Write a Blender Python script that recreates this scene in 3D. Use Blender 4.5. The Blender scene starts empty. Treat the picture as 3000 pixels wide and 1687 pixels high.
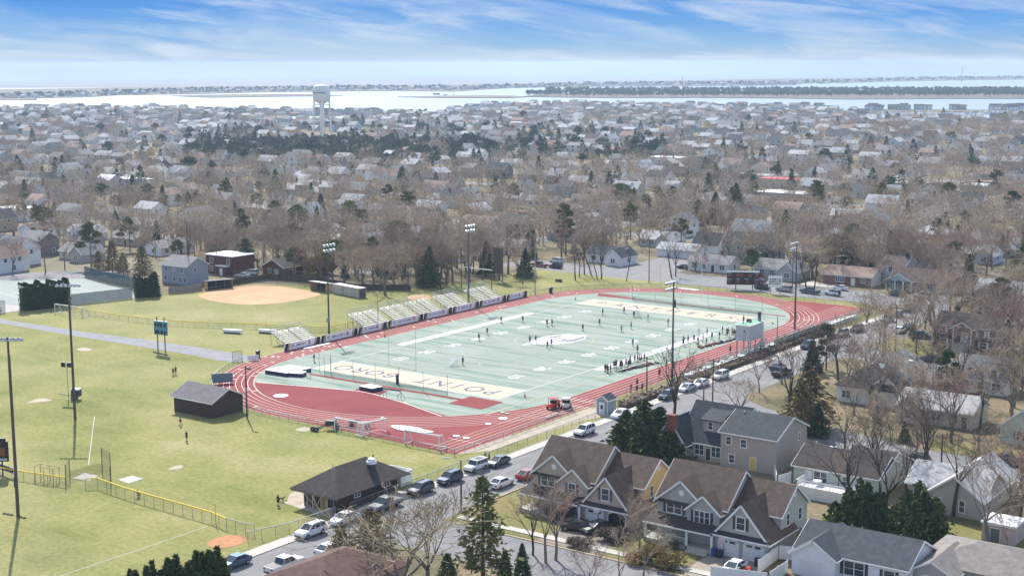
import bpy, math, random
import numpy as np
from mathutils import Vector, Matrix
random.seed(7); R_ = math.radians
S = bpy.context.scene; COL = S.collection
# ---------------------------------------------------------------- camera (solved from the football field's known size)
CAM = np.array([207.93981, -214.69662, 63.36708]); FPX = 4198.85765
def _rot(y, p, r):
    cy, sy, cp, sp, cr, sr = math.cos(y), math.sin(y), math.cos(p), math.sin(p), math.cos(r), math.sin(r)
    f = np.array([sy*cp, cy*cp, -sp]); rt = np.array([cy, -sy, 0.]); up = np.cross(rt, f)
    return rt*cr+up*sr, -rt*sr+up*cr, f
RT, UP, FW = _rot(-0.627890754, 0.155133494, -0.00298039922)
def G(x, y, z=0.):                      # photo pixel -> point of the ground
    d = FW*FPX+RT*(x-1500)+UP*(843.5-y); t = (z-CAM[2])/d[2]; q = CAM+d*t
    return float(q[0]), float(q[1])
_o = dict(zip('abcdefghijklmnop', [(x, y) for y in (200, 600, 940, 1265) for x in (0, 750, 1500, 2250)]))
def Q(r, x, y, z=0.): return G(_o[r][0]+x/3.4333, _o[r][1]+y/3.4333, z)
def QL(r, pts): return [Q(r, *p) for p in pts]
def PX(x, y, z=0.):                     # point -> photo pixel and distance
    d = np.array([x, y, z])-CAM; w = d@FW
    return 1500+FPX*(d@RT)/w, 843.5-FPX*(d@UP)/w, w
def HT(px, py, top):                    # height of a thing whose foot and top are at these photo rows
    x, y = G(px, py); d = FW*FPX+RT*(px-1500)+UP*(843.5-top); return CAM[2]+d[2]*math.hypot(x-CAM[0], y-CAM[1])/math.hypot(d[0], d[1])
cam = bpy.data.objects.new('camera', bpy.data.cameras.new('camera')); COL.objects.link(cam)
cam.data.sensor_width = 36; cam.data.lens = FPX/3000*36; cam.data.clip_start = 1; cam.data.clip_end = 30000
m = Matrix(((RT[0], UP[0], -FW[0], CAM[0]), (RT[1], UP[1], -FW[1], CAM[1]), (RT[2], UP[2], -FW[2], CAM[2]), (0, 0, 0, 1)))
cam.matrix_world = m; S.camera = cam
S.view_settings.view_transform = 'Standard'; S.view_settings.look = 'None'; S.view_settings.gamma = 1
S.view_settings.exposure = 1.2
S.cycles.use_denoising = True
S.cycles.max_bounces = 6; S.cycles.diffuse_bounces = 3; S.cycles.glossy_bounces = 2; S.cycles.transmission_bounces = 3; S.cycles.volume_bounces = 0
S.cycles.sample_clamp_indirect = 4

# ---------------------------------------------------------------- node helpers
def _nt(name):
    mt = bpy.data.materials.new(name); mt.use_nodes = True
    nt = mt.node_tree; b = nt.nodes['Principled BSDF']
    return mt, nt, b
def _n(nt, t, **k):
    n = nt.nodes.new(t)
    for a, v in k.items(): setattr(n, a, v)
    return n
def _mix(nt, fac, a, b, mode='MIX'):
    n = _n(nt, 'ShaderNodeMix', data_type='RGBA', blend_type=mode)
    for s, v in ((0, fac), (6, a), (7, b)):
        if hasattr(v, 'links') or hasattr(v, 'is_linked'): nt.links.new(v, n.inputs[s])
        elif s == 0: n.inputs[0].default_value = v
        else: n.inputs[s].default_value = (*v, 1) if len(v) == 3 else v
    return n.outputs[2]
def _noise(nt, vec, scale, detail=3, rough=.55, stretch=None, rot=0, dist=0.):
    if stretch:
        mp = _n(nt, 'ShaderNodeMapping'); mp.inputs['Scale'].default_value = stretch; mp.inputs['Rotation'].default_value = (0, 0, rot)
        nt.links.new(vec, mp.inputs[0]); vec = mp.outputs[0]
    n = _n(nt, 'ShaderNodeTexNoise'); n.inputs['Scale'].default_value = scale; n.inputs['Detail'].default_value = detail
    n.inputs['Roughness'].default_value = rough; n.inputs['Distortion'].default_value = dist
    nt.links.new(vec, n.inputs['Vector']); return n.outputs[0]
def _ramp(nt, fac, stops):
    r = _n(nt, 'ShaderNodeValToRGB'); nt.links.new(fac, r.inputs[0]); e = r.color_ramp.elements
    while len(e) > 1: e.remove(e[-1])
    e[0].position = stops[0][0]; e[0].color = (*stops[0][1], 1) if not isinstance(stops[0][1], (int, float)) else (stops[0][1],)*3+(1,)
    for p, c in stops[1:]:
        q = e.new(p); q.color = (*c, 1) if not isinstance(c, (int, float)) else (c, c, c, 1)
    return r.outputs[0]
def _pos(nt): return _n(nt, 'ShaderNodeNewGeometry').outputs['Position']
def _obj(nt): return _n(nt, 'ShaderNodeTexCoord').outputs['Object']
_mc = {}
def M(name, col, rough=.75, var=0., scale=2., metal=0., spec=.35, rnd=0., bump=0., stretch=None, coat=0.):
    if name in _mc: return _mc[name]
    mt, nt, b = _nt(name); _mc[name] = mt
    b.inputs['Roughness'].default_value = rough; b.inputs['Metallic'].default_value = metal
    b.inputs['Specular IOR Level'].default_value = spec; b.inputs['Coat Weight'].default_value = coat
    b.inputs['Base Color'].default_value = (*col, 1); mt.diffuse_color = (*col, 1)
    src = None
    if var:
        n = _noise(nt, _obj(nt), scale, 4, .6, stretch)
        src = _ramp(nt, n, [(.25, [c*(1-var) for c in col]), (.75, [min(1, c*(1+var)) for c in col])])
    if rnd:
        oi = _n(nt, 'ShaderNodeObjectInfo'); hs = _n(nt, 'ShaderNodeHueSaturation')
        mr = _n(nt, 'ShaderNodeMapRange'); mr.inputs[3].default_value = 1-rnd; mr.inputs[4].default_value = 1+rnd
        nt.links.new(oi.outputs['Random'], mr.inputs[0]); nt.links.new(mr.outputs[0], hs.inputs['Value'])
        mr2 = _n(nt, 'ShaderNodeMapRange'); mr2.inputs[3].default_value = .5-rnd*.06; mr2.inputs[4].default_value = .5+rnd*.06
        w = _n(nt, 'ShaderNodeMath', operation='FRACT'); w0 = _n(nt, 'ShaderNodeMath', operation='MULTIPLY'); w0.inputs[1].default_value = 37.7
        nt.links.new(oi.outputs['Random'], w0.inputs[0]); nt.links.new(w0.outputs[0], w.inputs[0]); nt.links.new(w.outputs[0], mr2.inputs[0]); nt.links.new(mr2.outputs[0], hs.inputs['Hue'])
        if src: nt.links.new(src, hs.inputs['Color'])
        else: hs.inputs['Color'].default_value = (*col, 1)
        src = hs.outputs[0]
    if src: nt.links.new(src, b.inputs['Base Color'])
    if bump:
        bp = _n(nt, 'ShaderNodeBump'); bp.inputs['Strength'].default_value = bump
        nt.links.new(_noise(nt, _obj(nt), scale*3, 3), bp.inputs['Height']); nt.links.new(bp.outputs[0], b.inputs['Normal'])
    return mt
def banded(name, col, axis, period, depth=.3, rough=.8, var=.15):
    """clapboard / shingle courses / planks: thin darker joints along one axis of the object"""
    if name in _mc: return _mc[name]
    mt, nt, b = _nt(name); _mc[name] = mt; b.inputs['Roughness'].default_value = rough; b.inputs['Specular IOR Level'].default_value = .25
    o = _obj(nt); sx = _n(nt, 'ShaderNodeSeparateXYZ'); nt.links.new(o, sx.inputs[0])
    md = _n(nt, 'ShaderNodeMath', operation='PINGPONG'); md.inputs[1].default_value = period/2; nt.links.new(sx.outputs[axis], md.inputs[0])
    dv = _n(nt, 'ShaderNodeMath', operation='DIVIDE'); dv.inputs[1].default_value = period/2; nt.links.new(md.outputs[0], dv.inputs[0])
    n = _noise(nt, o, 1.1, 5, .65)
    base = _ramp(nt, n, [(.25, [c*(1-var) for c in col]), (.75, [min(1, c*(1+var)) for c in col])])
    line = _ramp(nt, dv.outputs[0], [(0, 1-depth), (.25, 1), (1, 1)])
    nt.links.new(_mix(nt, 1., base, line, 'MULTIPLY'), b.inputs['Base Color'])
    return mt

# ---------------------------------------------------------------- sky, sun
SUN_AZ, SUN_EL = R_(-52.3), R_(42)      # azimuth from +Y towards +X
w = bpy.data.worlds.new('World'); S.world = w; w.use_nodes = True; nt = w.node_tree; bg = nt.nodes['Background']
sky = _n(nt, 'ShaderNodeTexSky', sky_type='NISHITA'); sky.sun_disc = False; sky.sun_elevation = SUN_EL; sky.sun_rotation = SUN_AZ % (2*math.pi)
sky.altitude = 50; sky.air_density = 1; sky.dust_density = .6; sky.ozone_density = 2
tc = _n(nt, 'ShaderNodeTexCoord'); sp = _n(nt, 'ShaderNodeSeparateXYZ'); nt.links.new(tc.outputs['Generated'], sp.inputs[0])
az = _n(nt, 'ShaderNodeMath', operation='ARCTAN2'); nt.links.new(sp.outputs[0], az.inputs[0]); nt.links.new(sp.outputs[1], az.inputs[1])
zz = sp.outputs[2]
def mrange(v, a, b, c=0., d=1.):
    n = _n(nt, 'ShaderNodeMapRange'); nt.links.new(v, n.inputs[0])
    for i, q in zip((1, 2, 3, 4), (a, b, c, d)): n.inputs[i].default_value = q
    return n.outputs[0]
# low sky: pale haze at the horizon, clear blue higher up
grad = _ramp(nt, mrange(zz, -.03, .09), [(0, (.27, .27, .29)), (.13, (.27, .27, .29)), (.26, (.205, .255, .32)), (.36, (.13, .225, .345)), (.46, (.085, .19, .355)), (.58, (.048, .15, .35)), (1, (.03, .10, .28))])
cv = _n(nt, 'ShaderNodeCombineXYZ')
m1 = _n(nt, 'ShaderNodeMath', operation='MULTIPLY'); m1.inputs[1].default_value = 9.; nt.links.new(az.outputs[0], m1.inputs[0])
m2 = _n(nt, 'ShaderNodeMath', operation='MULTIPLY'); m2.inputs[1].default_value = 62.; nt.links.new(zz, m2.inputs[0])
sk = _n(nt, 'ShaderNodeMath', operation='MULTIPLY_ADD'); sk.inputs[1].default_value = 6.5; nt.links.new(az.outputs[0], sk.inputs[0]); nt.links.new(m2.outputs[0], sk.inputs[2])
nt.links.new(m1.outputs[0], cv.inputs[0]); nt.links.new(sk.outputs[0], cv.inputs[1])
n1 = _noise(nt, cv.outputs[0], 1.15, 7, .55, None, 0, .9)
cl = _ramp(nt, n1, [(.50, 0.), (.80, .75)])
cirrus = _mix(nt, cl, grad, (.37, .39, .41))
n2 = _noise(nt, cv.outputs[0], .6, 6, .58, None, 0, .5)
soft = _ramp(nt, n2, [(.44, 0.), (.70, .55)])
low = _mix(nt, soft, cirrus, (.30, .345, .395))
hi = _mix(nt, 1., sky.outputs[0], (.15, .15, .15), 'MULTIPLY')
veil = _ramp(nt, _noise(nt, tc.outputs['Generated'], 2.2, 5, .6, (1, 1, 2.5)), [(.3, .25), (.7, .65)]); hi = _mix(nt, veil, hi, (.235, .235, .232))  # pale cloud veil added to the unseen high sky to lift and whiten the fill
both = _mix(nt, mrange(zz, .08, .22), low, hi)
nt.links.new(both, bg.inputs[0]); bg.inputs[1].default_value = 1.0
sun = bpy.data.objects.new('sun', bpy.data.lights.new('sun', 'SUN')); COL.objects.link(sun)
sun.data.energy = 3.0; sun.data.angle = R_(.5); sun.data.color = (1, .955, .88)
SV = Vector((math.sin(SUN_AZ)*math.cos(SUN_EL), math.cos(SUN_AZ)*math.cos(SUN_EL), math.sin(SUN_EL)))
sun.rotation_euler = SV.to_track_quat('Z', 'Y').to_euler(); sun.location = (0, 0, 120)

# ---------------------------------------------------------------- mesh builder
class MB:
    def __init__(s): s.v = []; s.f = []; s.m = []
    def face(s, pts, m=0):
        b = len(s.v); s.v += [tuple(p) for p in pts]; s.f.append(tuple(range(b, b+len(pts)))); s.m.append(m)
    def box(s, x0, y0, z0, x1, y1, z1, m=0):
        b = len(s.v); s.v += [(x0, y0, z0), (x1, y0, z0), (x1, y1, z0), (x0, y1, z0), (x0, y0, z1), (x1, y0, z1), (x1, y1, z1), (x0, y1, z1)]
        for q in ((3, 2, 1, 0), (4, 5, 6, 7), (0, 1, 5, 4), (1, 2, 6, 5), (2, 3, 7, 6), (3, 0, 4, 7)): s.f.append(tuple(b+i for i in q)); s.m.append(m)
        return s
    def beam(s, p0, p1, w, h, m=0):      # square bar from p0 to p1
        a = Vector(p0); d = Vector(p1)-a; L = d.length; d.normalize()
        u = d.cross(Vector((0, 0, 1))); u = u.normalized() if u.length > 1e-4 else Vector((1, 0, 0)); v = u.cross(d).normalized()
        b = len(s.v)
        for t in (0, L):
            for i, j in ((-1, -1), (1, -1), (1, 1), (-1, 1)): s.v.append(tuple(a+d*t+u*i*w/2+v*j*h/2))
        for q in ((3, 2, 1, 0), (4, 5, 6, 7), (0, 1, 5, 4), (1, 2, 6, 5), (2, 3, 7, 6), (3, 0, 4, 7)): s.f.append(tuple(b+i for i in q)); s.m.append(m)
        return s
    def tube(s, p0, p1, r0, r1=None, n=6, m=0):
        r1 = r0 if r1 is None else r1; a = Vector(p0); d = Vector(p1)-a; L = d.length
        if L < 1e-6: return s
        d /= L; u = d.cross(Vector((0, 0, 1))); u = u.normalized() if u.length > 1e-3 else Vector((1, 0, 0)); v = d.cross(u)
        b = len(s.v)
        for t, r in ((0, r0), (L, r1)):
            for i in range(n):
                an = 2*math.pi*i/n; s.v.append(tuple(a+d*t+(u*math.cos(an)+v*math.sin(an))*r))
        for i in range(n):
            j = (i+1) % n; s.f.append((b+i, b+j, b+n+j, b+n+i)); s.m.append(m)
        s.f.append(tuple(b+n-1-i for i in range(n))); s.m.append(m); s.f.append(tuple(b+n+i for i in range(n))); s.m.append(m)
        return s
    def path(s, pts, r, n=5, m=0):
        for a, b in zip(pts, pts[1:]): s.tube(a, b, r, r, n, m)
        return s
    def lathe(s, prof, c=(0, 0, 0), n=12, m=0):
        b = len(s.v)
        for r, z in prof:
            for i in range(n):
                an = 2*math.pi*i/n; s.v.append((c[0]+r*math.cos(an), c[1]+r*math.sin(an), c[2]+z))
        for k in range(len(prof)-1):
            for i in range(n):
                j = (i+1) % n; s.f.append((b+k*n+i, b+k*n+j, b+(k+1)*n+j, b+(k+1)*n+i)); s.m.append(m)
        s.f.append(tuple(b+n-1-i for i in range(n))); s.m.append(m); e = b+(len(prof)-1)*n
        s.f.append(tuple(e+i for i in range(n))); s.m.append(m); return s
    def prism(s, poly, z0, z1, m=0):
        a = sum(p[0]*q[1]-q[0]*p[1] for p, q in zip(poly, poly[1:]+poly[:1]))
        if a < 0: poly = poly[::-1]
        n = len(poly); b = len(s.v)
        s.v += [(p[0], p[1], z0) for p in poly]+[(p[0], p[1], z1) for p in poly]
        for i in range(n):
            j = (i+1) % n; s.f.append((b+i, b+j, b+n+j, b+n+i)); s.m.append(m)
        s.f.append(tuple(b+n-1-i for i in range(n))); s.m.append(m); s.f.append(tuple(b+n+i for i in range(n))); s.m.append(m); return s
    def sheet(s, poly, z, m=0):
        a = sum(p[0]*q[1]-q[0]*p[1] for p, q in zip(poly, poly[1:]+poly[:1]))
        s.face([(p[0], p[1], z) for p in (poly if a > 0 else poly[::-1])], m); return s
    def strip(s, pts, wd, z, m=0, closed=False):   # flat line of width wd along a polyline
        P = [Vector((p[0], p[1])) for p in pts]; n = len(P); L = []
        for i in range(n):
            a = P[i-1] if (i or closed) else P[i]; c = P[(i+1) % n] if (i < n-1 or closed) else P[i]
            d = (c-a).normalized(); L.append((P[i]+Vector((-d.y, d.x))*wd/2, P[i]-Vector((-d.y, d.x))*wd/2))
        for i in range(n if closed else n-1):
            j = (i+1) % n; s.face([(*L[i][1], z), (*L[j][1], z), (*L[j][0], z), (*L[i][0], z)], m)
        return s
    def build(s, name, mats, parent=None, loc=(0, 0, 0), rz=0., smooth=False, world=False, kind=None):
        me = bpy.data.meshes.new(name); v = s.v
        if world and parent is not None:
            L = parent.location; v = [(p[0]-L[0], p[1]-L[1], p[2]-L[2]) for p in v]
        me.from_pydata(v, [], s.f)
        for mt in (mats if isinstance(mats, (list, tuple)) else [mats]): me.materials.append(mt)
        if any(s.m): me.polygons.foreach_set('material_index', s.m)
        if smooth: me.polygons.foreach_set('use_smooth', [True]*len(s.f))
        me.update(); o = bpy.data.objects.new(name, me); COL.objects.link(o)
        o.location = loc; o.rotation_euler = (0, 0, rz)
        if parent is not None: o.parent = parent; reg(parent, o)
        if kind: o['kind'] = kind
        return o
def tag(o, label, cat, group=None, kind=None):
    o['label'] = label; o['category'] = cat
    if group: o['group'] = group
    if kind: o['kind'] = kind
    return o
def thing(name, label, cat, loc=(0, 0, 0), rz=0., group=None):
    o = bpy.data.objects.new(name, None); COL.objects.link(o); o.empty_display_size = .5
    o.location = loc; o.rotation_euler = (0, 0, rz); return tag(o, label, cat, group)
CH = {}
def reg(p, o): CH.setdefault(p.name, []).append(o)
def dup(o, loc=None, rz=None, label=None, group=None, parent=None, scale=None):
    c = o.copy(); COL.objects.link(c)
    if parent is not None: c.parent = parent; reg(parent, c)
    if loc is not None: c.location = loc
    if rz is not None: c.rotation_euler = (0, 0, rz)
    if scale is not None: c.scale = scale if hasattr(scale, '__len__') else (scale,)*3
    if label: c['label'] = label
    if group: c['group'] = group
    for ch in CH.get(o.name, ()): dup(ch, parent=c)
    return c
def omat(o, mt, i=0):
    sl = o.material_slots[i]; sl.link = 'OBJECT'; sl.material = mt
def textmesh(txt, size, bold=.02):
    cu = bpy.data.curves.new('lettering', 'FONT'); cu.body = txt; cu.size = size; cu.align_x = 'CENTER'; cu.align_y = 'CENTER'; cu.offset = bold
    o = bpy.data.objects.new('lettering', cu); COL.objects.link(o); dg = bpy.context.evaluated_depsgraph_get(); dg.update()
    e = o.evaluated_get(dg); me = e.to_mesh(); vs = [tuple(v.co) for v in me.vertices]; fs = [tuple(p.vertices) for p in me.polygons]
    e.to_mesh_clear(); bpy.data.objects.remove(o); bpy.data.curves.remove(cu); return vs, fs
def put_text(mb, txt, size, fn, m=0, bold=.02):
    vs, fs = textmesh(txt, size, bold); b = len(mb.v); mb.v += [fn(*v) for v in vs]
    for f in fs: mb.f.append(tuple(b+i for i in f)); mb.m.append(m)
def npmesh(name, V, F, mats, mi=None, parent=None, smooth=False):
    """V (n,3); F (k,4) or (k,3) ints"""
    me = bpy.data.meshes.new(name); k, c = F.shape
    me.vertices.add(len(V)); me.vertices.foreach_set('co', np.ascontiguousarray(V, np.float32).ravel())
    me.loops.add(k*c); me.loops.foreach_set('vertex_index', np.ascontiguousarray(F, np.int32).ravel())
    me.polygons.add(k); me.polygons.foreach_set('loop_start', np.arange(0, k*c, c, dtype=np.int32))
    for mt in (mats if isinstance(mats, (list, tuple)) else [mats]): me.materials.append(mt)
    if mi is not None: me.polygons.foreach_set('material_index', np.asarray(mi, np.int32))
    me.update(calc_edges=True); me.validate()
    o = bpy.data.objects.new(name, me); COL.objects.link(o)
    if parent is not None: o.parent = parent; reg(parent, o)
    return o
# ================================================================ SETTING
def ground_mat(name, cols, scales, rough=.95, streak=None):
    mt, nt, b = _nt(name); p = _pos(nt); b.inputs['Roughness'].default_value = rough; b.inputs['Specular IOR Level'].default_value = .15
    n = _noise(nt, p, scales[0], 5, .6); c = _ramp(nt, n, [(.30, cols[0]), (.47, cols[1]), (.58, cols[2]), (.72, cols[3])])
    n2 = _noise(nt, p, scales[1], 5, .65, streak, .5); c = _mix(nt, _ramp(nt, n2, [(.40, 0.), (.66, .62)]), c, cols[2])
    c = _mix(nt, _ramp(nt, _noise(nt, p, scales[0]*.42, 4, .6, (.7, 1.2, 1)), [(.46, 0.), (.66, .45)]), c, cols[3]); n3 = _noise(nt, p, scales[2], 4, .7); c = _mix(nt, 1., c, _ramp(nt, n3, [(.25, .66), (.75, 1.3)]), 'MULTIPLY')
    nt.links.new(c, b.inputs['Base Color']); return mt
lawn_m = ground_mat('lawn_grass', [(.135, .155, .038), (.20, .207, .060), (.27, .252, .092), (.36, .315, .165)], (.045, .16, 1.3), streak=(.35, 1.3, 1))
land_m = ground_mat('suburb_ground', [(.07, .075, .03), (.15, .13, .07), (.22, .17, .10), (.27, .24, .18)], (.05, .13, .9))
yard_m = ground_mat('yard_grass', [(.11, .14, .035), (.16, .17, .05), (.24, .20, .09), (.26, .19, .09)], (.09, .3, 1.6))
asph_m = M('asphalt', (.195, .192, .195), .9, .24, .35, stretch=(1.6, .5, 1))
asph_d = M('asphalt_dark', (.12, .12, .125), .9, .18, .3)
conc_m = M('concrete', (.46, .43, .385), .85, .12, .8)
white_l = M('line_paint', (.60, .60, .58), .9, .06, .4)
# turf with long wind-streaks across the field
tm, nt, b = _nt('turf'); p = _pos(nt); b.inputs['Roughness'].default_value = .95; b.inputs['Specular IOR Level'].default_value = .1
c = _ramp(nt, _noise(nt, p, .035, 3), [(.3, (.265, .315, .27)), (.7, (.335, .375, .33))])
c = _mix(nt, _ramp(nt, _noise(nt, p, .22, 4, .6, (.22, 1.5, 1), .12), [(.46, 0.), (.66, .9)]), c, (.155, .235, .17))
c = _mix(nt, 1., c, _ramp(nt, _noise(nt, p, 2.5, 3, .6), [(.2, .9), (.8, 1.1)]), 'MULTIPLY'); nt.links.new(c, b.inputs['Base Color'])
def track_mat(name, c0, c1):
    mt, nt, b = _nt(name); p = _pos(nt); b.inputs['Roughness'].default_value = .9; b.inputs['Specular IOR Level'].default_value = .15
    c = _ramp(nt, _noise(nt, p, .12, 5, .65), [(.3, c0), (.7, c1)])
    c = _mix(nt, 1., c, _ramp(nt, _noise(nt, p, 3., 3, .6), [(.2, .92), (.8, 1.08)]), 'MULTIPLY'); nt.links.new(c, b.inputs['Base Color']); return mt
track_m = track_mat('track_rubber', (.22, .046, .045), (.275, .068, .064)); dzone_m = track_mat('track_rubber_fresh', (.195, .035, .038), (.25, .055, .055))
# water: rippled, reflects the bright low sky
wm, nt, b = _nt('water'); b.inputs['Base Color'].default_value = (.30, .36, .40, 1); b.inputs['Roughness'].default_value = .32; b.inputs['IOR'].default_value = 1.33
b.inputs['Specular IOR Level'].default_value = .5
bp = _n(nt, 'ShaderNodeBump'); bp.inputs['Strength'].default_value = .25; bp.inputs['Distance'].default_value = .6
nt.links.new(_noise(nt, _pos(nt), .08, 3, .6, (1, .3, 1), .6), bp.inputs['Height']); nt.links.new(bp.outputs[0], b.inputs['Normal'])
marsh_m = M('marsh', (.15, .115, .085), .95, .3, .02)

def struct(name, mb, mt, **k): return mb.build(name, mt, kind='structure', **k)
shore = [(-500, 318), (0, 318), (300, 318), (500, 318), (700, 322), (750, 327), (1000, 330), (1130, 331), (1250, 334), (1420, 331), (1490, 327), (1470, 324), (1340, 323),
         (1290, 321), (1360, 315), (1450, 309), (1550, 306), (1800, 308), (2000, 309), (2250, 312), (2400, 318), (2530, 331), (2545, 345), (2700, 347), (3000, 345), (3300, 345)]
sp_ = [G(*q) for q in shore]
land = [(-2700, 300), (-900, -480), (700, -480), (900, 1900)]+sp_[::-1]
struct('ground', MB().prism(land, -1.2, 0.), land_m)
bay_m = wm
struct('water', MB().sheet([(-3600, 0), (1500, 200), (1900, 3500)]+[G(*q) for q in [(3500, 219.5), (2690, 226), (2300, 230), (1700, 241), (1330, 249), (750, 253), (350, 256), (-300, 260)]], -.9), wm)
struct('lagoon_water', MB().sheet([G(*q) for q in [(735, 344), (860, 355), (1010, 353), (1125, 344), (1060, 340), (900, 342)]], .05), wm)
for nm, px, mt in (('marsh_island', [(495, 281), (600, 278), (800, 276.5), (905, 276.5), (1005, 279.5), (900, 282), (800, 283), (620, 286)], marsh_m),
               ('marsh_island', [(1165, 284), (1300, 281), (1420, 280), (1500, 281), (1545, 284), (1500, 287), (1300, 286.5)], marsh_m),
               ('wooded_island', [(1530, 283), (1650, 285), (1800, 287), (2030, 286), (2250, 287.5), (2500, 291), (2800, 289), (3000, 289), (3400, 289), (3400, 258), (2800, 262), (2250, 268), (1800, 272), (1600, 275)], marsh_m),
               ('barrier_island', [(-200, 294), (0, 293), (108, 293), (108, 287.5), (262, 284.5), (350, 278.5), (550, 276), (750, 270.5), (1000, 267.5), (1150, 266), (1330, 268), (1500, 257), (1700, 254.5), (2050, 252), (2330, 250), (2340, 243.5), (2500, 242), (2690, 237), (3000, 233), (3400, 231),
                                   (3400, 222), (2690, 227), (2300, 231), (1700, 242), (1330, 250), (750, 254), (350, 257), (0, 262), (-200, 262)], marsh_m),
               ('marina_spit', [(2525, 320), (2700, 321), (3000, 322), (3300, 322), (3300, 328), (2525, 328)], land_m)):
    struct(nm, MB().prism([G(*q) for q in px], -1.2, .1), mt)
# school grounds
lawn = [(-104.5, 40), (-113, 4), (-160, -2), (-160, -180), (160, -180), (73.3, -125), (73.3, 3), (67, 16), (67, 148), (-46, 148), (-46, 116), (-58, 88), (-98, 77), (-97, 58)]
struct('lawn', MB().sheet(lawn, .02), lawn_m)
# roads: main street, side streets (kerbs are real steps made by the pavements)
struct('road', MB().sheet([(75.4, -260), (85.8, -260), (85.8, 420), (75.4, 420)], .03), asph_m)
struct('road', MB().sheet([(85.8, -75), (290, -75), (290, -63.6), (85.8, -63.6)], .034), asph_m)
struct('road', MB().sheet([(85.8, 23), (88, 14.5), (97, 12.2), (119, 2.3), (300, 2.3), (300, 12), (125, 12), (100, 20), (92, 24), (85.8, 29)], .034), asph_m)
struct('road', MB().sheet([(85.8, 75), (300, 75), (300, 86), (92, 86), (85.8, 94)], .034), asph_m)
struct('road', MB().sheet([(-62, 148.5), (75.4, 145), (75.4, 164), (20, 166), (-62, 166)], .034), asph_m)
struct('road', MB().sheet([(-27, 166), (-6, 166), (-10, 200), (-22, 330), (-34, 330), (-28, 200)], .032), asph_m)
struct('road', MB().sheet([(-230, 25), (-164, 38), (-140, 62), (-148, 76), (-172, 52), (-230, 40)], .034), asph_m)
for k, y in enumerate((240, 316, 394, 470, 548, 640, 740)):
    struct('road', MB().sheet([(-700, y), (160, y), (160, y+9), (-700, y+9)], .03), asph_m)
for k, x in enumerate((-90, -210, -340, -480)):
    struct('road', MB().sheet([(x, 100-x*.1), (x+9, 100-x*.1), (x-20+9, 900), (x-20, 900)], .026), asph_m)
sw = MB()
for q in ([(73.2, -180), (75.4, -180), (75.4, 141), (77.5, 146.5), (75.6, 148.4), (73.2, 143)],):
    sw.prism(q, 0, .13)
struct('pavement', sw, conc_m)
sw = MB(); sw.prism([(87, -61.6), (87, -60.2), (290, -60.2), (290, -61.6)], 0, .12); struct('pavement', sw, conc_m)
kb = MB(); kb.prism([(85.8, -58), (86.1, -58), (86.1, 14), (85.8, 14)], 0, .14); kb.prism([(88, -63.6), (290, -63.6), (290, -63.3), (88, -63.3)], 0, .14)
kb.prism([(88, 14.4), (97, 12.1), (119, 2.2), (300, 2.2), (300, 1.9), (119, 1.9), (97, 11.8), (88, 14.1)], 0, .14)
kb.prism([(92, 86), (300, 86), (300, 86.3), (92, 86.3)], 0, .14); kb.prism([(85.8, 94.3), (86.1, 94.3), (86.1, 420), (85.8, 420)], 0, .14)
struct('kerb', kb, M('kerb_stone', (.42, .34, .22), .9, .25, .6))
# yards of the houses south-east of the field
for nm, poly in (('front_yard', [(86.3, -62.6), (101, -62.6), (101, -44), (86.3, -44)]), ('front_yard', [(111.6, -62.6), (123, -62.6), (122.2, -53), (111.6, -50)]),
                 ('back_yard', [(131.5, -48), (160, -40), (160, -22), (128, -24)]), ('front_yard', [(87, 87.2), (104, 87.2), (98, 97), (94, 104), (90, 111), (87, 111)]),
                 ('front_yard', [(127, 13), (150, 13), (150, 22), (127, 20)]), ('front_yard', [(67, 104), (73.2, 104), (73.2, 141), (69, 139)]), ('front_yard', [(20, 167), (33, 167), (33, 172), (20, 172)]), ('front_yard', [(-196, 38), (-178, 48), (-168, 56), (-172, 60), (-196, 52)])):
    struct(nm, MB().sheet(poly, .016), yard_m)
struct('driveway', MB().sheet([(101.5, -62.7), (110.8, -62.7), (110.4, -52), (102.5, -52)], .022), M('drive_pavers', (.24, .20, .165), .9, .2, 1.5))
struct('driveway', MB().sheet([(123.4, -62.7), (131.6, -62.7), (131.2, -53), (123.2, -53)], .022), M('drive_stone', (.30, .255, .20), .9, .15, 1.5))
struct('driveway', MB().sheet([(113, -72), (124, -72), (128, -84), (110, -84)], .04), conc_m)
struct('driveway', MB().sheet([(86, 104), (97.5, 103), (97.5, 109), (86, 110)], .022), asph_d)
struct('driveway', MB().sheet([(34, 166.2), (44, 166.2), (44, 173), (34, 173)], .022), conc_m)
struct('footpath', MB().sheet(QL('j', [(2180, 1245), (1960, 1340)])+QL('k', [(0, 1240), (520, 930), (880, 830), (880, 905), (560, 990), (0, 1310)])[0:0]+[(66.6, -34.8), (69.6, -30), (70.4, -6), (72.8, 1.2), (72.8, 6), (66.7, 5), (66.7, -20)], .035), M('dirt_path', (.40, .345, .265), .95, .2, .5))
struct('path', MB().sheet([(-170, -2.6), (-101, -5.6), (-72.6, -5.8), (-52.6, -5.2), (-32.6, -5.0), (-22.4, -5.7), (-17, -4), (-16.8, .5), (-24.4, 2.1), (-47.4, 1.4), (-78, -1.0), (-105, -2.0), (-170, 1.5)], .04), M('path_asphalt', (.235, .235, .245), .9, .18, .4))
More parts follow.
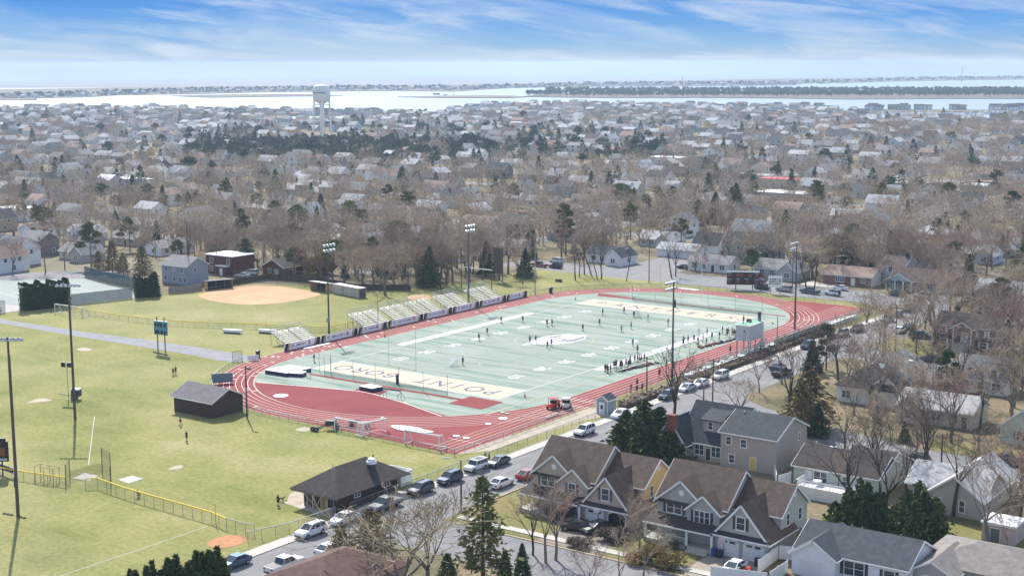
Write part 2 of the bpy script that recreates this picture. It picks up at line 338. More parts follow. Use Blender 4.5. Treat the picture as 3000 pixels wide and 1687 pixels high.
# tennis court
struct('tennis_court', MB().sheet([(-127, 12.5), (-111.4, 14.5), (-104.4, 39.5), (-119, 49.3), (-146, 55), (-164, 38), (-150, 20)], .03), M('court_blue', (.13, .17, .17), .7, .1, .1))
tl = MB()
def TC(u, v): return (-152+u*.88+v*.30, 26+u*-.22+v*.72)
for a, b_ in (((4, 0), (40, 0)), ((4, 14), (40, 14)), ((4, 26), (40, 26)), ((12, 2), (12, 26)), ((20, 0), (20, 26)), ((32, 0), (32, 26))):
    tl.strip([TC(*a), TC(*b_)], .18, .042)
struct('court_lines', tl, white_l)
struct('court_surround', MB().sheet([(-127, 12.4), (-111.5, 14.4), (-114, 3.8), (-126, -.5), (-140, 6)], .026), M('pale_gravel', (.44, .40, .38), .95, .15, .4))
# softball infield
inf = [(-95.5, 53), (-90, 50.2), (-85.5, 48.3), (-76, 47.5), (-69, 50), (-65, 57.5), (-65, 67), (-67, 74.6), (-76, 76.2), (-87.5, 77.4), (-95.2, 75.5), (-97, 66)]
def smooth_poly(P, it=2):
    for _ in range(it):
        N = []
        for a, b_ in zip(P, P[1:]+P[:1]): N += [(a[0]*.75+b_[0]*.25, a[1]*.75+b_[1]*.25), (a[0]*.25+b_[0]*.75, a[1]*.25+b_[1]*.75)]
        P = N
    return P
clay_m = M('infield_clay', (.52, .315, .17), .95, .22, .12)
struct('softball_infield', MB().sheet(smooth_poly(inf), .04), clay_m)
mnd = MB()
ring = [(68+2.3*math.cos(a)*1., -87.3+2.9*math.sin(a)) for a in np.linspace(0, 2*math.pi, 22)[:-1]]
mnd.sheet(ring, .05); struct('bullpen_mound', mnd, M('mound_clay', (.44, .21, .10), .95, .2, 1.))
bare_m = M('bare_dirt', (.42, .36, .27), .95, .2, .6)
for r, pts in (('i', [(755, 285), (840, 265), (930, 285), (915, 302), (820, 308)]), ('i', [(300, 810), (400, 772), (560, 800), (420, 815), (250, 830)]), ('n', [(300, 740), (340, 600), (480, 600), (480, 740)]), ('j', [(370, 1100), (470, 1062), (580, 1085), (500, 1118)]),
               ('m', [(1660, 385), (1760, 340), (1850, 330), (1830, 375)]), ('f', [(1500, 940), (1580, 905), (1700, 900), (1770, 930), (1760, 955), (1600, 965)])):
    struct('bare_patch', MB().sheet(smooth_poly(QL(r, pts)), .045), clay_m if r == 'f' else bare_m)
ln = MB(); ln.strip([(60.6, -120), (61.0, -84.4)], .09, .04); ln.strip([Q('i', 950, 960), Q('m', 890, 330)], .09, .04)
struct('foul_lines', ln, white_l)
# ---------------------------------------------------------------- track and field
TX, TY0, TY1, TR = 24.2, 8.1, 99.3, 34.7
def stadium(r, n=48, x=TX):
    return [(x+r*math.cos(a), TY1+r*math.sin(a)) for a in np.linspace(0, math.pi, n)]+[(x+r*math.cos(a), TY0+r*math.sin(a)) for a in np.linspace(math.pi, 2*math.pi, n)]
RO = TR+7.4
arc_far = [(TX+RO*math.cos(a), TY1+RO*math.sin(a)) for a in np.linspace(R_(62), math.pi, 40)]
arc_near = [(TX+RO*math.cos(a), TY0+RO*math.sin(a)) for a in np.linspace(math.pi, R_(272), 40)]
outer = [(66.3, 116), (67.4, 122), (67, 137.2), (58, 138.6), (46.7, 138.6)]+arc_far+arc_near+[(66.2, -35.4), (66.3, 0)]
struct('running_track', MB().sheet(outer, .05), track_m)
struct('turf_field', MB().sheet(stadium(TR), .065), tm)
an = np.linspace(R_(316), R_(224), 40)
dz = [(0.2, -16.2), (13, -12.6), (22.5, -10.2), (26, -10.4), (36.3, -12.7)]+[(TX+(TR-.15)*math.cos(a), TY0+(TR-.15)*math.sin(a)) for a in an]
struct('event_zone', MB().sheet(dz, .08), dzone_m)
rw = MB(); rw.sheet([(3.5, -4.9), (43, -4.9), (43, -3.7), (3.5, -3.7)], .09); rw.sheet([(43, -8), (51, -8.3), (51, -1.3), (43, -1.1)], .094); rw.sheet([(20.8, -10.1), (27.8, -10.2), (26.8, -6.6), (20.8, -6.2)], .086)
rw.sheet([(-2, 114.7), (8.5, 115.6), (8.5, 117.6), (-4.5, 119)], .09); rw.sheet([(8.5, 115.3), (54, 114.6), (54, 115.5), (8.5, 116.2)], .094)
struct('jump_runway', rw, dzone_m)
dk = MB(); dk.sheet([(47.5, -34.6), (62.8, -34.9), (64, -33), (56, -27.5), (46.8, -29.5)], .066); struct('shot_put_area', dk, dzone_m)
ln = MB()
for k in range(0, 7):
    ln.strip(stadium(TR+.1+1.2*k, 40), .11, .075 if k else .1, closed=True)
for k in range(1, 7): ln.strip([(TX+TR+1.2*k, 10), (TX+TR+.1+1.2*k, -34.5)], .1, .078)
for k in range(0, 7): ln.strip([(TX+TR+1.2*k, 98), (TX+TR+.1+1.2*k, 136)], .1, .078)
for yy in (8.1, 4, -28): ln.strip([(TX+TR, yy), (66, yy)], .12, .079)
for i in range(26):                                    # stagger and exchange-zone ticks
    a = R_(random.uniform(150, 300)); r = TR+.6+1.2*random.randrange(6)
    for o in (0,): ln.strip([(TX+(r-.5)*math.cos(a), TY0+(r-.5)*math.sin(a)), (TX+(r+.5)*math.cos(a), TY0+(r+.5)*math.sin(a))], .35, .079)
for i in range(30):
    yy = random.uniform(-4, 104); xx = TX-TR-.6-1.2*random.randrange(6)
    ln.strip([(xx-.4, yy), (xx+.4, yy)], .45, .079)
for i in range(14):
    a = R_(random.uniform(20, 175)); r = TR+.6+1.2*random.randrange(6)
    ln.strip([(TX+(r-.5)*math.cos(a), TY1+(r-.5)*math.sin(a)), (TX+(r+.5)*math.cos(a), TY1+(r+.5)*math.sin(a))], .35, .079)
ln.strip([(0.2, -16.2), (13, -12.6), (22.5, -10.2), (26, -10.4), (36.3, -12.7), (48.2, -16.6)], .25, .096)
struct('track_lines', ln, M('track_line_paint', (.74, .62, .52), .7, .1, .5))
W_, L_, G_ = 48.77, 109.73, 9.144
ez = MB(); ez.sheet([(0, 0), (W_, 0), (W_, G_), (0, G_)], .082); ez.sheet([(0, L_-G_), (W_, L_-G_), (W_, L_), (0, L_)], .082)
struct('end_zones', ez, M('end_zone_turf', (.50, .415, .31), .8, .06, .06))
yl = MB()
for k in range(1, 20): yl.strip([(0.3, G_+4.572*k), (W_-.3, G_+4.572*k)], .17, .09)
for x in (0, W_): yl.strip([(x, 0), (x, L_)], .25, .09)
for y in (0, G_, L_-G_, L_): yl.strip([(0, y), (W_, y)], .22, .0905)
yl.sheet([(-2.6, 30), (-.35, 30), (-.35, 82), (-2.6, 82)], .09); yl.sheet([(W_+.35, 33), (W_+2.6, 33), (W_+2.6, 84), (W_+.35, 84)], .09)
for k in range(100):
    y = G_+.9144*k
    for x in (16.26, 32.5): yl.strip([(x-.3, y), (x+.3, y)], .1, .0912)
for k, t in enumerate(('10', '20', '30', '40', '50', '40', '30', '20', '10')):
    y = G_+9.144*(k+1)
    put_text(yl, t, 3.6, lambda u, v, z, y=y: (9.0-v, y+u*1.15, .0925), bold=.08)
    put_text(yl, t, 3.6, lambda u, v, z, y=y: (W_-9.0+v, y-u*1.15, .0925), bold=.08)
struct('yard_lines', yl, white_l)
pl = MB()                                              # soccer and lacrosse markings in faint yellow
pl.strip([(W_/2+9.15*math.cos(a), L_/2+9.15*math.sin(a)) for a in np.linspace(0, 2*math.pi, 49)[:-1]], .13, .0935, closed=True)
for y in (G_+13, L_-G_-13): pl.strip([(W_/2+2.6*math.cos(a), y+2.6*math.sin(a)) for a in np.linspace(0, 2*math.pi, 25)[:-1]], .12, .0935, closed=True)
pl.strip([(W_+5.5, -12), (W_+5.5, 112)], .16, .0935); pl.strip([(-4, -8), (-4, 112)], .16, .0935)
for y0, s in ((G_+2, 1), (L_-G_-2, -1)): pl.strip([(W_/2-18, y0), (W_/2-18, y0+s*15), (W_/2+18, y0+s*15), (W_/2+18, y0)], .11, .0935)
struct('game_lines', pl, M('yellow_line_paint', (.62, .5, .26), .7, .1, .5))
lt = MB(); navy = M('letter_paint', (.11, .12, .18), .9, .1, .5)
for i, c_ in enumerate('POINT BORO'):
    if c_ != ' ': put_text(lt, c_, 5.6, lambda u, v, z, i=i: (W_-4.6-i*4.35-u*.95, 4.5-v*1.1, .092), bold=-.01)
for i, c_ in enumerate('PANTHERS'):
    put_text(lt, c_, 5.0, lambda u, v, z, i=i: (5.2+i*5.5+u*.95, L_-4.6+v*1.1, .092), bold=0.)
struct('end_zone_lettering', lt, navy)
em = MB(); cx, cy = W_/2, L_/2                         # midfield emblem: pale lens with grey swept streaks
em.sheet([(cx+u, cy+v) for u, v in [(-3, -9.2), (-.5, -6), (1.5, -5), (4.2, -2), (5, 2), (4.6, 6), (2.6, 9.6), (.8, 8.2), (-1.4, 8.6), (-3.4, 6), (-4.6, 2), (-4.2, -2), (-3.6, -5)]], .0945)
for q in ([(3.4, -.5), (4.5, 2), (4.2, 6), (2.6, 8.8), (2.9, 5), (2.2, 2)], [(-2.8, 1), (-1.6, 3), (-1.6, 7), (-2.6, 5.5), (-3.4, 3)], [(1, -3), (1.6, 0), (1.4, 3), (.8, 4), (1, 0)], [(-1, -1), (-.4, 2), (-.2, 5.5), (-.8, 4), (-1.3, 1)], [(-3.2, -3.4), (-2.8, -.8), (-3.3, .4), (-3.7, -1.4)]):
    em.sheet([(cx+u, cy+v) for u, v in q], .115, 1)
em.strip([(cx+u, cy+v) for u, v in [(1.5, .2), (2.3, .2), (2.3, 2), (1.5, 2)]], .6, .12, 1, closed=True)
struct('midfield_emblem', em, [M('emblem_white', (.62, .61, .63), .8, .05, .3), M('emblem_grey', (.20, .20, .225), .8, .1, .4)])
# haze: an even, thin layer of sea air round the whole scene
hz = MB().box(-5400, -600, -2.3, 2700, 7800, 74)
ho = hz.build('haze', M('haze_air', (1, 1, 1)), kind='stuff'); hm = ho.data.materials[0]; nt = hm.node_tree
for n in list(nt.nodes):
    if n.type != 'OUTPUT_MATERIAL': nt.nodes.remove(n)
pv = _n(nt, 'ShaderNodeVolumePrincipled'); pv.inputs['Color'].default_value = (.62, .80, 1, 1); pv.inputs['Density'].default_value = 1.1e-4; pv.inputs['Anisotropy'].default_value = .2
nt.links.new(pv.outputs[0], [n for n in nt.nodes if n.type == 'OUTPUT_MATERIAL'][0].inputs['Volume'])
# ================================================================ SCHOOL GROUNDS: things
alu = M('aluminium', (.60, .60, .60), .45, .06, 2, metal=.35); steel = M('galvanised_steel', (.30, .32, .33), .5, .1, 2, metal=.3); dsteel = M('dark_steel', (.055, .065, .075), .5, .1, 2)
wood_d = M('weathered_pole_wood', (.115, .085, .062), .9, .25, .8, stretch=(6, 6, .6)); white_p = M('white_paint', (.80, .80, .79), .45, .04, 1.5); black_p = M('black_paint', (.022, .022, .026), .5)
yel = M('yellow_cap', (.82, .58, .03), .6, .08, 1); lampw = M('lamp_housing', (.52, .56, .58), .35, .05, 3); lampg = M('lamp_visor_glass', (.50, .58, .60), .2)
glass = M('window_glass', (.045, .06, .075), .08, .3, .7, spec=.6); navy_v = M('navy_vinyl', (.028, .03, .075), .5, .1, 2)
def see_through(name, col, alpha):
    mt, nt, b = _nt(name); b.inputs['Base Color'].default_value = (*col, 1); b.inputs['Alpha'].default_value = alpha; b.inputs['Roughness'].default_value = .8; return mt
link_m = see_through('chain_link', (.22, .23, .22), .16); link_d = see_through('chain_link_dark', (.05, .06, .05), .3); net_g = see_through('green_netting', (.05, .12, .07), .34); net_w = see_through('white_netting', (.75, .75, .74), .13)
screen_m = see_through('green_windscreen', (.05, .12, .13), .86); screen_l = see_through('pale_windscreen', (.28, .42, .40), .62)
def fence(name, label, pts, h, capm=None, mesh=link_m, sp=3., postm=steel, cat='fence', group=None, capr=.055, closed=False):
    o = pts[0]; t = thing(name, label, cat, (o[0], o[1], 0), group=group); P = [(p[0]-o[0], p[1]-o[1]) for p in pts]
    mm = MB(); rl = MB()
    for a, b_ in zip(P, P[1:]):
        mm.face([(*a, .06), (*b_, .06), (*b_, h), (*a, h)]); rl.tube((*a, h), (*b_, h), capr, n=6)
        L = math.hypot(b_[0]-a[0], b_[1]-a[1]); k = max(1, round(L/sp))
        for i in range(k): u = i/k; MB().tube((0, 0, 0), (0, 0, h-.01), .04, n=5).build('post', postm, t, (a[0]+(b_[0]-a[0])*u, a[1]+(b_[1]-a[1])*u, 0))
    MB().tube((0, 0, 0), (0, 0, h-.01), .045, n=5).build('post', postm, t, (*P[-1], 0))
    mm.build('mesh_panel', mesh, t); rl.build('top_rail', capm or postm, t); return t

# ---- stadium light masts
def mast(label, x, y, h, face, rows=2, n=4, group='stadium light masts'):
    t = thing('light_mast', label, 'light mast', (x, y, 0), face, group)
    MB().lathe([(.30, 0), (.30, .5), (.24, .55), (.13, h)], n=10).build('pole', dsteel, t)
    MB().box(-.2, -.55, 3, .2, -.3, 4.2).build('control_box', steel, t)
    for k in range(rows):
        z = h-.25-k*1.25; MB().box(.12, -1.9, z-.07, .3, 1.9, z+.07).build('crossarm', steel, t)
        for i in range(n):
            yy = -1.65+3.3*i/(n-1); l = MB(); l.box(-.05, -.12, .05, .1, .12, .3)
            for q in range(8):
                a0, a1 = 2*math.pi*q/8, 2*math.pi*(q+1)/8
                l.face([(.0, .16*math.cos(a0), .1+.16*math.sin(a0)), (.0, .16*math.cos(a1), .1+.16*math.sin(a1)), (.62, .36*math.cos(a1), -.1+.36*math.sin(a1)), (.62, .36*math.cos(a0), -.1+.36*math.sin(a0))])
            l.face([(.61, .35*math.cos(2*math.pi*q/8), -.1+.35*math.sin(2*math.pi*q/8)) for q in range(8)], 1)
            l.build('floodlight', [lampw, lampg], t, (.3, yy, z))
    return t
mast('tall dark mast with white floodlights behind the banners, between two bleachers on the grass', *Q('f', 735, 1305), 21.7, 0)
mast('tall dark mast with white floodlights beside the farthest grey bleacher', *Q('f', 2140, 1000), 21.3, 0)
mast('tall dark floodlight mast among bare trees behind the home side stands', *Q('k', 1612, 610), 20.3, math.pi)
mast('tall dark floodlight mast at the end of the home stands near the track bend', *Q('h', 268, 1252), 21, math.pi)
def wood_light(label, x, y, h, rz, n=6):
    t = thing('floodlight_pole', label, 'light pole', (x, y, 0), rz, 'wooden floodlight poles on the softball grass')
    MB().lathe([(.24, 0), (.15, h)], n=10).build('pole', wood_d, t); MB().beam((-2.1, 0, h-.2), (2.1, 0, h-.2), .14, .16).build('crossarm', dsteel, t)
    MB().box(-.16, -.5, 4.6, .16, -.2, 6).build('control_box', dsteel, t); MB().tube((.2, .18, 0), (.14, .14, h*.9), .04).build('conduit', steel, t)
    for i in range(n):
        l = MB(); x0 = -1.95+3.9*i/(n-1)
        l.lathe([(.06, .32), (.15, .26), (.36, -.06), (.33, -.2), (.1, -.24)], n=10); l.build('floodlight', lampw, t, (x0, -.25, h-.3), smooth=True)
tx, ty = Q('m', 182, 860); wood_light('brown wooden pole with six round lamps, nearer the yellow-capped fence', tx, ty, 26.0, R_(36))
tx2, ty2 = Q('i', 755, 990); wood_light('brown wooden floodlight pole standing in mid lawn behind the spotlight trailer', tx2, ty2, 24.8, R_(36))
for i in range(5):
    tag(MB().prism(smooth_poly([(-.35, -.2), (.3, -.3), (.4, .2), (-.3, .25)], 1), 0, .1).build('turf_clod', M('dark_soil', (.05, .045, .03), .95), None, Q('m', 45+35*i+(60 if i > 2 else 0), 822+7*i+(15 if i > 2 else 0))+(.02,)), 'dark soil patch in the row at the foot of the wooden floodlight pole', 'soil clod', 'soil clods by the pole')
# street and utility poles
def util(label, x, y, h, arm=True, lamp=False, rz=0, mt=None, group='utility poles'):
    t = thing('utility_pole', label, 'utility pole', (x, y, 0), rz, group)
    MB().lathe([(.16, 0), (.10, h)], n=8).build('pole', mt or wood_d, t)
    if arm: MB().beam((-1.1, 0, h-.5), (1.1, 0, h-.5), .1, .12).build('crossarm', mt or wood_d, t)
    if lamp:
        MB().path([(0, 0, h-.2), (-.9, -.9, h+.35), (-1.5, -1.5, h+.4)], .04).build('lamp_arm', steel, t)
        MB().prism([(-1.3, -1.2), (-1.2, -1.3), (-1.9, -2.0), (-2.0, -1.9)], h+.3, h+.48).build('lamp_head', lampw, t)
util('street lamp on a dark pole at the kerb beside the tall bare-trunked pine', *Q('n', 2065, 800), 7.6, False, True)
util('dark wooden pole without lamp beside the home stands, near the sideline players', *Q('k', 1355, 700), 6.9)
util('wooden pole on the pavement corner between bare street trees south of the stands', *Q('k', 2015, 925), 10.2)
util('leaning wooden utility pole on the corner lawn before the dark bi-level house', *Q('l', 1280, 320), 10.5)
util('wooden pole behind the far track bend beside the two leaning bare trees', *Q('g', 1378, 785), 12.9)
util('tall brown pole by the practice goal on the back lawn', *Q('g', 108, 805), 10, False)
util('thin pole at the track edge just past the last banner', *Q('g', 232, 910), 13.8, False, mt=steel)
util('brown pole standing in the dark yard behind the softball dugout', *Q('e', 1900, 790), 18.5)
util('brown pole in front of the red brick house with white roof', *Q('e', 2185, 690), 11)
util('wooden pole in the shaded yards at the right edge above the black saloon', *Q('l', 2175, 660), 7)
util('slim wooden pole beside the bare-trunked street tree near the grey driveway', *Q('p', 1740, 395), 6)
util('wooden pole beside the wide street behind the far track bend', *Q('h', 245, 830), 8.1)
util('thin dark pole on the near corner of the field turf by the press box', *Q('h', 90, 1420), 7, False, mt=steel)
# lamp and speaker on the near bend
t = thing('track_lamp', 'short dark lamp pole at the near bend beside the brown shed', 'lamp post', (*Q('i', 2485, 975), 0))
MB().lathe([(.16, 0), (.16, 1), (.10, 9.6)], n=8).build('pole', black_p, t); MB().box(-.1, -.1, 9.4, .9, .1, 9.5).build('lamp_arm', black_p, t)
MB().box(.5, -.3, 9.1, 1.1, .3, 9.4).build('floodlight', dsteel, t)
t = thing('track_lamp', 'thin lamp post standing in the aisle of the second bleacher', 'lamp post', (*Q('f', 1228, 1210), 0))
MB().lathe([(.1, 0), (.07, 8.2)], n=8).build('pole', steel, t); MB().box(-.25, -.12, 8.15, .3, .12, 8.3).build('lamp_head', lampw, t)
t = thing('flag_pole', 'white flagpole with a drooping flag behind the far goalposts', 'flagpole', (*Q('g', 1905, 960), 0))
MB().lathe([(.09, 0), (.05, 12.5)], n=8).build('pole', white_p, t)
fl = MB(); 
for k in range(6): fl.face([(.05+.22*k, .1*(k % 2), 11.9-.12*k*k*.4), (.05+.22*k, .1*(k % 2), 10.4-.12*k*k*.4), (.05+.22*(k+1), .1*((k+1) % 2), 10.4-.12*(k+1)**2*.4), (.05+.22*(k+1), .1*((k+1) % 2), 11.9-.12*(k+1)**2*.4)], k % 2)
fl.build('flag', [M('flag_red', (.5, .08, .1), .8), white_p], t)
# ---- banner boards along the away straight: one board per sponsor
gold = M('banner_gold', (.46, .34, .16), .6); bwhite = M('banner_white', (.84, .83, .82), .6, .05, .6); bblack = M('banner_black', (.02, .02, .024), .6); bpink = M('banner_pink', (.55, .22, .32), .6); bblue = M('banner_blue', (.07, .08, .24), .6); bgrey = M('banner_grey', (.42, .42, .46), .6)
ends = [(836, 1030.5), (937, 1006), (1042, 980.5), (1131, 961.5), (1231, 936.5), (1313.5, 917), (1394, 899.5), (1474, 881.5), (1545, 868)]
ys = [9.5]+[G(*p)[1] for p in ends[1:-1]]+[103.2]
for i, (a, b_) in enumerate(zip(ys, ys[1:])):
    L = b_-a; x = -17.75; zt = 1.75
    t = thing('banner_board', 'white sponsor banner with pink emblem, '+['first from the near bend, before the low bleacher', 'second from the near bend, under the floodlight mast', 'third from the near bend, before a bleacher', 'fourth from the near bend, in the row', 'fifth from the near bend, in mid straight', 'sixth from the near bend, before the fifth bleacher', 'seventh from the near bend, before the last bleacher', 'last before the far bend'][i], 'banner', (x, a, 0), group='banners along the away straight')
    MB().box(0, .02, .12, .06, L-.02, zt).build('board', bwhite, t); MB().box(-.02, 0, -.0, .09, L, .12).build('base_rail', black_p, t)
    e = MB(); s_ = .55
    for (u, wd, k) in ((0.02, .9, 0), (.95, .55, 1), (L-2.2, .55, 1), (L-1.6, 1.5, 0)):
        e.face([(.065, u, .14), (.065, min(u+wd, L-.03), .14), (.065, min(u+wd+s_, L-.03), zt-.02), (.065, min(u+s_, L-.04), zt-.02)], k)
    e.build('end_stripe', [bblack, gold], t)
    g = MB(); n_ = 14
    g.face([(.066, L-3.6+.42*math.cos(2*math.pi*q/n_), .98+.5*math.sin(2*math.pi*q/n_)) for q in range(n_)]); g.build('emblem', bpink, t)
    g = MB(); rr = random.Random(i); u = 3.9; g.box(.064, 2.3, .7, .068, 3.1, 1.35, 1)
    while u < L-4.6:
        wd = rr.choice((.2, .26, .32)); g.box(.064, u, .74+rr.random()*.06, .068, u+wd, 1.08+rr.random()*.1, 0 if u < 5.2 or rr.random() < .65 else 2); u += wd+(.1 if rr.random() < .85 else .4)
    g.build('lettering', [bblue, bgrey, gold], t)
# ---- away bleachers
plank = M('bleacher_plank', (.80, .79, .77), .45, .06, 3)
def bleacher(label, x, y, L, rows, group, guard=True, rz=0, rs=.30):
    t = thing('bleacher', label, 'bleacher', (x, y, 0), rz, group); D = .62
    for k in range(rows):
        MB().box(-.28-D*k-.15, 0, .45+rs*k, -.28-D*k+.15, L, .5+rs*k).build('seat', plank, t)
        MB().box(-.28-D*k-.42, 0, .12+rs*k, -.28-D*k-.18, L, .16+rs*k).build('footboard', alu, t)
    f = MB(); n = max(3, round(L/1.9)); zt = .42+rs*(rows-1); xb = -.28-D*(rows-1)-.3
    for i in range(n+1):
        yy = .06+(L-.12)*i/n
        f.beam((-.1, yy, .1), (xb, yy, zt-.1), .06, .1); f.beam((xb, yy, 0), (xb, yy, zt), .07, .07); f.beam((-.2, yy, .03), (xb, yy, .03), .06, .06); f.beam((xb*.5, yy, 0), (xb*.5, yy, zt*.5), .05, .05)
        if i < n: f.beam((xb, yy, .1), (xb, yy+(L-.12)/n, zt-.1), .04, .04)
    f.build('understructure', steel, t)
    if guard:
        g = MB(); top = zt+1.15
        for z in (top, zt+.62): g.tube((xb-.05, 0, z), (xb-.05, L, z), .045)
        for i in range(n+1): g.tube((xb-.05, L*i/n, zt), (xb-.05, L*i/n, top), .035)
        for yy in (0, L):
            for dz in (1.15, .62): g.tube((-.6, yy, .45+dz), (xb, yy, zt+dz), .045)
            for k in range(1, 5): g.tube((-.6+(xb+.6)*k/4, yy, .4+(zt-.45)*k/4), (-.6+(xb+.6)*k/4, yy, .45+1.15+(zt-.45)*k/4), .03)
        g.build('guard_rail', M('rail_pale', (.50, .56, .46), .4, .1, 1, metal=.3), t)
        g = MB(); g.face([(xb-.06, 0, zt), (xb-.06, L, zt), (xb-.06, L, top), (xb-.06, 0, top)]); g.build('rail_mesh', link_m, t)
    if rows > 6:
        g = MB(); ym = L*.52
        for k in range(rows): g.box(-.28-D*k-.1, ym-.45, .5+rs*k, -.28-D*k+.12, ym+.45, .515+rs*k, 0)
        g.build('aisle_tread', M('aisle_grey', (.16, .16, .18), .7), t)
        MB().tube((-1.2, ym, .5+rs), (-1.2, ym, 1.4+rs), .03).tube((-1.2, ym, 1.4+rs), (-.28-D*(rows-2), ym, 1.3+rs*(rows-1)), .035).build('aisle_rail', alu, t)
    return t
bl = [('f', 310, 1430, 600, 1360), ('f', 1060, 1250, 1320, 1190), ('f', 1370, 1180, 1600, 1130)]
fr = [(Q(r, a, b_), Q(r, c, d)) for r, a, b_, c, d in bl]+[(G(1232.6, 928.9), G(1293, 913.5)), (G(1308.7, 909.5), G(1370.8, 894.7)), (G(1400.3, 889.3), G(1462.4, 874.5))]
for i, (a, b_) in enumerate(fr):
    bleacher('silver plank bleacher, '+['lower one standing apart nearest the near bend', 'first of the joined row after the mast, aisle post inside', 'second of the joined row, guard rail yellowish', 'third of the joined row, dirt mound behind it', 'fourth of the joined row, beside the mast', 'farthest one beyond the second floodlight mast'][i], -20.6, a[1], max(8.2, b_[1]-a[1]-.3), 10 if i else 9, 'bleachers along the away straight')
# ---- home stands: low aluminium sections along the other straight
k = 0; y = 36.5
HOME = []
while y < 117:
    if not (66 < y < 70.5):
        bleacher('low silver home stand section, '+['nearest, behind the bare street tree', 'second from the near end', 'third from the near end', 'last before the press box', 'first past the press box', 'second past the press box', 'third past the press box', 'far one beside the end mast', 'farthest, empty with bright planks', 'outermost at the far bend'][min(k, 9)], 67.3, y+8.4, 8.2, 5, 'home stand sections', True, math.pi, .13); HOME.append(y); k += 1; y += 8.6
    else: y = 70.6
fence('stand_fence', 'low chain link fence between red track and the home stands', [(66.75, 5), (66.75, 36), (66.75, 66), (66.75, 118)], 1.15)
# ---- press box on stilts
px_, py_ = 66.6, 69.2
t = thing('press_box', 'pale grey press box on stilts with green roof deck and railings', 'press box', (px_, py_, 0))
pw = banded('press_box_siding', (.50, .52, .53), 2, .3, .12)
MB().box(-1.2, -3.6, 3.0, 2.0, 3.6, 6.4).build('cabin', pw, t); MB().box(-1.4, -3.8, 6.4, 2.2, 3.8, 6.52).build('roof_edge', white_p, t)
MB().box(-1.1, -3.5, 6.52, 1.9, 3.5, 6.57).build('roof_deck', M('deck_green', (.20, .46, .26), .6, .15, .5), t)
for a, b_ in ((-1, -3.3), (1.8, -3.3), (-1, 3.3), (1.8, 3.3), (1.8, 0), (-1, 0)): MB().box(a-.1, b_-.1, 0, a+.1, b_+.1, 3.0).build('stilt', steel, t)
g = MB()
for z in (7.1, 7.65):
    for p, q in (((-1.3, -3.7), (2.1, -3.7)), ((2.1, -3.7), (2.1, 3.7)), ((2.1, 3.7), (-1.3, 3.7)), ((-1.3, 3.7), (-1.3, -3.7))): g.tube((*p, z), (*q, z), .03)
for i in range(6):
    for xx in (-1.3, 2.1): g.tube((xx, -3.7+7.4*i/5, 6.5), (xx, -3.7+7.4*i/5, 7.65), .03)
g.build('railing', alu, t)
for yy in (-2.2, 0, 2.2): MB().box(-1.23, yy-.8, 4.3, -1.2, yy+.8, 5.7).build('window', glass, t)
MB().box(.5, -3.63, 3.05, 1.3, -3.6, 5.0).build('door', M('door_pale', (.40, .42, .42), .6), t); MB().box(.75, -3.66, 5.0, .95, -3.6, 5.5).build('wall_lamp', black_p, t)
MB().box(-.7, .4, 6.57, .2, 1.2, 7.2).build('camera_case', black_p, t); MB().box(.8, 3.0, 6.57, 1.3, 3.6, 8.6).build('camera_stand', dsteel, t)
st = MB()
for i in range(14): st.box(2.25, -3.2+i*.42, .2+2.8*i/13, 3.3, -2.85+i*.42, .26+2.8*i/13)
for xx in (2.25, 3.3): st.beam((xx, -3.3, .05), (xx, 2.6, 3.0), .06, .24); st.tube((xx, -3.3, 1.1), (xx, 2.6, 4.0), .035)
st.build('stairs', M('stair_steel', (.36, .42, .44), .5, .1, 1, metal=.3), t)
# ---- goalposts, goals, nets
def goalpost(label, y, s):
    t = thing('goalpost', label, 'goalpost', (24.4, y, 0), 0, 'football goalposts'); gp = M('goalpost_yellow', (.66, .56, .26), .5)
    MB().tube((0, -s*1.6, 0), (0, -s*1.6, 2.4), .09).tube((0, -s*1.6, 2.35), (0, 0, 3.05), .08).build('gooseneck', gp, t)
    MB().tube((-3.55, 0, 3.05), (3.55, 0, 3.05), .075).build('crossbar', gp, t)
    for x in (-3.55, 3.55): MB().tube((x, 0, 3.0), (x, 0, 11.5), .055, .045).build('upright', gp, t)
    MB().lathe([(.32, 0.02), (.32, 2.0)], (0, -s*1.6, 0), 10).build('padding', M('pad_maroon', (.05, .03, .035), .6), t)
goalpost('slender yellow goalpost over the near cream end zone', .6, 1); goalpost('slender yellow goalpost beyond the far cream end zone', L_-.4, -1)
def sgoal(label, c, along, back, wd, h, dp, net=net_w, top=1., bar=.11, nm='soccer_goal', cat='goal', mt=white_p, group=None):
    t = thing(nm, label, cat, (c[0], c[1], 0), group=group); A = Vector((math.cos(along), math.sin(along), 0)); B = Vector((math.cos(back), math.sin(back), 0)); Z = Vector((0, 0, 1))
    f = MB(); a, b_ = -A*wd/2, A*wd/2
    for p in (a, b_): f.tube(p, p+Z*h, bar); 
    f.tube(a+Z*h, b_+Z*h, bar); f.build('goal_frame', mt, t); s_ = MB()
    for p in (a, b_): s_.tube(p+Z*h, p+B*top+Z*h, bar*.7); s_.tube(p+B*top+Z*h, p+B*dp, bar*.7); s_.tube(p, p+B*dp, bar*.8)
    s_.tube(a+B*dp, b_+B*dp, bar*.8); s_.build('rear_stay', mt, t); n = MB()
    n.face([a+Z*h+B*top, b_+Z*h+B*top, b_+B*dp, a+B*dp]); n.face([a+Z*h, b_+Z*h, b_+Z*h+B*top, a+Z*h+B*top])
    for p in (a, b_): n.face([p, p+Z*h, p+Z*h+B*top, p+B*dp])
    n.build('net', net, t); return t
sgoal('white soccer goal lying against the fence, net facing the track corner', (58.7, -35.0), 0.02, math.pi/2, 7.3, 2.44, 2.2)
sgoal('white soccer goal turned sideways beside the stacked frames', (46.6, -33.0), 1.35, math.pi, 5.2, 2.3, 1.8)
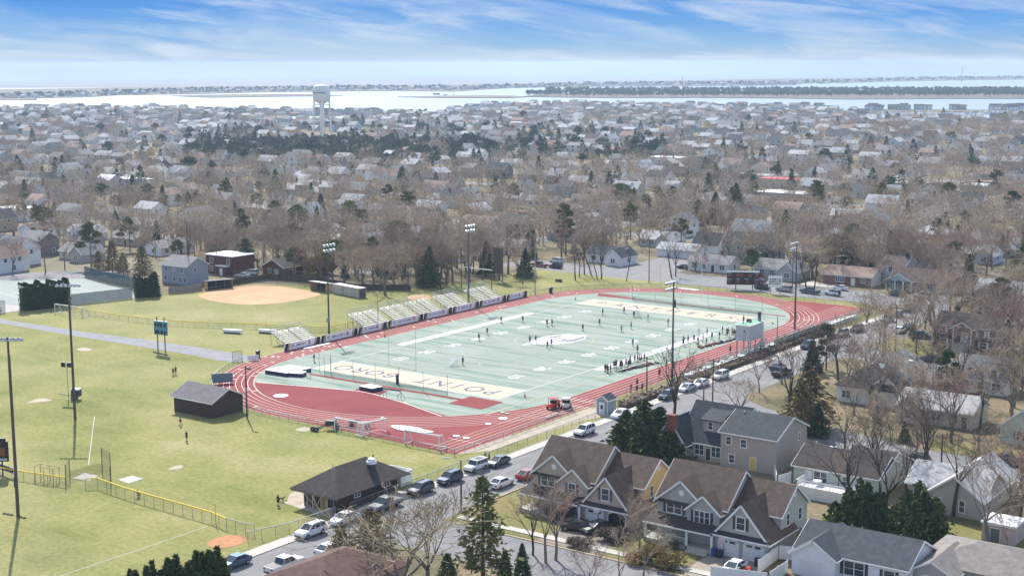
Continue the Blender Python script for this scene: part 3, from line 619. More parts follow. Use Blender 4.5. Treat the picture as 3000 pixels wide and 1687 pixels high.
sgoal('white soccer goal frame stacked with dark gear near the green cart', (42.4, -35.2), .05, math.pi/2, 6.2, 2.3, 1.9)
sgoal('white soccer goal with sagging net on the lawn by the softball outfield', (-96.6, 11.4), .05, math.pi/2, 10.5, 2.44, 2.4, net_w, mt=M('white_worn', (.62, .62, .56), .6))
for lab, c, bk in (('small white lacrosse goal beside the dark-shirted keeper in near half', (22.6, 19.8), -1.57), ('small white lacrosse goal before the far cream end zone', (24.3, 91.6), 1.57)):
    t = thing('lacrosse_goal', lab, 'goal', (c[0], c[1], 0), group='lacrosse goals'); s = -1 if bk < 0 else 1; f = MB()
    for x in (-.92, .92): f.tube((x, 0, 0), (x, 0, 1.83), .04); f.tube((x, 0, .03), (0, s*2.1, .03), .035)
    f.tube((-.95, 0, 1.83), (.95, 0, 1.83), .04); f.build('goal_frame', white_p, t); n = MB()
    for x in (-.92, .92): n.face([(x, 0, 0), (x, 0, 1.83), (0, s*2.1, .05)])
    n.face([(-.92, 0, 1.83), (.92, 0, 1.83), (0, s*2.1, .05)]); n.build('net', see_through('goal_net_dense', (.8, .8, .8), .45), t)
def ballnet(label, pts, h, group):
    t = thing('ball_stop_net', label, 'net', (*pts[0], 0), group=group); P = [(p[0]-pts[0][0], p[1]-pts[0][1]) for p in pts]; n = MB()
    for a, b_ in zip(P, P[1:]): n.face([(*a, .1), (*b_, .1), (*b_, .95), (*a, 1.2)])
    n.build('lowered_net', net_g, t)
    for p in P: MB().tube((0, 0, 0), (0, 0, h), .045).build('post', steel, t, (*p, 0)); 
ballnet('lowered green ball net on thin posts behind the near end zone', [(6.8, -3.5), (8.6, -3.4), (14.5, -3.2), (20.1, -2.8), (26.3, -2.8), (32.7, -3.0), (39.2, -3.5)], 4.2, 'ball stop nets')
ballnet('lowered green ball net on thin posts behind the far end zone', [(10, 113.4), (17, 113.4), (25, 113.2), (33, 113.2), (41, 113.0), (48.5, 113.2)], 4.2, 'ball stop nets')
# ---- jump mats
def mat_(label, pts, h, top):
    t = thing('landing_mat', label, 'mat', (*pts[0], 0), group='jump landing mats'); P = [(p[0]-pts[0][0], p[1]-pts[0][1]) for p in pts]
    MB().prism(P, .1, h).build('cushion', navy_v, t); c = (sum(p[0] for p in P)/len(P), sum(p[1] for p in P)/len(P))
    MB().prism([(c[0]+(p[0]-c[0])*1.01, c[1]+(p[1]-c[1])*1.01) for p in P], h, h+.06).build('top_cover', top, t); return t
mat_('large navy pole vault mat with white cover at the runway end', [(-4.4, -9.4), (1.6, -9.1), (2.2, -2.6), (-3.8, -2.9)], .85, white_p)
mat_('white covered mat block joined to the large pole vault mat', [(1.7, -8.6), (4.4, -7.6), (3.6, -5.4), (2.0, -6)], .8, white_p)
mat_('small navy high jump mat with white top by the red zone', [(21.6, -9.3), (25.2, -9.6), (25.6, -6.9), (22.0, -6.6)], .8, white_p)
fr_ = MB()
for x in (3.4, 6.6): fr_.tube((x, -1.4, 0), (x, -1.4, 4.2), .05); fr_.tube((x, -2.1, .05), (x, -.7, .05), .04)
fr_.tube((3.4, -1.4, 3.2), (6.6, -1.4, 3.2), .03); tag(fr_.build('vault_stand', steel, None), 'thin metal pole vault standards with crossbar beside the white mat', 'vault stand')
t = thing('high_jump_stand', 'dark hurdle-like crossbar on two curved wheeled stands on the green', 'jump stand', (29.2, -10.9, 0))
for x, y in ((0, 0), (4.2, .4)):
    MB().path([(x-.7, y-.3, 0), (x-.6, y-.2, .8), (x, y, 1.25), (x+.6, y+.2, .8), (x+.7, y+.3, 0)], .05).tube((x, y, 0), (x, y, 1.9), .05).build('wheeled_stand', M('stand_grey_green', (.20, .27, .27), .6), t)
MB().beam((0, 0, 1.65), (4.2, .4, 1.65), .1, .28).build('crossbar', M('bar_dark', (.07, .10, .10), .6), t)
t = thing('long_bench_frame', 'pale tube frame lying before the large vault mat', 'frame', (3.2, -6.4, 0))
MB().path([(0, 0, .1), (3.4, -1, .1), (3.4, -1, 1.0), (0, 0, 1.0), (0, 0, .1)], .04).tube((1.7, -.5, .1), (1.7, -.5, 1.), .03).build('tube_frame', M('frame_teal', (.28, .36, .36), .5), t)
# tarps, rings
tp = MB(); pts = smooth_poly([(-1.2, .5), (1.5, -.9), (4.5, -.7), (7.2, .2), (8.6, 1.8), (5.8, 1.7), (3.6, 2.3), (1, 1.8)], 2); tp.prism(pts, 0, .16)
t = tag(tp.build('folded_tarp', white_p, None, (*Q('j', 1370, 1075), .08)), 'white tarp spread flat on the red corner behind soccer goal', 'tarp')
for lab, r, x, y, a in (('white round throwing circle in the dark red zone', 'j', 250, 755, 1.45), ('white throwing ring on the track near the red tractor side', 'j', 2485, 983, .85), ('white ring on the track lanes behind the soccer goal corner', 'j', 2015, 1160, .6), ('white ring nearest the track corner fence', 'j', 2115, 1180, .6), ('white ring in lanes above the tarp', 'j', 2335, 1040, .55)):
    tag(MB().lathe([(a, 0), (a, .05)], n=20).build('throwing_ring', white_p, None, (*Q(r, x, y), .08)), lab, 'throwing ring')
tp = MB().prism(smooth_poly([(0, 0), (.9, .2), (1.2, 4), (1.0, 8.6), (.1, 8.4), (-.2, 4)], 1), 0, .1)
tag(tp.build('sand_cover', white_p, None, (-16.6, 14.0, .08)), 'long white cover strip lying on the track below the first banner', 'cover')
tag(MB().prism(smooth_poly([(0, 0), (7, -.8), (9, .8), (3, 1.6)], 1), 0, .12).build('sand_cover', white_p, None, (8, 139, .08)), 'white cover sheet on the track behind the far goalposts', 'cover')
# cart, tractor
def cart(label, x, y, rz, col, cab):
    t = thing('utility_cart', label, 'utility cart', (x, y, .06), rz, 'utility carts on the track'); bm = M('cart_'+label[:5], col, .4)
    b_ = MB(); b_.box(-1.6, -.75, .5, .4, .75, .95); b_.prism([(.4, -.75), (1.5, -.55), (1.6, 0), (1.5, .55), (.4, .75)], .5, 1.0); b_.build('body', bm, t)
    bed = MB(); bed.box(-1.65, -.8, .95, -.35, -.74, 1.3); bed.box(-1.65, .74, .95, -.35, .8, 1.3); bed.box(-1.65, -.74, .95, -1.58, .74, 1.3); bed.build('cargo_bed', bm, t)
    MB().box(-.5, -.75, 1.95, .75, .75, 2.05).build('canopy', cab, t); pf = MB()
    for xx, yy in ((-.45, -.7), (-.45, .7), (.7, -.7), (.7, .7)): pf.tube((xx, yy, .9), (xx*.95, yy*.95, 1.95), .04)
    pf.build('roll_cage', black_p, t); MB().box(-.35, -.6, .95, -.15, .6, 1.5).box(-.35, -.6, .9, .2, .6, 1.05).build('seat', black_p, t)
    for xx in (-1.1, 1.0):
        for yy in (-.78, .78):
            w_ = MB(); w_.tube((0, -.13, 0), (0, .13, 0), .36, n=12); w_ = w_.build('wheel', black_p, t, (xx, yy, .36)); MB().tube((0, -.14, 0), (0, .14, 0), .17, n=8).build('rim', steel, w_)
cart('red utility cart with red canopy parked on the near straight', *Q('k', 415, 880), R_(-75), (.52, .05, .025), M('cart_red_roof', (.5, .045, .04), .4))
cart('white utility cart with pale canopy beside the red one', *Q('k', 545, 880), R_(-60), (.62, .60, .60), white_p)
# gear heap by the stacked goals
grn = M('machine_green', (.05, .10, .06), .5)
t = thing('tow_cart', 'dark green tow machine with black wheels tipped on the lawn', 'machine', (*Q('j', 690, 1095), 0), R_(25))
MB().path([(-1.6, -1.2, .3), (0, 0, .9), (2.2, .8, 1.1), (2.2, .8, .2)], .09).path([(-1.2, -1.5, .3), (.3, -.4, .8), (2.4, .3, 1.1)], .09).build('frame', grn, t); MB().box(.2, -.2, .9, 1.9, 1.0, 1.7).build('engine_box', M('machine_dark', (.03, .05, .05), .5), t)
for xx, yy in ((-1.8, -1.1), (-1.0, -1.5), (2.0, .2), (1.9, 1.2)): w_ = MB().tube((0, -.18, 0), (0, .18, 0), .42, n=12).build('wheel', black_p, t, (xx, yy, .42)); MB().tube((0, -.19, 0), (0, .19, 0), .15, n=8).build('rim', steel, w_)
def hurdles(label, x, y, n, mt):
    t = thing('hurdle_cart', label, 'hurdle rack', (x, y, .07)); f = MB()
    for k in range(n): f.path([(0, k*.35, 0), (.5, k*.35, 0), (.5, k*.35, 1.0)], .03); f.beam((.5, k*.35-.0, 1.0), (.5, k*.35+.01, 1.0), .08, .1); f.tube((1.6, k*.35, 0), (1.6, k*.35, 1.0), .03); f.beam((.45, k*.35, 1.02), (1.65, k*.35, 1.02), .04, .1)
    f.build('hurdle_frame', mt, t); MB().lathe([(.3, .1), (.42, .4), (.3, .8), (.1, .95)], (1, .4, 0), 10).build('ball_bag', black_p, t)
hurdles('nested dark hurdles and ball bag inside the stacked white frames', *Q('j', 905, 1070), 7, black_p)
hurdles('nested hurdles with black bag on the right of the stacked frames', *Q('j', 1060, 1080), 6, M('hurdle_pale', (.5, .45, .4), .6))
for i, (r, x, y) in enumerate((('j', 2480, 930), ('j', 2525, 940), ('j', 2440, 915))):
    tag(MB().box(-.35, -.2, 0, .35, .2, .18).build('starting_block', M('block_cream', (.68, .6, .5), .6), None, (*Q(r, x, y), .08), R_(20)), 'cream starting block in the short row on the near bend lanes', 'starting block', 'starting blocks')
for i in range(4):
    tag(MB().box(-.3, -.2, 0, .3, .2, .3).build('sandbag', M('bag_cream', (.66, .57, .42), .8), None, (*Q('k', 360+32*i, 985-12*i), .06), .3), 'cream sandbag in the row along the fence below the carts', 'sandbag', 'sandbags by the carts')
def cone(lab, x, y, s=1, mt=None):
    t = tag(MB().lathe([(.16*s, 0), (.16*s, .04), (.11*s, .05), (.03*s, .5*s)], n=8).build('pylon', mt or M('pylon_orange', (.7, .2, .06), .6), None, (x, y, .09)), lab, 'pylon')
cone('orange end zone pylon near the right sideline before the cart', *Q('k', 130, 770), 1.6, M('pylon_red', (.55, .08, .06), .6)); cone('orange pylon at the turf edge under the long white banner row', *Q('j', 1297, 165), 2.0)
cone('small orange pylon at the far left corner of the turf', *Q('g', 638, 955), 1.6)
tag(MB().box(-.2, -.5, .05, .2, .5, .4).build('equipment_case', M('case_yellow', (.4, .36, .12), .6), None, (*Q('h', 45, 1195), .05), .5), 'small yellow and black case on the turf near the far bend', 'case')
# ---- sideline benches and kit bags
bagm = [M('bag_black', (.03, .03, .035), .7), M('bag_navy', (.03, .04, .10), .7), M('bag_red', (.25, .04, .05), .7), M('bag_olive', (.14, .14, .09), .8), M('bag_white', (.55, .55, .55), .7)]
bagp = MB().prism([(-.5, -.18), (.5, -.18), (.55, 0), (.5, .18), (-.5, .18), (-.55, 0)], 0, .36); bagp = bagp.build('kit_bag', bagm[0]); MB().path([(-.3, 0, .36), (-.1, 0, .48), (.1, 0, .48), (.3, 0, .36)], .025).build('strap', bagm[0], bagp)
rr = random.Random(5); first = True
def bags(a, b_, n, lab):
    global first
    for i in range(n):
        u = (i+rr.random()*.7)/n; x = a[0]+(b_[0]-a[0])*u+rr.uniform(-.5, .5); y = a[1]+(b_[1]-a[1])*u+rr.uniform(-.3, .3)
        o = bagp if first else dup(bagp); first = False
        o.location = (x, y, .075); o.rotation_euler = (0, 0, rr.uniform(0, 3)); mt = rr.choice(bagm)
        for q in [o]+CH.get(o.name, []): omat(q, mt)
        tag(o, lab, 'bag', 'kit bags along the home sideline')
def T5(x, y): return G(1740+x/8.523, 1040+y/8.523)
def T6(x, y): return G(2000+x/5.7244, 930+y/5.7244)
bags(T5(520, 430), T5(1600, 210), 26, 'kit bag in the heap behind the nearer group of sideline players')
bags(T6(270, 520), T6(900, 370), 26, 'kit bag in the heap behind the sideline group next to the press box')
def bench(lab, a, b_, mt):
    t = thing('team_bench', lab, 'bench', (*a, .07), math.atan2(b_[1]-a[1], b_[0]-a[0]), 'team benches'); L = math.hypot(b_[0]-a[0], b_[1]-a[1])
    MB().box(0, -.15, .42, L, .15, .47).build('seat', mt, t)
    for u in (.3, L/2, L-.3): MB().beam((u, -.2, 0), (u, 0, .42), .05, .05).beam((u, .2, 0), (u, 0, .42), .05, .05).build('leg', steel, t)
bench('long pale bench beside kit bags at the nearer sideline group', T5(640, 440), T5(1300, 235), M('bench_tan', (.5, .46, .36), .6)); bench('pale bench behind the sideline group by the press box', T6(690, 350), T6(905, 345), alu)
# ---- scoreboards
def digits(mb, x, z, w, h, m):        # dark digit windows with orange segments
    mb.box(x-w/2, -.03, z-h/2, x+w/2, -.01, z+h/2, m)
amber = M('digit_amber', (.22, .075, .035), .6); sb_b = M('scoreboard_teal', (.10, .27, .34), .5, .06, .6); dk_ = M('digit_dark', (.014, .02, .03), .5)
a = Q('i', 1575, 310); b_ = Q('i', 1670, 325)
t = thing('softball_scoreboard', 'light blue scoreboard on two posts by the asphalt path', 'scoreboard', ((a[0]+b_[0])/2, (a[1]+b_[1])/2, 0), 0.1)
MB().box(-1.9, 0, 4.0, 1.9, .3, 7.0).build('panel', sb_b, t); MB().box(-1.95, -.05, 7.0, 1.95, .35, 7.15).build('cap', white_p, t)
d = MB()
for x, z in ((-1.4, 6.2), (-.5, 6.25), (.25, 6.2), (1.35, 6.2), (-.7, 4.6), (.4, 4.6), (-1.4, 4.6), (1.4, 4.6)): digits(d, x, z, .62, .8, 0)
d.build('digit_window', dk_, t)
for x in (-1.1, 1.1): MB().tube((x, .15, 0), (x, .15, 8.0), .13).build('post', dsteel, t)
tag(MB().beam((-2.6, 0, .12), (2.4, -.5, .12), .5, .24).build('timber_beam', M('old_timber', (.10, .085, .045), .9), None, (*Q('i', 1625, 330), 0)), 'dark timber beam lying under the light blue scoreboard', 'beam')
t = thing('stadium_scoreboard', 'large black scoreboard with amber digits behind the far bend', 'scoreboard', (25.6, 147.6, 0), 0.5); t.scale = (.9, 1, .66)
MB().box(-5.0, 0, 2.2, 5.0, .5, 7.6).build('panel', black_p, t); MB().box(-5.1, -.1, 7.6, 5.1, .6, 7.95).build('cap', M('cap_pale', (.45, .55, .58), .5), t)
d = MB(); l_ = MB()
for x, z in ((-4.2, 6.3), (-1.6, 6.4), (-.5, 6.4), (2.2, 6.2), (4.2, 6.2), (-4.2, 3.7), (-1.6, 3.7), (1.3, 3.5), (4.2, 3.4)): digits(d, x, z, .95, 1.15, 0)
d.build('digit_window', amber, t)
for x, z in ((-4.2, 7.2), (-4.2, 4.7), (-1.6, 4.8), (1.1, 4.7), (4.2, 7.2), (4.2, 4.5)): l_.box(x-.7, -.035, z-.12, x+.7, -.01, z+.12)
l_.build('caption_strip', M('caption_pale', (.45, .5, .52), .6), t)
for x in (-2.2, 3.0): MB().box(x-.15, .12, 0, x+.15, .4, 2.2).build('post', dsteel, t)
t = thing('message_board', 'white sponsor board with small coloured panels right of the large scoreboard', 'sign', (36.3, 146.0, 0), .52)
MB().box(-1.9, 0, 1.9, 1.9, .25, 5.0).build('panel', white_p, t); d = MB(); rr = random.Random(3)
for i in range(5):
    for k in range(3): d.box(-1.6+i*.66, -.02, 2.7+k*.62, -1.1+i*.66, -.005, 3.1+k*.62, rr.choice((0, 0, 1, 2)))
d.build('sponsor_panel', [M('panel_navy', (.08, .09, .16), .6), M('panel_green', (.1, .3, .2), .6), M('panel_grey', (.35, .35, .38), .6)], t)
for x in (-1.3, 1.3): MB().box(x-.1, .03, 0, x+.1, .22, 1.9).build('post', steel, t)
t = thing('side_scoreboard', 'black scoreboard with one amber window cut by the left picture edge', 'scoreboard', (*Q('m', 25, 440), 0), R_(36))
MB().prism([(-3.4, 0), (1.05, 0), (1.05, .4), (-3.4, .4)], 2.3, 5.5).build('panel', black_p, t); MB().face; c_ = MB(); c_.box(-3.4, .0, 5.5, .7, .4, 6.0); c_.build('cap', black_p, t)
d = MB(); d.box(-.3, -.03, 3.2, .6, -.01, 4.5); d.build('digit_window', amber, t); MB().box(-2.0, -.04, 2.45, .9, -.01, 2.8).build('caption_strip', M('caption_pale', (.45, .5, .52), .6), t)
for x in (-2.6, .0): MB().tube((x, .2, 0), (x, .2, 2.3), .13).build('post', dsteel, t)
tag(MB().box(-2.2, -.05, .75, 2.0, .05, 1.6).build('fence_banner', M('banner_navyblue', (.05, .06, .12), .6), None, (*Q('m', 70, 440), 0), R_(-6)), 'dark blue banner hung on the yellow-capped fence at left edge', 'banner')
# ---- softball: fences, dugouts, backstop, container
fence('outfield_fence', 'chain link outfield fence with yellow cap curving before the softball field', [(-105.5, 16.2), (-99, 15), (-92.5, 14.5), (-84, 14.4), (-74, 15.0), (-64, 16.4), (-54, 20), (-43.1, 25.4), (-35, 28.4), (-27, 31.5), (-25.4, 38), (-26.5, 50)], 1.35, yel, sp=3.4, capr=.1)
fence('near_fence', 'yellow capped chain link fence crossing the lawn bottom left', QL('m', [(-300, 395), (0, 440), (240, 482), (480, 515), (660, 545)]), 1.35, yel, sp=2.4, capr=.1)
fence('near_fence', 'yellow capped chain link fence running from batting cage to bullpen', QL('m', [(860, 565), (985, 560), (1260, 660), (1550, 745), (1840, 825), (2130, 910), (2280, 975)]), 1.5, yel, sp=2.5, capr=.11)
fence('bullpen_fence', 'bare chain link panel with gate joining yellow fence end to pavement', QL('m', [(2280, 975), (2370, 1000), (2470, 1030), (2560, 1040)]), 1.6, sp=1.8)
tag(MB().tube((0, 0, 0), (0, 0, 3.0), .07).build('foul_pole', yel, None, (*Q('m', 2170, 920), 0)), 'yellow foul pole rising over the yellow fence near the bullpen', 'foul pole')
t = thing('batting_screen', 'pale timber batting frame behind the yellow fence', 'frame', (*Q('m', 350, 485), 0), R_(10)); f = MB(); pine = M('raw_timber', (.5, .38, .2), .8, .15, 2)
for x in (0, 1.9, 3.8):
    for y in (0, 1.3): f.beam((x, y, 0), (x, y, 2.3), .09, .09)
for z in (2.3,):
    for y in (0, 1.3): f.beam((0, y, z), (3.8, y, z), .09, .09)
    for x in (0, 1.9, 3.8): f.beam((x, 0, z), (x, 1.3, z), .09, .09)
f.build('timber_frame', pine, t)
t = thing('throwing_cage', 'dark netted throwing cage with tall gate panels around a concrete pad', 'net cage', (*Q('m', 665, 545), 0)); a0 = Q('m', 665, 545)
def rel(r, x, y): p = Q(r, x, y); return (p[0]-a0[0], p[1]-a0[1])
cp = [rel('m', 665, 545), rel('m', 705, 492), rel('m', 1030, 405), rel('m', 1115, 455), rel('m', 1115, 565)]; n = MB()
for i, h in ((0, 3.4), (1, 1.6), (2, 4.0), (3, 3.4)): n.face([(*cp[i], 0), (*cp[i+1], 0), (*cp[i+1], h), (*cp[i], h)])
n.build('netting', link_d, t)
for p, h in zip(cp, (3.4, 3.6, 4.0, 4.0, 3.4)): MB().tube((0, 0, 0), (0, 0, h), .06).build('post', dsteel, t, (*p, 0))
struct('concrete_pad', MB().prism(QL('m', [(730, 470), (850, 412), (990, 440), (905, 490)]), 0, .06), conc_m); struct('concrete_pad', MB().prism(QL('m', [(1185, 480), (1330, 440), (1442, 470), (1290, 520)]), 0, .06), conc_m)
def dugout(label, x, y, rz, L, side, roof, group='softball dugouts'):
    t = thing('dugout', label, 'dugout', (x, y, 0), rz, group); D = 2.8
    MB().box(0, D-.12, 0, L, D, 2.2).build('back_wall', M('dugout_dark', (.03, .04, .045), .9), t)
    for u in (0, L-.12): MB().box(u, .1, 0, u+.12, D-.12, 2.3).build('side_wall', side, t)
    r = MB(); r.face([(-.3, -.4, 2.75), (L+.3, -.4, 2.75), (L+.3, D+.3, 2.3), (-.3, D+.3, 2.3)]); r.face([(-.3, D+.3, 2.18), (L+.3, D+.3, 2.18), (L+.3, -.4, 2.63), (-.3, -.4, 2.63)]); r.box(-.3, -.42, 2.6, L+.3, -.4, 2.76); r.build('roof', roof, t)
    MB().box(.3, D-.75, .42, L-.3, D-.4, .47).build('bench', alu, t); n = MB(); n.face([(.15, .1, 0), (L-.15, .1, 0), (L-.15, .1, 1.3), (.15, .1, 1.3)]); n.build('front_mesh', link_d, t)
    for u in (.1, L*.34, L*.67, L-.1): MB().tube((u, .1, 0), (u, .1, 2.66), .05).build('post', steel, t)
ply = M('plywood', (.52, .34, .14), .8, .12, 1.5)
dugout('dark open dugout with grey roof on the left side of the clay infield', -98.8, 60.4, R_(66), 7.6, ply, M('roof_pale', (.38, .42, .42), .7, .1, 1))
dugout('yellow-sided dugout with pale roof on the right side of the clay infield', -74.8, 77.2, R_(-8), 7.0, ply, M('roof_paler', (.52, .54, .54), .6, .1, 1))
t = thing('shipping_container', 'long off-white storage container behind the dugout, doors rust-stained', 'container', (-65.4, 76.4, 0), R_(-11)); cw = banded('container_white', (.42, .40, .37), 0, .28, .22, .6, .18)
MB().box(0, 0, .12, 12.2, 2.44, 2.7).build('box', cw, t); MB().box(-.03, -.03, 2.7, 12.23, 2.47, 2.78).build('roof', M('container_roof', (.58, .53, .54), .6, .1, .6), t)
for u in (12.21,): MB().box(u, .1, .2, u+.03, 1.2, 2.6).build('door', M('container_door', (.10, .08, .075), .7), t); MB().box(u, 1.24, .2, u+.03, 2.34, 2.6).build('door', M('container_door', (.10, .08, .075), .7), t)
for u in (0, 4.6, 5.0, 10.6, 12.1): MB().box(u, -.05, .12, u+.1, -.0, 2.7).build('corner_post', M('rust_post', (.28, .24, .2), .8, .2, 2), t)
# dark backstop fence and screens round the softball infield
fence('backstop', 'tall dark mesh backstop behind the softball home plate', [(-98.5, 70), (-97, 76), (-88, 82), (-77, 81)], 4.2, dsteel, link_d, 3.2, dsteel)
fence('wood_fence', 'grey timber fence behind the hedge and left dugout', [(-102.2, 49.2), (-100, 54), (-99.8, 59.4)], 1.9, M('old_fence', (.30, .25, .2), .9, .2, 1), M('old_fence', (.30, .25, .2), .9, .2, 1), 2.2, wood_d)
fence('yard_fence', 'long dark timber yard fence behind the softball infield', [(-100, 68), (-98.5, 84), (-80, 88), (-64, 84), (-50, 92)], 1.8, M('dark_fence', (.075, .06, .055), .9, .2, 1), M('dark_fence', (.075, .06, .055), .9, .2, 1), 2.6, wood_d)
for lab, pts in (('green windscreened tennis fence on the lawn side, right of the hedge', [(-109.2, 21.8), (-104.9, 38.6)]),):
    fence('tennis_fence', lab, pts, 2.9, steel, see_through('windscreen_grey', (.14, .20, .22), .82), 3.4)
fence('tennis_fence', 'pale green tennis fence at the left picture edge', [(-128, -6), (-113.4, 4.4)], 3.2, M('green_rail', (.10, .24, .22), .5), screen_l, 2.6, M('green_rail', (.10, .24, .22), .5))
fence('tennis_fence', 'dark green windscreen fence behind the tennis court under the cedars', [(-149, 56.8), (-133, 52.5), (-118, 49.9), (-105.5, 44)], 3.3, dsteel, screen_m, 3.2, dsteel)
fence('track_fence', 'low chain link fence round the near track bend', [(TX+(RO+.9)*math.cos(a), TY0+(RO+.9)*math.sin(a)) for a in np.linspace(R_(196), R_(268), 14)]+[(40, -35.3), (66.6, -36.2)], 1.1, sp=2.6)
fence('track_fence', 'low chain link fence along the pavement beside the near straight', [(66.7, -36.2), (66.7, -20), (66.7, -.5)], 1.1, sp=2.6)
fence('pavement_fence', 'chain link fence on the grass verge beside the parked cars', [(72.6, -68), (72.3, -50), (72.4, -35), (72.4, -18), (72.4, 0)], 1.3, sp=2.7)
fence('pavement_fence', 'chain link fence between bullpen and pavement at bottom', [(70.6, -86), (72.4, -80), (72.6, -71)], 1.5, sp=2.)
fence('track_fence', 'chain link fence round the far track bend', [(TX+(RO+1)*math.cos(a), TY1+(RO+1)*math.sin(a)) for a in np.linspace(R_(175), R_(66), 16)]+[(48, 139.6), (68, 139.4), (68.4, 118)], 1.1, sp=2.9)
fence('verge_fence', 'chain link fence on the green corner verge near the far bleacher end', [(72, 108), (72.6, 125), (73, 141)], 1.2, sp=2.8)
# practice goal and tall louvre board on the back lawn
t = thing('practice_goal', 'old goal of two wooden poles and a white crossbar on the back lawn', 'goal', (-42.5, 105.6, 0), 0)
for p in ((0, 0), (11.3, -.6)): MB().tube((0, 0, 0), (0, 0, 11.5), .14, .1).build('post', wood_d, t, (*p, 0))
MB().beam((-.4, 0, 6.0), (11.6, -.6, 6.0), .2, .25).build('crossbar', white_p, t)
t = thing('louvre_board', 'tall brown slatted board between two posts beside the back lawn', 'board', (-41.8, 120.3, 0), 0)
for x in (0, 3.2): MB().tube((0, 0, 0), (0, 0, 10.2), .14).build('post', wood_d, t, (x, 0, 0))
MB().box(-.1, -.12, 2.4, 3.3, .12, 10.1).build('slat_panel', banded('louvre_brown', (.13, .10, .085), 2, .9, .3), t)
# covered dinghies / white boxes on the outfield, trash bins
for lab, p, L, rz in (('white covered bench box on the outfield grass right of the scoreboard', Q('e', 2240, 1290), 5.2, .3), ('white covered bench box behind the lowest bleacher', Q('f', 20, 1290), 5.2, .25)):
    t = thing('covered_box', lab, 'covered box', (*p, 0), rz, 'white covered boxes'); MB().prism([(0, 0), (L-.7, 0), (L, .45), (L-.7, .9), (0, .9)], .35, .95).build('cover', white_p, t); MB().box(.2, .1, 0, L-.9, .8, .35).build('base', M('box_base', (.12, .11, .1), .8), t)
def bin_(lab, x, y, mt, s=1.):
    t = thing('litter_bin', lab, 'bin', (x, y, 0)); MB().lathe([(.28*s, 0), (.36*s, 1.0*s)], n=10).build('bin_body', mt, t); MB().lathe([(.38*s, 1.0*s), (.38*s, 1.06*s), (.1*s, 1.16*s)], n=10).build('lid', mt, t)
bin_('dark bin by the track fence left of the first banner', *Q('j', 20, 370), black_p, 1.5); bin_('dark blue barrel at the far left bend of the track', *Q('g', 390, 890), navy_v, 1.6)
tag(MB().box(-1, -.3, 0, 1, .3, .8).build('picnic_bench', M('bench_dark', (.10, .07, .05), .8), None, (*Q('g', 470, 775), 0), .3), 'dark bench alone on the back lawn', 'bench')
t = thing('goal_banner_frame', 'white gate panel at the path end by the near bend', 'gate', (*Q('i', 2340, 410), 0), R_(70)); MB().box(0, -.04, .1, 2.2, .04, 2.1).build('gate_panel', link_m, t); MB().path([(0, 0, 0), (0, 0, 2.2), (2.2, 0, 2.2), (2.2, 0, 0)], .06).build('gate_frame', steel, t)
t = thing('goal_banner_frame', 'low white barrier at the track edge near the path end', 'gate', (*Q('i', 2490, 405), 0), R_(50)); MB().box(0, -.04, .2, 2.4, .04, 1.3).build('gate_panel', bwhite, t)
tag(MB().box(-.08, 0, .3, .08, 4.2, 2.2).build('crash_pad', M('pad_blue_grey', (.15, .2, .26), .6), None, (*Q('i', 2130, 640), 0), R_(-38)), 'leaning blue grey pad at the outer edge of the near bend', 'pad')
# spotlight trailer with generator
p = Q('i', 690, 785); t = thing('light_trailer', 'mobile floodlight trailer with two lamp heads beside the lawn pole', 'light trailer', (*p, 0), .4)
MB().tube((0, 0, .9), (0, 0, 6.5), .09).build('telescopic_mast', M('mast_pale', (.5, .5, .46), .5), t); MB().box(.9, -.6, .7, 2.5, .6, 1.9).build('generator', M('gen_dark', (.03, .05, .07), .5), t); MB().box(.9, -.6, 1.9, 2.5, .6, 2.2).build('generator_lid', white_p, t)
MB().path([(-2, 0, .9), (0, 0, .7), (.9, 0, .7)], .07).build('tow_bar', steel, t)
for x in (-.65, .65): MB().box(x-.42, -.3, 6.3, x+.42, .2, 7.2).build('lamp_head', [black_p], t)
MB().box(-.2, -.28, 6.35, .2, .1, 7.1).build('lamp_head', lampw, t)
for yy in (-.7, .7): w_ = MB().tube((0, -.1, 0), (0, .1, 0), .4, n=10).build('wheel', black_p, t, (1.3, yy, .4)); MB().tube((0, -.11, 0), (0, .11, 0), .18, n=8).build('rim', steel, w_)
MB().lathe([(.35, 0.02), (.35, .05)], n=8).tube((0, 0, 0), (0, 0, .9), .07).build('jack', dsteel, t)
# ================================================================ HOUSES
frame_m = M('window_frame_white', (.74, .74, .73), .5); trim_m = M('trim_white', (.76, .76, .75), .5, .04, 1)
def wing_pts(w):
    x0, x1, y0, y1 = w['r']
    if w.get('ax', 'x') == 'x': return x0, x1, y0, y1, (lambda u, v, z: (u, v, z))
    return y0, y1, x0, x1, (lambda u, v, z: (v, u, z))
def wall_wing(mb, w):
    u0, u1, v0, v1, P = wing_pts(w); e, r, z0 = w['e'], w.get('k', 0), w.get('z', 0); vm = (v0+v1)/2; b = len(mb.v)
    if w.get('hip') or r == 0:
        x0, x1, y0, y1 = w['r']; mb.box(x0, y0, z0, x1, y1, e); return
    for u in (u0, u1):
        for v, z in ((v0, z0), (v1, z0), (v1, e), (vm, e+r), (v0, e)): mb.v.append(P(u, v, z))
    for q in ((0, 1, 2, 3, 4), (9, 8, 7, 6, 5), (0, 4, 9, 5), (1, 6, 7, 2), (0, 5, 6, 1)): mb.f.append(tuple(b+i for i in q)); mb.m.append(0)
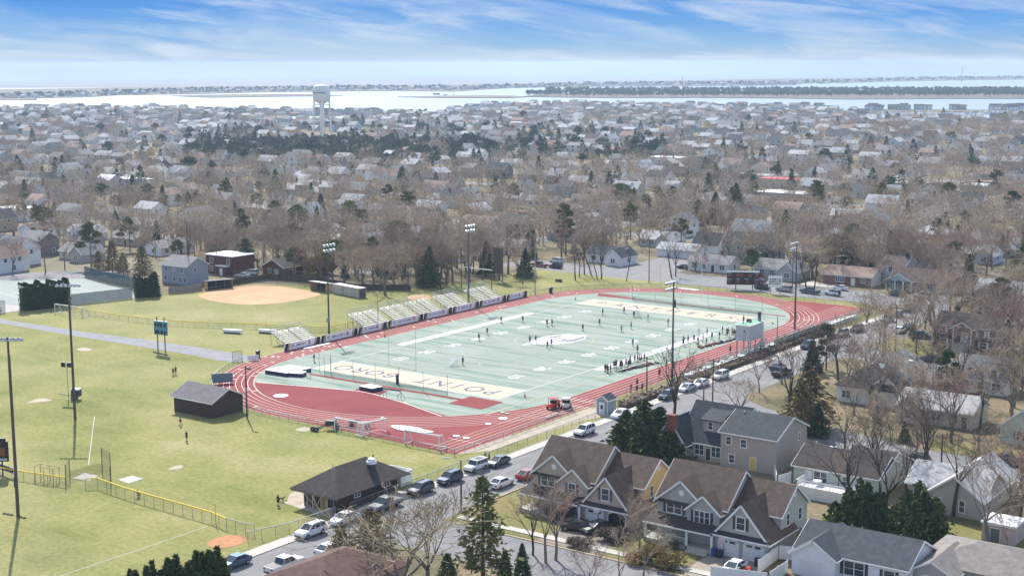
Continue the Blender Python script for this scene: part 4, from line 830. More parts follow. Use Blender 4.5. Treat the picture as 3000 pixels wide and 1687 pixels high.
def roof_wing(mb, tr, w, th=.16):
    u0, u1, v0, v1, P = wing_pts(w); e, r = w['e'], w.get('k', 0); o = w.get('o', .38); vm = (v0+v1)/2; half = (v1-v0)/2; L = .03
    if r == 0:
        x0, x1, y0, y1 = w['r']; mb.box(x0-.15, y0-.15, e, x1+.15, y1+.15, e+.3); return
    s = r/half; od = o*s
    if w.get('hip'):
        b = len(mb.v); hl = min(half, (u1-u0)/2-.01)
        for p in ((u0-o, v0-o, e-od*.0), (u1+o, v0-o, e), (u1+o, v1+o, e), (u0-o, v1+o, e)): mb.v.append(P(*p))
        for p in ((u0+hl, vm, e+r), (u1-hl, vm, e+r)): mb.v.append(P(*p))
        for p in ((u0-o, v0-o, e-.12), (u1+o, v0-o, e-.12), (u1+o, v1+o, e-.12), (u0-o, v1+o, e-.12)): mb.v.append(P(*p))
        for q in ((0, 1, 5, 4), (1, 2, 5), (2, 3, 4, 5), (3, 0, 4), (0, 6, 7, 1), (1, 7, 8, 2), (2, 8, 9, 3), (3, 9, 6, 0), (9, 8, 7, 6)): mb.f.append(tuple(b+i for i in q)); mb.m.append(0)
        return
    g0, g1 = u0-w.get('og', .3), u1+w.get('og', .3)
    for va, sg in ((v0-o, 1), (v1+o, -1)):
        b = len(mb.v)
        for dz in (L+th, L):
            for u, v, z in ((g0, va, e-od), (g1, va, e-od), (g1, vm, e+r), (g0, vm, e+r)): mb.v.append(P(u, v, z+dz))
        for q in ((0, 1, 2, 3), (7, 6, 5, 4), (0, 4, 5, 1), (1, 5, 6, 2), (3, 2, 6, 7), (3, 7, 4, 0)): mb.f.append(tuple(b+i for i in q)); mb.m.append(0)
        if tr is not None:
            for u in (g0-.03, g1+.03): tr.beam(P(u, va, e-od+.02), P(u, vm, e+r+.02), .06, .26)
            tr.beam(P(g0, va-sg*.05, e-od+.05), P(g1, va-sg*.05, e-od+.05), .1, .16)
def win_at(root, x, y, z, side, w=1., h=1.4, shut=None, mull=1, fm=None, gl=None, sub=True, name='window'):
    """window on a wall; (x, y) is its centre on the wall face, z its sill"""
    f = MB(); t = .06; pn = MB(); sh = MB()
    def B(mb, u0, z0, u1, z1, d0, d1):
        if side == 'S': mb.box(x+u0, y-d1, z+z0, x+u1, y-d0, z+z1)
        elif side == 'N': mb.box(x+u0, y+d0, z+z0, x+u1, y+d1, z+z1)
        elif side == 'E': mb.box(x+d0, y+u0, z+z0, x+d1, y+u1, z+z1)
        else: mb.box(x-d1, y+u0, z+z0, x-d0, y+u1, z+z1)
    k = .13
    B(f, -w/2-k, -k, -w/2, h+k, 0, t); B(f, w/2, -k, w/2+k, h+k, 0, t); B(f, -w/2, -k-.03, w/2, 0, 0, t+.03); B(f, -w/2, h, w/2, h+k, 0, t)
    for i in range(1, mull): u = -w/2+w*i/mull; B(f, u-.06, 0, u+.06, h, 0, t-.004)
    for i in range(mull):
        a = -w/2+w*i/mull; c = -w/2+w*(i+1)/mull; B(f, a+.06, h*.5-.03, c-.06, h*.5+.03, 0, t-.008)
    B(pn, -w/2, 0, w/2, h, 0, .03)
    o = f.build(name, fm or frame_m, root); pn.build('pane', gl or glass, o)
    if shut:
        B(sh, -w/2-k-.42, -.05, -w/2-k-.02, h+.05, 0, .05); B(sh, w/2+k+.02, -.05, w/2+k+.42, h+.05, 0, .05); sh.build('shutter', shut, o)
    return o
def house(name, label, wings, wallm, roofm, loc=(0, 0, 0), rz=0., tr=True, cat='house', group=None, trimm=None):
    t = thing(name, label, cat, loc, rz, group); a, b_, c = MB(), MB(), MB()
    for w in wings:
        if not w.get('nowall'): wall_wing(a, w)
        if not w.get('noroof'): roof_wing(b_, c if tr else None, w)
    a.build('wall', wallm, t)
    if b_.f: b_.build('roof', roofm, t)
    if c.f: c.build('trim', trimm or trim_m, t)
    return t
def door_at(root, x, y, z, side, w=.95, h=2.05, mt=None, name='door'):
    d = MB(); f = MB()
    if side == 'S': d.box(x-w/2, y-.05, z, x+w/2, y, z+h); f.box(x-w/2-.1, y-.035, z, x+w/2+.1, y, z+h+.1)
    elif side == 'E': d.box(x, y-w/2, z, x+.05, y+w/2, z+h); f.box(x, y-w/2-.1, z, x+.035, y+w/2+.1, z+h+.1)
    else: d.box(x-w/2, y, z, x+w/2, y+.05, z+h); f.box(x-w/2-.1, y, z, x+w/2+.1, y+.035, z+h+.1)
    o = d.build(name, mt or M('door_dark', (.06, .045, .04), .5), root); f.build('door_frame', frame_m, o); return o
def garage_at(root, x, y, w=2.6, h=2.15, arch=False, mt=None, open_=False):
    d = MB(); f = MB(); r = .0
    top = [(x+w/2*math.cos(a), h-.35+.55*math.sin(a)) for a in np.linspace(0, math.pi, 9)] if arch else [(x+w/2, h), (x-w/2, h)]
    def slab(mb, pts, d0, d1):
        b = len(mb.v); n = len(pts)
        for dd in (d0, d1): mb.v += [(p[0], y-dd, p[1]) for p in pts]
        for i in range(n): j = (i+1) % n; mb.f.append((b+i, b+j, b+n+j, b+n+i)); mb.m.append(0)
        mb.f.append(tuple(b+n+i for i in range(n))); mb.m.append(0)
    slab(d, [(x-w/2, .02), (x+w/2, .02)]+top, 0, .04)
    slab(f, [(x-w/2-.16, .0), (x+w/2+.16, .0)]+[(p[0]*1.0+(.16 if p[0] > x+.01 else -.16 if p[0] < x-.01 else 0), p[1]+.14) for p in top], 0, .025)
    o = d.build('garage_door', black_p if open_ else (mt or banded('garage_white', (.72, .73, .74), 2, .5, .25, .5, .03)), root); f.build('door_frame', frame_m, o)  # an open garage gets a black panel painted as its shaded interior
    if arch and not open_:
        g = MB()
        for u in (-.6, .6): g.box(x+u-.42, y-.055, h-.42, x+u+.42, y-.04, h-.08)
        g.build('door_light', glass, o)
    return o
def chimney(root, x, y, z0, z1, w=.7, d=.6, mt=None):
    c = MB(); c.box(x-w/2, y-d/2, z0, x+w/2, y+d/2, z1); c.box(x-w/2-.08, y-d/2-.08, z1, x+w/2+.08, y+d/2+.08, z1+.14); return c.build('chimney', mt or banded('brick_red', (.25, .09, .065), 2, .2, .35, .9, .25), root)
def vent(root, x, y, z, h=.5, mt=None): return MB().lathe([(.09, 0), (.09, h), (.15, h), (.13, h+.12)], (x, y, z), 8).build('roof_vent', mt or lampw, root)
def shingle(name, col): return banded(name, col, 2, .16, .16, .9, .32)
def siding(name, col): return banded(name, col, 2, .22, .10, .7, .07)
R_brown = shingle('shingle_brown', (.125, .088, .07)); R_dark = shingle('shingle_charcoal', (.055, .064, .072)); R_grey = shingle('shingle_grey', (.25, .245, .24)); R_slate = shingle('shingle_slate', (.075, .082, .092))
R_lgrey = shingle('shingle_pale_grey', (.45, .45, .45)); R_tan = shingle('shingle_tan', (.34, .24, .19)); R_rust = shingle('shingle_red_brown', (.135, .08, .068)); R_blkbr = shingle('shingle_black_brown', (.062, .052, .05))
W_tan = siding('siding_tan', (.46, .375, .31)); W_yel = siding('siding_yellow', (.68, .46, .19)); W_grey = siding('siding_grey', (.40, .395, .375)); W_sage = siding('siding_sage', (.46, .46, .38)); W_white = siding('siding_white', (.74, .745, .76)); W_taupe = siding('siding_taupe', (.385, .355, .325))
W_mint = siding('siding_mint', (.50, .55, .48)); W_dk = siding('siding_black_brown', (.065, .06, .058)); W_teal = siding('siding_teal_grey', (.25, .30, .31)); W_blue = siding('siding_pale_blue', (.45, .52, .58)); W_brick = banded('brick_brown', (.24, .135, .10), 2, .2, .3, .9, .25); W_bred = banded('brick_dark_red', (.13, .045, .04), 2, .2, .35, .9, .25)
W_cream = siding('siding_cream', (.56, .52, .44)); W_pink = siding('siding_pink', (.48, .39, .37)); W_dgrey = siding('siding_dark_grey', (.13, .14, .15)); W_stucco = M('stucco_grey', (.42, .39, .365), .9, .1, 1); W_dbrick = banded('brick_black_brown', (.075, .052, .045), 2, .22, .4, .9, .3)
W_offw = siding('siding_off_white', (.70, .68, .64))
shut_d = M('shutter_dark', (.07, .055, .06), .6); shut_p = M('shutter_plum', (.12, .085, .095), .6)
# ---- pair of brown-roofed houses on the side street
def pair_house(name, label, ox, oy, wf, wside, open_garage, shut, porch_rail):
    W = [dict(r=(0, 10.4, 1.2, 10.8), e=5.5, k=3.9, ax='x', o=.45), dict(r=(9.9, 17.2, 3.2, 11.2), e=5.3, k=3.0, ax='x', o=.4), dict(r=(.25, 7.6, .4, 6.2), e=5.3, k=3.0, ax='y', o=.4), dict(r=(5.2, 10.0, -.15, 5), e=5.0, k=2.0, ax='y', o=.35),
         dict(r=(10.0, 17.4, -1.2, 7), e=2.95, k=4.2, ax='y', o=.42)]
    t = house(name, label, W, wf, R_brown, (ox, oy, 0))
    e = MB(); e.v = []; e.face([(17.205, 3.25, 0), (17.205, 11.15, 0), (17.205, 11.15, 5.3), (17.205, 7.2, 8.25), (17.205, 3.25, 5.3)]); e.build('end_wall', wside, t); 
    p = MB(); p.face([(-.4, -2.3, 2.75), (10.0, -2.3, 2.75), (10.0, 1.2, 3.75), (-.4, 1.2, 3.75)]); p.face([(-.4, 1.2, 3.6), (10.0, 1.2, 3.6), (10.0, -2.3, 2.62), (-.4, -2.3, 2.62)]); p.face([(-.4, -2.3, 2.75), (-.4, 1.2, 3.75), (-.4, 1.2, 3.6), (-.4, -2.3, 2.62)])
    p.face([(9.6, -1.9, 2.85), (17.7, -1.9, 2.85), (17.7, -1.1, 3.35), (9.6, -1.1, 3.35)]); p.face([(9.6, -1.1, 3.2), (17.7, -1.1, 3.2), (17.7, -1.9, 2.72), (9.6, -1.9, 2.72)]); p.face([(.2, -.1, 5.15), (7.4, -.1, 5.15), (7.4, .5, 5.5), (.2, .5, 5.5)])
    p.build('porch_roof', R_blkbr, t); f = MB().beam((-.4, -2.34, 2.66), (9.8, -2.34, 2.66), .08, .2).beam((9.6, -1.94, 2.76), (17.7, -1.94, 2.76), .08, .2); f.build('porch_fascia', trim_m, t)
    for x in (-.1, 6.2, 9.9): MB().box(x-.13, -2.2, 0, x+.13, -1.94, 2.62).build('porch_column', trim_m, t)
    MB().box(-.3, -2.2, 0, 9.8, 1.2, .55).build('porch_floor', conc_m, t)
    for i in range(3): MB().box(6.5, -2.55-.33*i, 0, 9.5, -2.2-.33*i, .42-.14*i).build('step', conc_m, t)
    if porch_rail:
        g = MB(); g.beam((-.1, -2.07, 1.5), (6.2, -2.07, 1.5), .06, .08).beam((-.1, -2.07, .75), (6.2, -2.07, .75), .05, .06)
        for i in range(32): g.box(.05+i*.195, -2.09, .75, .1+i*.195, -2.05, 1.5)
        g.build('porch_rail', trim_m, t)
    win_at(t, 2.9, .4, 3.75, 'S', 2.2, 1.5, shut, 2); win_at(t, 7.4, -.15, 3.35, 'S', 1.1 if not porch_rail else 2.2, 1.55, shut, 1 if not porch_rail else 3); win_at(t, 13.6, -1.2, 3.9, 'S', 1.15, 1.6, shut, 1)
    win_at(t, 3.0, 1.2, 1.1, 'S', 2.0, 1.5, None, 2); door_at(t, 8.0, 1.2, .55, 'S', 1.1, 2.1)
    for y, z in ((5.2, 3.5), (8.9, 3.4), (5.0, 1.0)): win_at(t, 17.2, y, z, 'E', .8, 1.5, None, 1)
    win_at(t, 3.0, 10.8, 3.6, 'N', 1.4, 1.3, None, 2); win_at(t, 13, 11.2, 3.4, 'N', 1.4, 1.3, None, 2)
    garage_at(t, 11.9, -1.2, 2.7, 2.2, True); garage_at(t, 15.5, -1.2, 2.7, 2.2, True, open_=open_garage)
    MB().lathe([(.42, 0), (.42, .05)], n=12).build('gable_vent', trim_m, t, (4.0, .36, 6.7)).rotation_euler = (math.pi/2, 0, 0)
    MB().lathe([(.3, 0), (.3, .05)], n=10).build('gable_vent', trim_m, t, (17.22, 7.2, 7.1)).rotation_euler = (0, math.pi/2, 0)
    b_ = MB(); b_.box(17.2, 8.0, 0, 18.3, 10.2, 2.4); b_.prism([(17.2, 7.9), (18.5, 7.9), (18.5, 10.3), (17.2, 10.3)], 2.4, 2.6); b_.build('side_bay', wside, t)
    return t
pair_house('gabled_house', 'brown roofed house with tan front, yellow side wall and one open garage', 92.6, -51.6, W_tan, W_yel, True, shut_p, False)
pair_house('gabled_house', 'brown roofed grey house with white porch rail and two closed arched garage doors', 113.6, -52.2, W_grey, W_sage, False, shut_d, True)
# ---- grey house with dark roof, dormer and brick chimney
t = house('dormer_house', 'large taupe house with charcoal roof, dormer and red brick chimney', [dict(r=(93.4, 98.8, -17.2, -4), e=2.9, k=3.6, ax='y'), dict(r=(96.5, 107, -14.8, -3.5), e=3.0, k=5.2, ax='x', og=.1), dict(r=(104.6, 114.2, -15.9, -4.6), e=5.6, k=2.4, ax='x')], W_taupe, R_dark, (0, 0, 0))
ch = banded('brick_red', (.25, .09, .065), 2, .2, .35, .9, .25); c = MB(); c.box(95.4, -17.9, 0, 97.6, -17.2, 2.4); c.box(95.9, -17.9, 2.4, 97.3, -17.0, 7.3); c.box(95.8, -18, 7.3, 97.4, -16.9, 7.5); c.build('chimney', ch, t)
d = MB(); d.box(100.1, -13.4, 3.6, 103.2, -9, 6.5); d.build('dormer', W_taupe, t); d = MB(); d.face([(99.7, -13.8, 6.45), (103.6, -13.8, 6.45), (103.6, -8.6, 8.0), (99.7, -8.6, 8.0)]); d.face([(99.7, -8.6, 7.85), (103.6, -8.6, 7.85), (103.6, -13.8, 6.3), (99.7, -13.8, 6.3)]); d.box(99.7, -13.83, 6.28, 103.6, -13.8, 6.47); d.build('dormer_roof', R_dark, t)
win_at(t, 101.4, -13.4, 4.9, 'S', .7, 1.15)
for x in (100.2, 103.2): win_at(t, x, -14.8, .9, 'S', 1.5, 1.6, None, 2)
win_at(t, 106.0, -15.9, 3.7, 'S', .8, 1.2); win_at(t, 108.6, -15.9, 3.6, 'S', .9, 1.2); win_at(t, 106.6, -15.9, .8, 'S', .9, 1.25); door_at(t, 110.3, -15.9, .1, 'S', 1.0, 2.1, M('door_yellow', (.62, .45, .12), .5)); door_at(t, 101.8, -14.8, .2, 'S', .8, 1.9)
win_at(t, 114.2, -7.6, 3.9, 'E', .6, 1.1); vent(t, 106.2, -11, 7.5); vent(t, 108.3, -9.9, 7.9, .4); vent(t, 97.5, -12, 5.2, .4); vent(t, 103.9, -13.2, 5.2, 1.3)
# ---- mint ranch with dark roof, deck
t = house('ranch_house', 'pale mint ranch with dark roof and white deck behind white fence', [dict(r=(118.2, 131.6, -18, -9), e=2.9, k=2.2, ax='x'), dict(r=(125, 131.8, -17.4, -5), e=2.9, k=2.4, ax='x')], W_mint, R_blkbr)
door_at(t, 120.6, -18, .3, 'S', .95, 2, white_p); win_at(t, 122.6, -18, .8, 'S', 2.0, 1.6, None, 2); win_at(t, 126.6, -18, 1.1, 'S', .9, 1.2); win_at(t, 131.8, -9, 1.1, 'E', .8, 1.3); win_at(t, 131.8, -13, 1.1, 'E', .5, .9)
vent(t, 119.6, -13, 4.9, .6); MB().box(123.6, -15.4, 4.15, 124.8, -14.2, 4.3).build('skylight', M('skylight_glass', (.5, .6, .66), .1), t); MB().box(121.8, -13.2, 5.05, 122.8, -12.5, 5.2).build('skylight', M('skylight_glass', (.5, .6, .66), .1), t)
t = thing('deck', 'white railed deck with table on the south side of the mint ranch', 'deck', (120.5, -22, 0)); MB().box(0, 0, 0, 8.6, 4, .9).build('deck_floor', M('deck_white', (.62, .6, .58), .7, .1, 1), t); g = MB()
for a, b_ in (((0, 0), (8.6, 0)), ((8.6, 0), (8.6, 4)), ((0, 0), (0, 4))):
    g.beam((*a, 1.9), (*b_, 1.9), .08, .08)
    for i in range(14): u = i/13; g.box(a[0]+(b_[0]-a[0])*u-.04, a[1]+(b_[1]-a[1])*u-.04, .9, a[0]+(b_[0]-a[0])*u+.04, a[1]+(b_[1]-a[1])*u+.04, 1.9)
g.build('deck_rail', white_p, t)
tt = thing('patio_table', 'white patio table on the deck of the mint ranch', 'table', (123, -20, .9)); MB().lathe([(.7, .72), (.7, .76)], n=12).build('table_top', white_p, tt); MB().lathe([(.3, 0), (.05, .05), (.05, .72)], n=8).build('pedestal', white_p, tt)
# ---- pale grey roof house, white ranch, others at lower right
t = house('ranch_house', 'taupe stucco house with very pale grey L-shaped roof', [dict(r=(135.5, 147, -16.4, -8), e=2.8, k=2.3, ax='x'), dict(r=(139.6, 147.6, -20, -4), e=2.8, k=2.9, ax='y')], W_stucco, R_lgrey); win_at(t, 144.8, -20, .8, 'S', .7, 1.6); win_at(t, 141.2, -20, 1.2, 'S', 1.1, 1.1); win_at(t, 147.6, -12, 1.1, 'E', 1.2, 1.2, None, 2); door_at(t, 137, -16.4, .1, 'S', .9, 2, M('door_maroon', (.12, .03, .03), .5)); vent(t, 142.5, -12, 5.2, .6)
t = house('ranch_house', 'white ranch with slate roof, front gable garage and dark shutters', [dict(r=(134.6, 149.2, -52.6, -43.4), e=2.9, k=2.3, ax='x'), dict(r=(134.9, 140.6, -54.4, -46), e=2.85, k=1.9, ax='y')], W_white, R_slate)
garage_at(t, 137.4, -54.4, 3.0, 2.15, False, M('garage_pale', (.66, .66, .67), .5, .03, 1)); win_at(t, 142.4, -52.6, .75, 'S', 2.5, 1.7, shut_d, 2); win_at(t, 146.9, -52.6, .85, 'S', 1.3, 1.4, shut_d, 1); win_at(t, 149.2, -50.6, .8, 'E', .6, 1.2); win_at(t, 149.2, -47, 1.1, 'E', .6, 1.2)
for x in (139.5, 140.9, 146): vent(t, x, -46.6, 4.6, .35, M('vent_rust', (.15, .09, .075), .6))
t = house('hip_house', 'grey-brown hip roofed house cut by the lower right picture edge', [dict(r=(148.6, 163, -47.4, -36), e=2.5, k=2.0, ax='x', hip=1, o=.5), dict(r=(148.8, 154, -50.6, -42), e=2.4, k=1.4, ax='y', o=.5)], W_stucco, shingle('shingle_dust', (.235, .21, .19))); win_at(t, 151.4, -50.6, .6, 'S', 1.8, 1.3, None, 2)
t = house('garden_shed', 'grey shed with white flat cover in the yard at right edge', [dict(r=(150.2, 154.6, -28, -23.6), e=2.4, k=0)], W_pink, white_p, cat='shed'); door_at(t, 152, -28, .05, 'S', 1.2, 1.9, W_dgrey)
# ---- restroom building with hip roof
t = house('restroom_building', 'brown brick building with dark hip roof beside the parked cars', [dict(r=(65.2, 71.8, -69.7, -56.6), e=2.75, k=2.9, ax='y', hip=1, o=1.45)], W_dbrick, R_blkbr, cat='building')
c = MB(); c.lathe([(.55, 3.6), (.55, 5.0)], (70.3, -60.6, 0), 14, 0); c.lathe([(.6, 5.0), (.78, 5.05), (.78, 5.4), (.6, 5.55), (.55, 5.8)], (70.3, -60.6, 0), 14, 1); c.build('roof_exhaust', [dsteel, white_p], t); vent(t, 69.4, -59.2, 5.3, .5, black_p)
door_at(t, 69.2, -69.7, .02, 'S', 1.1, 2.15, M('door_ochre', (.30, .215, .075), .6)); door_at(t, 66.4, -69.7, .02, 'S', 1.0, 2.1, M('door_dark', (.06, .045, .04), .5)); MB().box(64, -71.2, 2.5, 73.1, -71.12, 2.7).build('eave_board', M('eave_grey', (.16, .155, .15), .8), t)
MB().tube((71.9, -70.6, 0), (71.9, -70.6, 7.6), .05).build('vent_pipe', steel, t); win_at(t, 71.8, -59, 1.5, 'E', 1.2, .7, None, 2); win_at(t, 71.8, -65.5, 1.5, 'E', 1.2, .7, None, 2)
t = thing('roof_unit_pen', 'white open-topped enclosure behind the brown restroom building', 'enclosure', (66.6, -54.6, 0)); f = MB()
for q in ((0, 0, 4.2, .12), (0, 2.6, 4.2, 2.72), (0, .12, .12, 2.6), (4.08, .12, 4.2, 2.6)): f.box(q[0], q[1], 0, q[2], q[3], 2.2)
f.build('pen_wall', white_p, t)
struct('concrete_apron', MB().sheet([(61.6, -70.5), (73.1, -72), (73.1, -50), (71.9, -50), (71.9, -56.5), (65.1, -56.5), (65.1, -66)], .028), conc_m)
t = thing('trash_bin_cart', 'grey wheeled bin at the corner of the brown restroom building', 'bin', (*Q('n', 740, 850), 0)); MB().prism([(-.35, -.35), (.35, -.35), (.38, .38), (-.38, .38)], .1, 1.1).build('bin_body', M('bin_grey', (.33, .31, .27), .7), t); MB().box(-.42, -.42, 1.1, .42, .42, 1.18).build('lid', M('bin_grey', (.33, .31, .27), .7), t)
# ---- brown equipment shed
sh = house('equipment_shed', 'dark brown shed with grey gable roof and pale trim by the near bend', [dict(r=(5.2, 15.4, -42.0, -34.4), e=3.1, k=1.75, ax='x', o=.55, og=.5)], banded('shed_brown', (.072, .05, .046), 0, .25, .25, .85, .2), shingle('shingle_purple_grey', (.185, .165, .175)), cat='shed')
# ---- small grey booth
t = house('ticket_booth', 'small blue-grey gabled booth with white trim beside the footpath', [dict(r=(70.0, 72.5, 1.5, 4.3), e=2.7, k=.8, ax='y', o=.16, og=.15)], siding('siding_booth', (.30, .345, .40)), R_dark, cat='booth'); door_at(t, 71.2, 1.5, .05, 'S', .9, 2.1, white_p); MB().box(70.95, 1.42, 1.0, 1*71.45, 1.45, 1.8).build('door_pane', navy_v, t)
for x in (70.02, 72.4): MB().box(x, 1.46, 0, x+.1, 1.5, 2.7).build('corner_trim', trim_m, t)
# ---- brown hip roof at the very bottom
t = house('hip_house', 'dull red-brown hip roof rising at the bottom picture edge', [dict(r=(86.5, 97.2, -99, -84.6), e=2.3, k=2.4, ax='y', hip=1, o=.5)], W_tan, R_rust)
win_at(t, 91, -99, .7, 'S', 2, 1.4, None, 2); win_at(t, 97.2, -92, .7, 'E', 1.2, 1.4, None, 2)
# ---- bi-level with portico; blue tarp roof; grey L roof; pink-brown roof
t = house('bilevel_house', 'black-brown bi-level house with white pillared portico and steps', [dict(r=(98.6, 113, 98, 106.6), e=5.4, k=2.2, ax='x'), dict(r=(103.2, 107.6, 95.8, 99), e=5.3, k=1.3, ax='y', nowall=1)], W_dk, R_blkbr)
for x in (103.4, 107.4): MB().box(x-.14, 95.9, 1.8, x+.14, 96.2, 5.3).build('portico_column', trim_m, t)
MB().box(103.2, 95.8, 0, 107.6, 98, 1.8).build('stoop', conc_m, t)
for i in range(5): MB().box(104.2, 95.8-.35*(i+1), 0, 106.6, 95.8-.35*i, 1.5-.3*i).build('step', conc_m, t)
door_at(t, 105.4, 98, 1.8, 'S', 1.6, 2.2, white_p)
for x, z in ((100.4, 3.4), (109, 3.4), (111.5, 3.4), (100.6, .8), (109.6, .8)): win_at(t, x, 98, z, 'S', 1.2, 1.4, trim_m, 1)
win_at(t, 113, 102, 3.4, 'E', 1., 1.3)
t = house('hip_house', 'dark hip roof under a blue tarp with white dormer wall', [dict(r=(101.6, 113, 36.4, 47), e=3.2, k=3.8, ax='x', hip=1, o=.4), dict(r=(108.2, 113.4, 37.4, 43), e=3.4, k=2.4, ax='y')], W_offw, R_dark)
tp = MB(); L_1 = lambda a, b_, z: (a, b_, z)
tp.face([(104.4, 41.9, 7.05), (110, 41.9, 7.05), (113.3, 47, 3.5), (113.3, 41, 3.6), (110.6, 38.6, 4.9), (108.8, 40.8, 6.4)]); tp.build('blue_tarp', M('tarp_blue', (.13, .25, .33), .5, .15, .6), t); win_at(t, 103.6, 36.4, .9, 'S', 1.6, 1.3, None, 2); chimney(t, 112.6, 45.6, 3, 7.4, .9, .8, M('chimney_white', (.6, .56, .53), .8))
t = house('ranch_house', 'taupe house with grey gable roof behind the blue tarp', [dict(r=(99.6, 110.5, 50, 62), e=3.0, k=3.2, ax='y'), dict(r=(108, 114, 52, 60), e=2.8, k=2.2, ax='x')], W_pink, R_grey); win_at(t, 104, 50, 1, 'S', 2.2, 1.3, None, 2)
t = house('ranch_house', 'tan ranch with long pale grey roof among the bare trees', [dict(r=(116.6, 130, 29, 37.6), e=2.9, k=2.2, ax='x'), dict(r=(116.6, 121.6, 27.6, 36), e=2.8, k=2.2, ax='y')], W_cream, R_lgrey); win_at(t, 123.6, 29, .9, 'S', 1.6, 1.4, None, 2); win_at(t, 126.6, 29, .9, 'S', 1.6, 1.4, None, 2); win_at(t, 119, 27.6, 1, 'S', 1.3, 1.3, None, 2); door_at(t, 128.6, 29, .1, 'S')
t = house('cottage', 'pale sage cottage with grey roof at the right edge above the street', [dict(r=(136.4, 143.6, 24, 33), e=3.0, k=3.0, ax='y')], W_mint, R_grey); win_at(t, 139.6, 24, 1.0, 'S', .9, 1.3, shut_d); win_at(t, 143.6, 28, 1.0, 'E', .9, 1.2, shut_d)
t = house('ranch_house', 'house with long dusty pink-brown roof behind the bi-level', [dict(r=(97.6, 114, 122, 134), e=3.0, k=3.4, ax='x', hip=1, o=.5), dict(r=(104, 111, 119.6, 128), e=2.9, k=2.4, ax='y', hip=1)], W_pink, shingle('shingle_pink_brown', (.255, .175, .16))); win_at(t, 107.6, 119.6, 1, 'S', 2, 1.3, None, 2)
# ---- houses behind the far bend
t = house('portico_house', 'blue-grey ranch with wide brown roof and white pillared gable porch', [dict(r=(58.8, 76.4, 173, 182), e=3.0, k=2.8, ax='x'), dict(r=(58.4, 66.2, 170.4, 177), e=3.0, k=1.9, ax='y', nowall=1)], W_teal, shingle('shingle_umber', (.12, .085, .08)))
for x in (58.7, 61.2, 63.6, 65.9): MB().box(x-.13, 170.5, 0, x+.13, 170.8, 3.0).build('porch_column', trim_m, t)
g = MB(); g.face([(58.5, 170.35, 3.0), (66.1, 170.35, 3.0), (62.3, 170.35, 4.8)]); g.build('porch_gable', W_blue, t)
win_at(t, 70, 173, 1, 'S', 2.4, 1.3, None, 3); win_at(t, 74.2, 173, 1, 'S', 1.2, 1.3); win_at(t, 60.4, 173, .9, 'S', 1.2, 1.5); door_at(t, 63, 173, .1, 'S')
t = house('brick_ranch', 'brown brick ranch with long tan roof and white gable ends', [dict(r=(39.0, 53.6, 172, 180.5), e=2.9, k=2.1, ax='x', og=.45)], W_brick, R_tan); g = MB()
for x in (53.62,): g.face([(x, 172.05, 0), (x, 180.45, 0), (x, 180.45, 2.9), (x, 176.25, 5.0), (x, 172.05, 2.9)])
g.build('end_wall', W_white, t); win_at(t, 44.2, 172, 1, 'S', 2.6, 1.3, None, 4); door_at(t, 48.2, 172, .1, 'S', 1, 2.1, white_p); win_at(t, 51.2, 172, 1.2, 'S', 1.2, 1.0, None, 2); chimney(t, 44, 176.8, 4.5, 5.7)
t = house('two_storey_house', 'narrow blue two-storey house with dark chimney between the ranches', [dict(r=(53.2, 60, 180.5, 190), e=5.6, k=2.2, ax='x')], W_blue, shingle('shingle_umber', (.12, .085, .08))); win_at(t, 56.6, 180.5, 3.8, 'S', 2.4, 1.4, trim_m, 2); garage_at(t, 56.6, 180.5, 2.8, 2.2); chimney(t, 59.2, 185, 5, 9, .8, .8, M('chimney_black', (.04, .04, .045), .7))
t = house('gabled_house', 'blue-grey two-storey house with twin front gables and dark roof', [dict(r=(-8.6, 9.6, 200, 209), e=5.4, k=3.6, ax='x'), dict(r=(-4.6, 1.6, 197.6, 205), e=5.4, k=2.4, ax='y'), dict(r=(4.4, 9.2, 198, 205), e=5.4, k=2.0, ax='y'), dict(r=(5.2, 11.4, 192, 199), e=3.0, k=2.2, ax='y')], W_teal, R_slate)
for x, y, z in ((-1.5, 197.6, 3.6), (6.8, 198, 3.6), (-6.6, 200, 3.6)): win_at(t, x, y, z, 'S', 1.3, 1.5, None, 1)
win_at(t, 8.2, 192, .9, 'S', 2.4, 1.4, None, 2)
t = house('garage_building', 'long low white garage behind the row of bare trees', [dict(r=(-30.6, -16, 196, 203), e=2.7, k=1.8, ax='x')], W_white, R_lgrey, cat='garage'); garage_at(t, -26, 196, 3, 2.1); garage_at(t, -20.6, 196, 3, 2.1)
t = house('colonial_house', 'grey-blue two-storey house with grey roof behind the clipped hedge', [dict(r=(-120.6, -110.0, 62.6, 71), e=5.5, k=2.3, ax='x')], siding('siding_slate_blue', (.30, .335, .37)), R_grey)
t.rotation_euler = (0, 0, 0)
for x, z in ((-118.6, 3.6), (-112, 3.6), (-119, 1), (-115.2, .9), (-112.6, .9), (-110.8, .9)): win_at(t, x, 62.6, z, 'S', 1.0, 1.3, None, 1)
win_at(t, -110, 66, 3.6, 'E', .8, 1.2); win_at(t, -115.4, 62.6, 4.1, 'S', 1.1, .5, None, 2)
t = house('brick_house', 'dark red brick house with flat white roof and white porch', [dict(r=(-125.4, -113.6, 84, 93), e=5.6, k=0), dict(r=(-119.4, -115, 82.4, 84), e=2.7, k=0)], W_bred, white_p)
for x, z in ((-122.8, 3.4), (-115.4, 3.4), (-123, .9)): win_at(t, x, 84, z, 'S', 1.2, 1.4, None, 1)
door_at(t, -117, 82.4, .1, 'S', 1, 2, white_p)
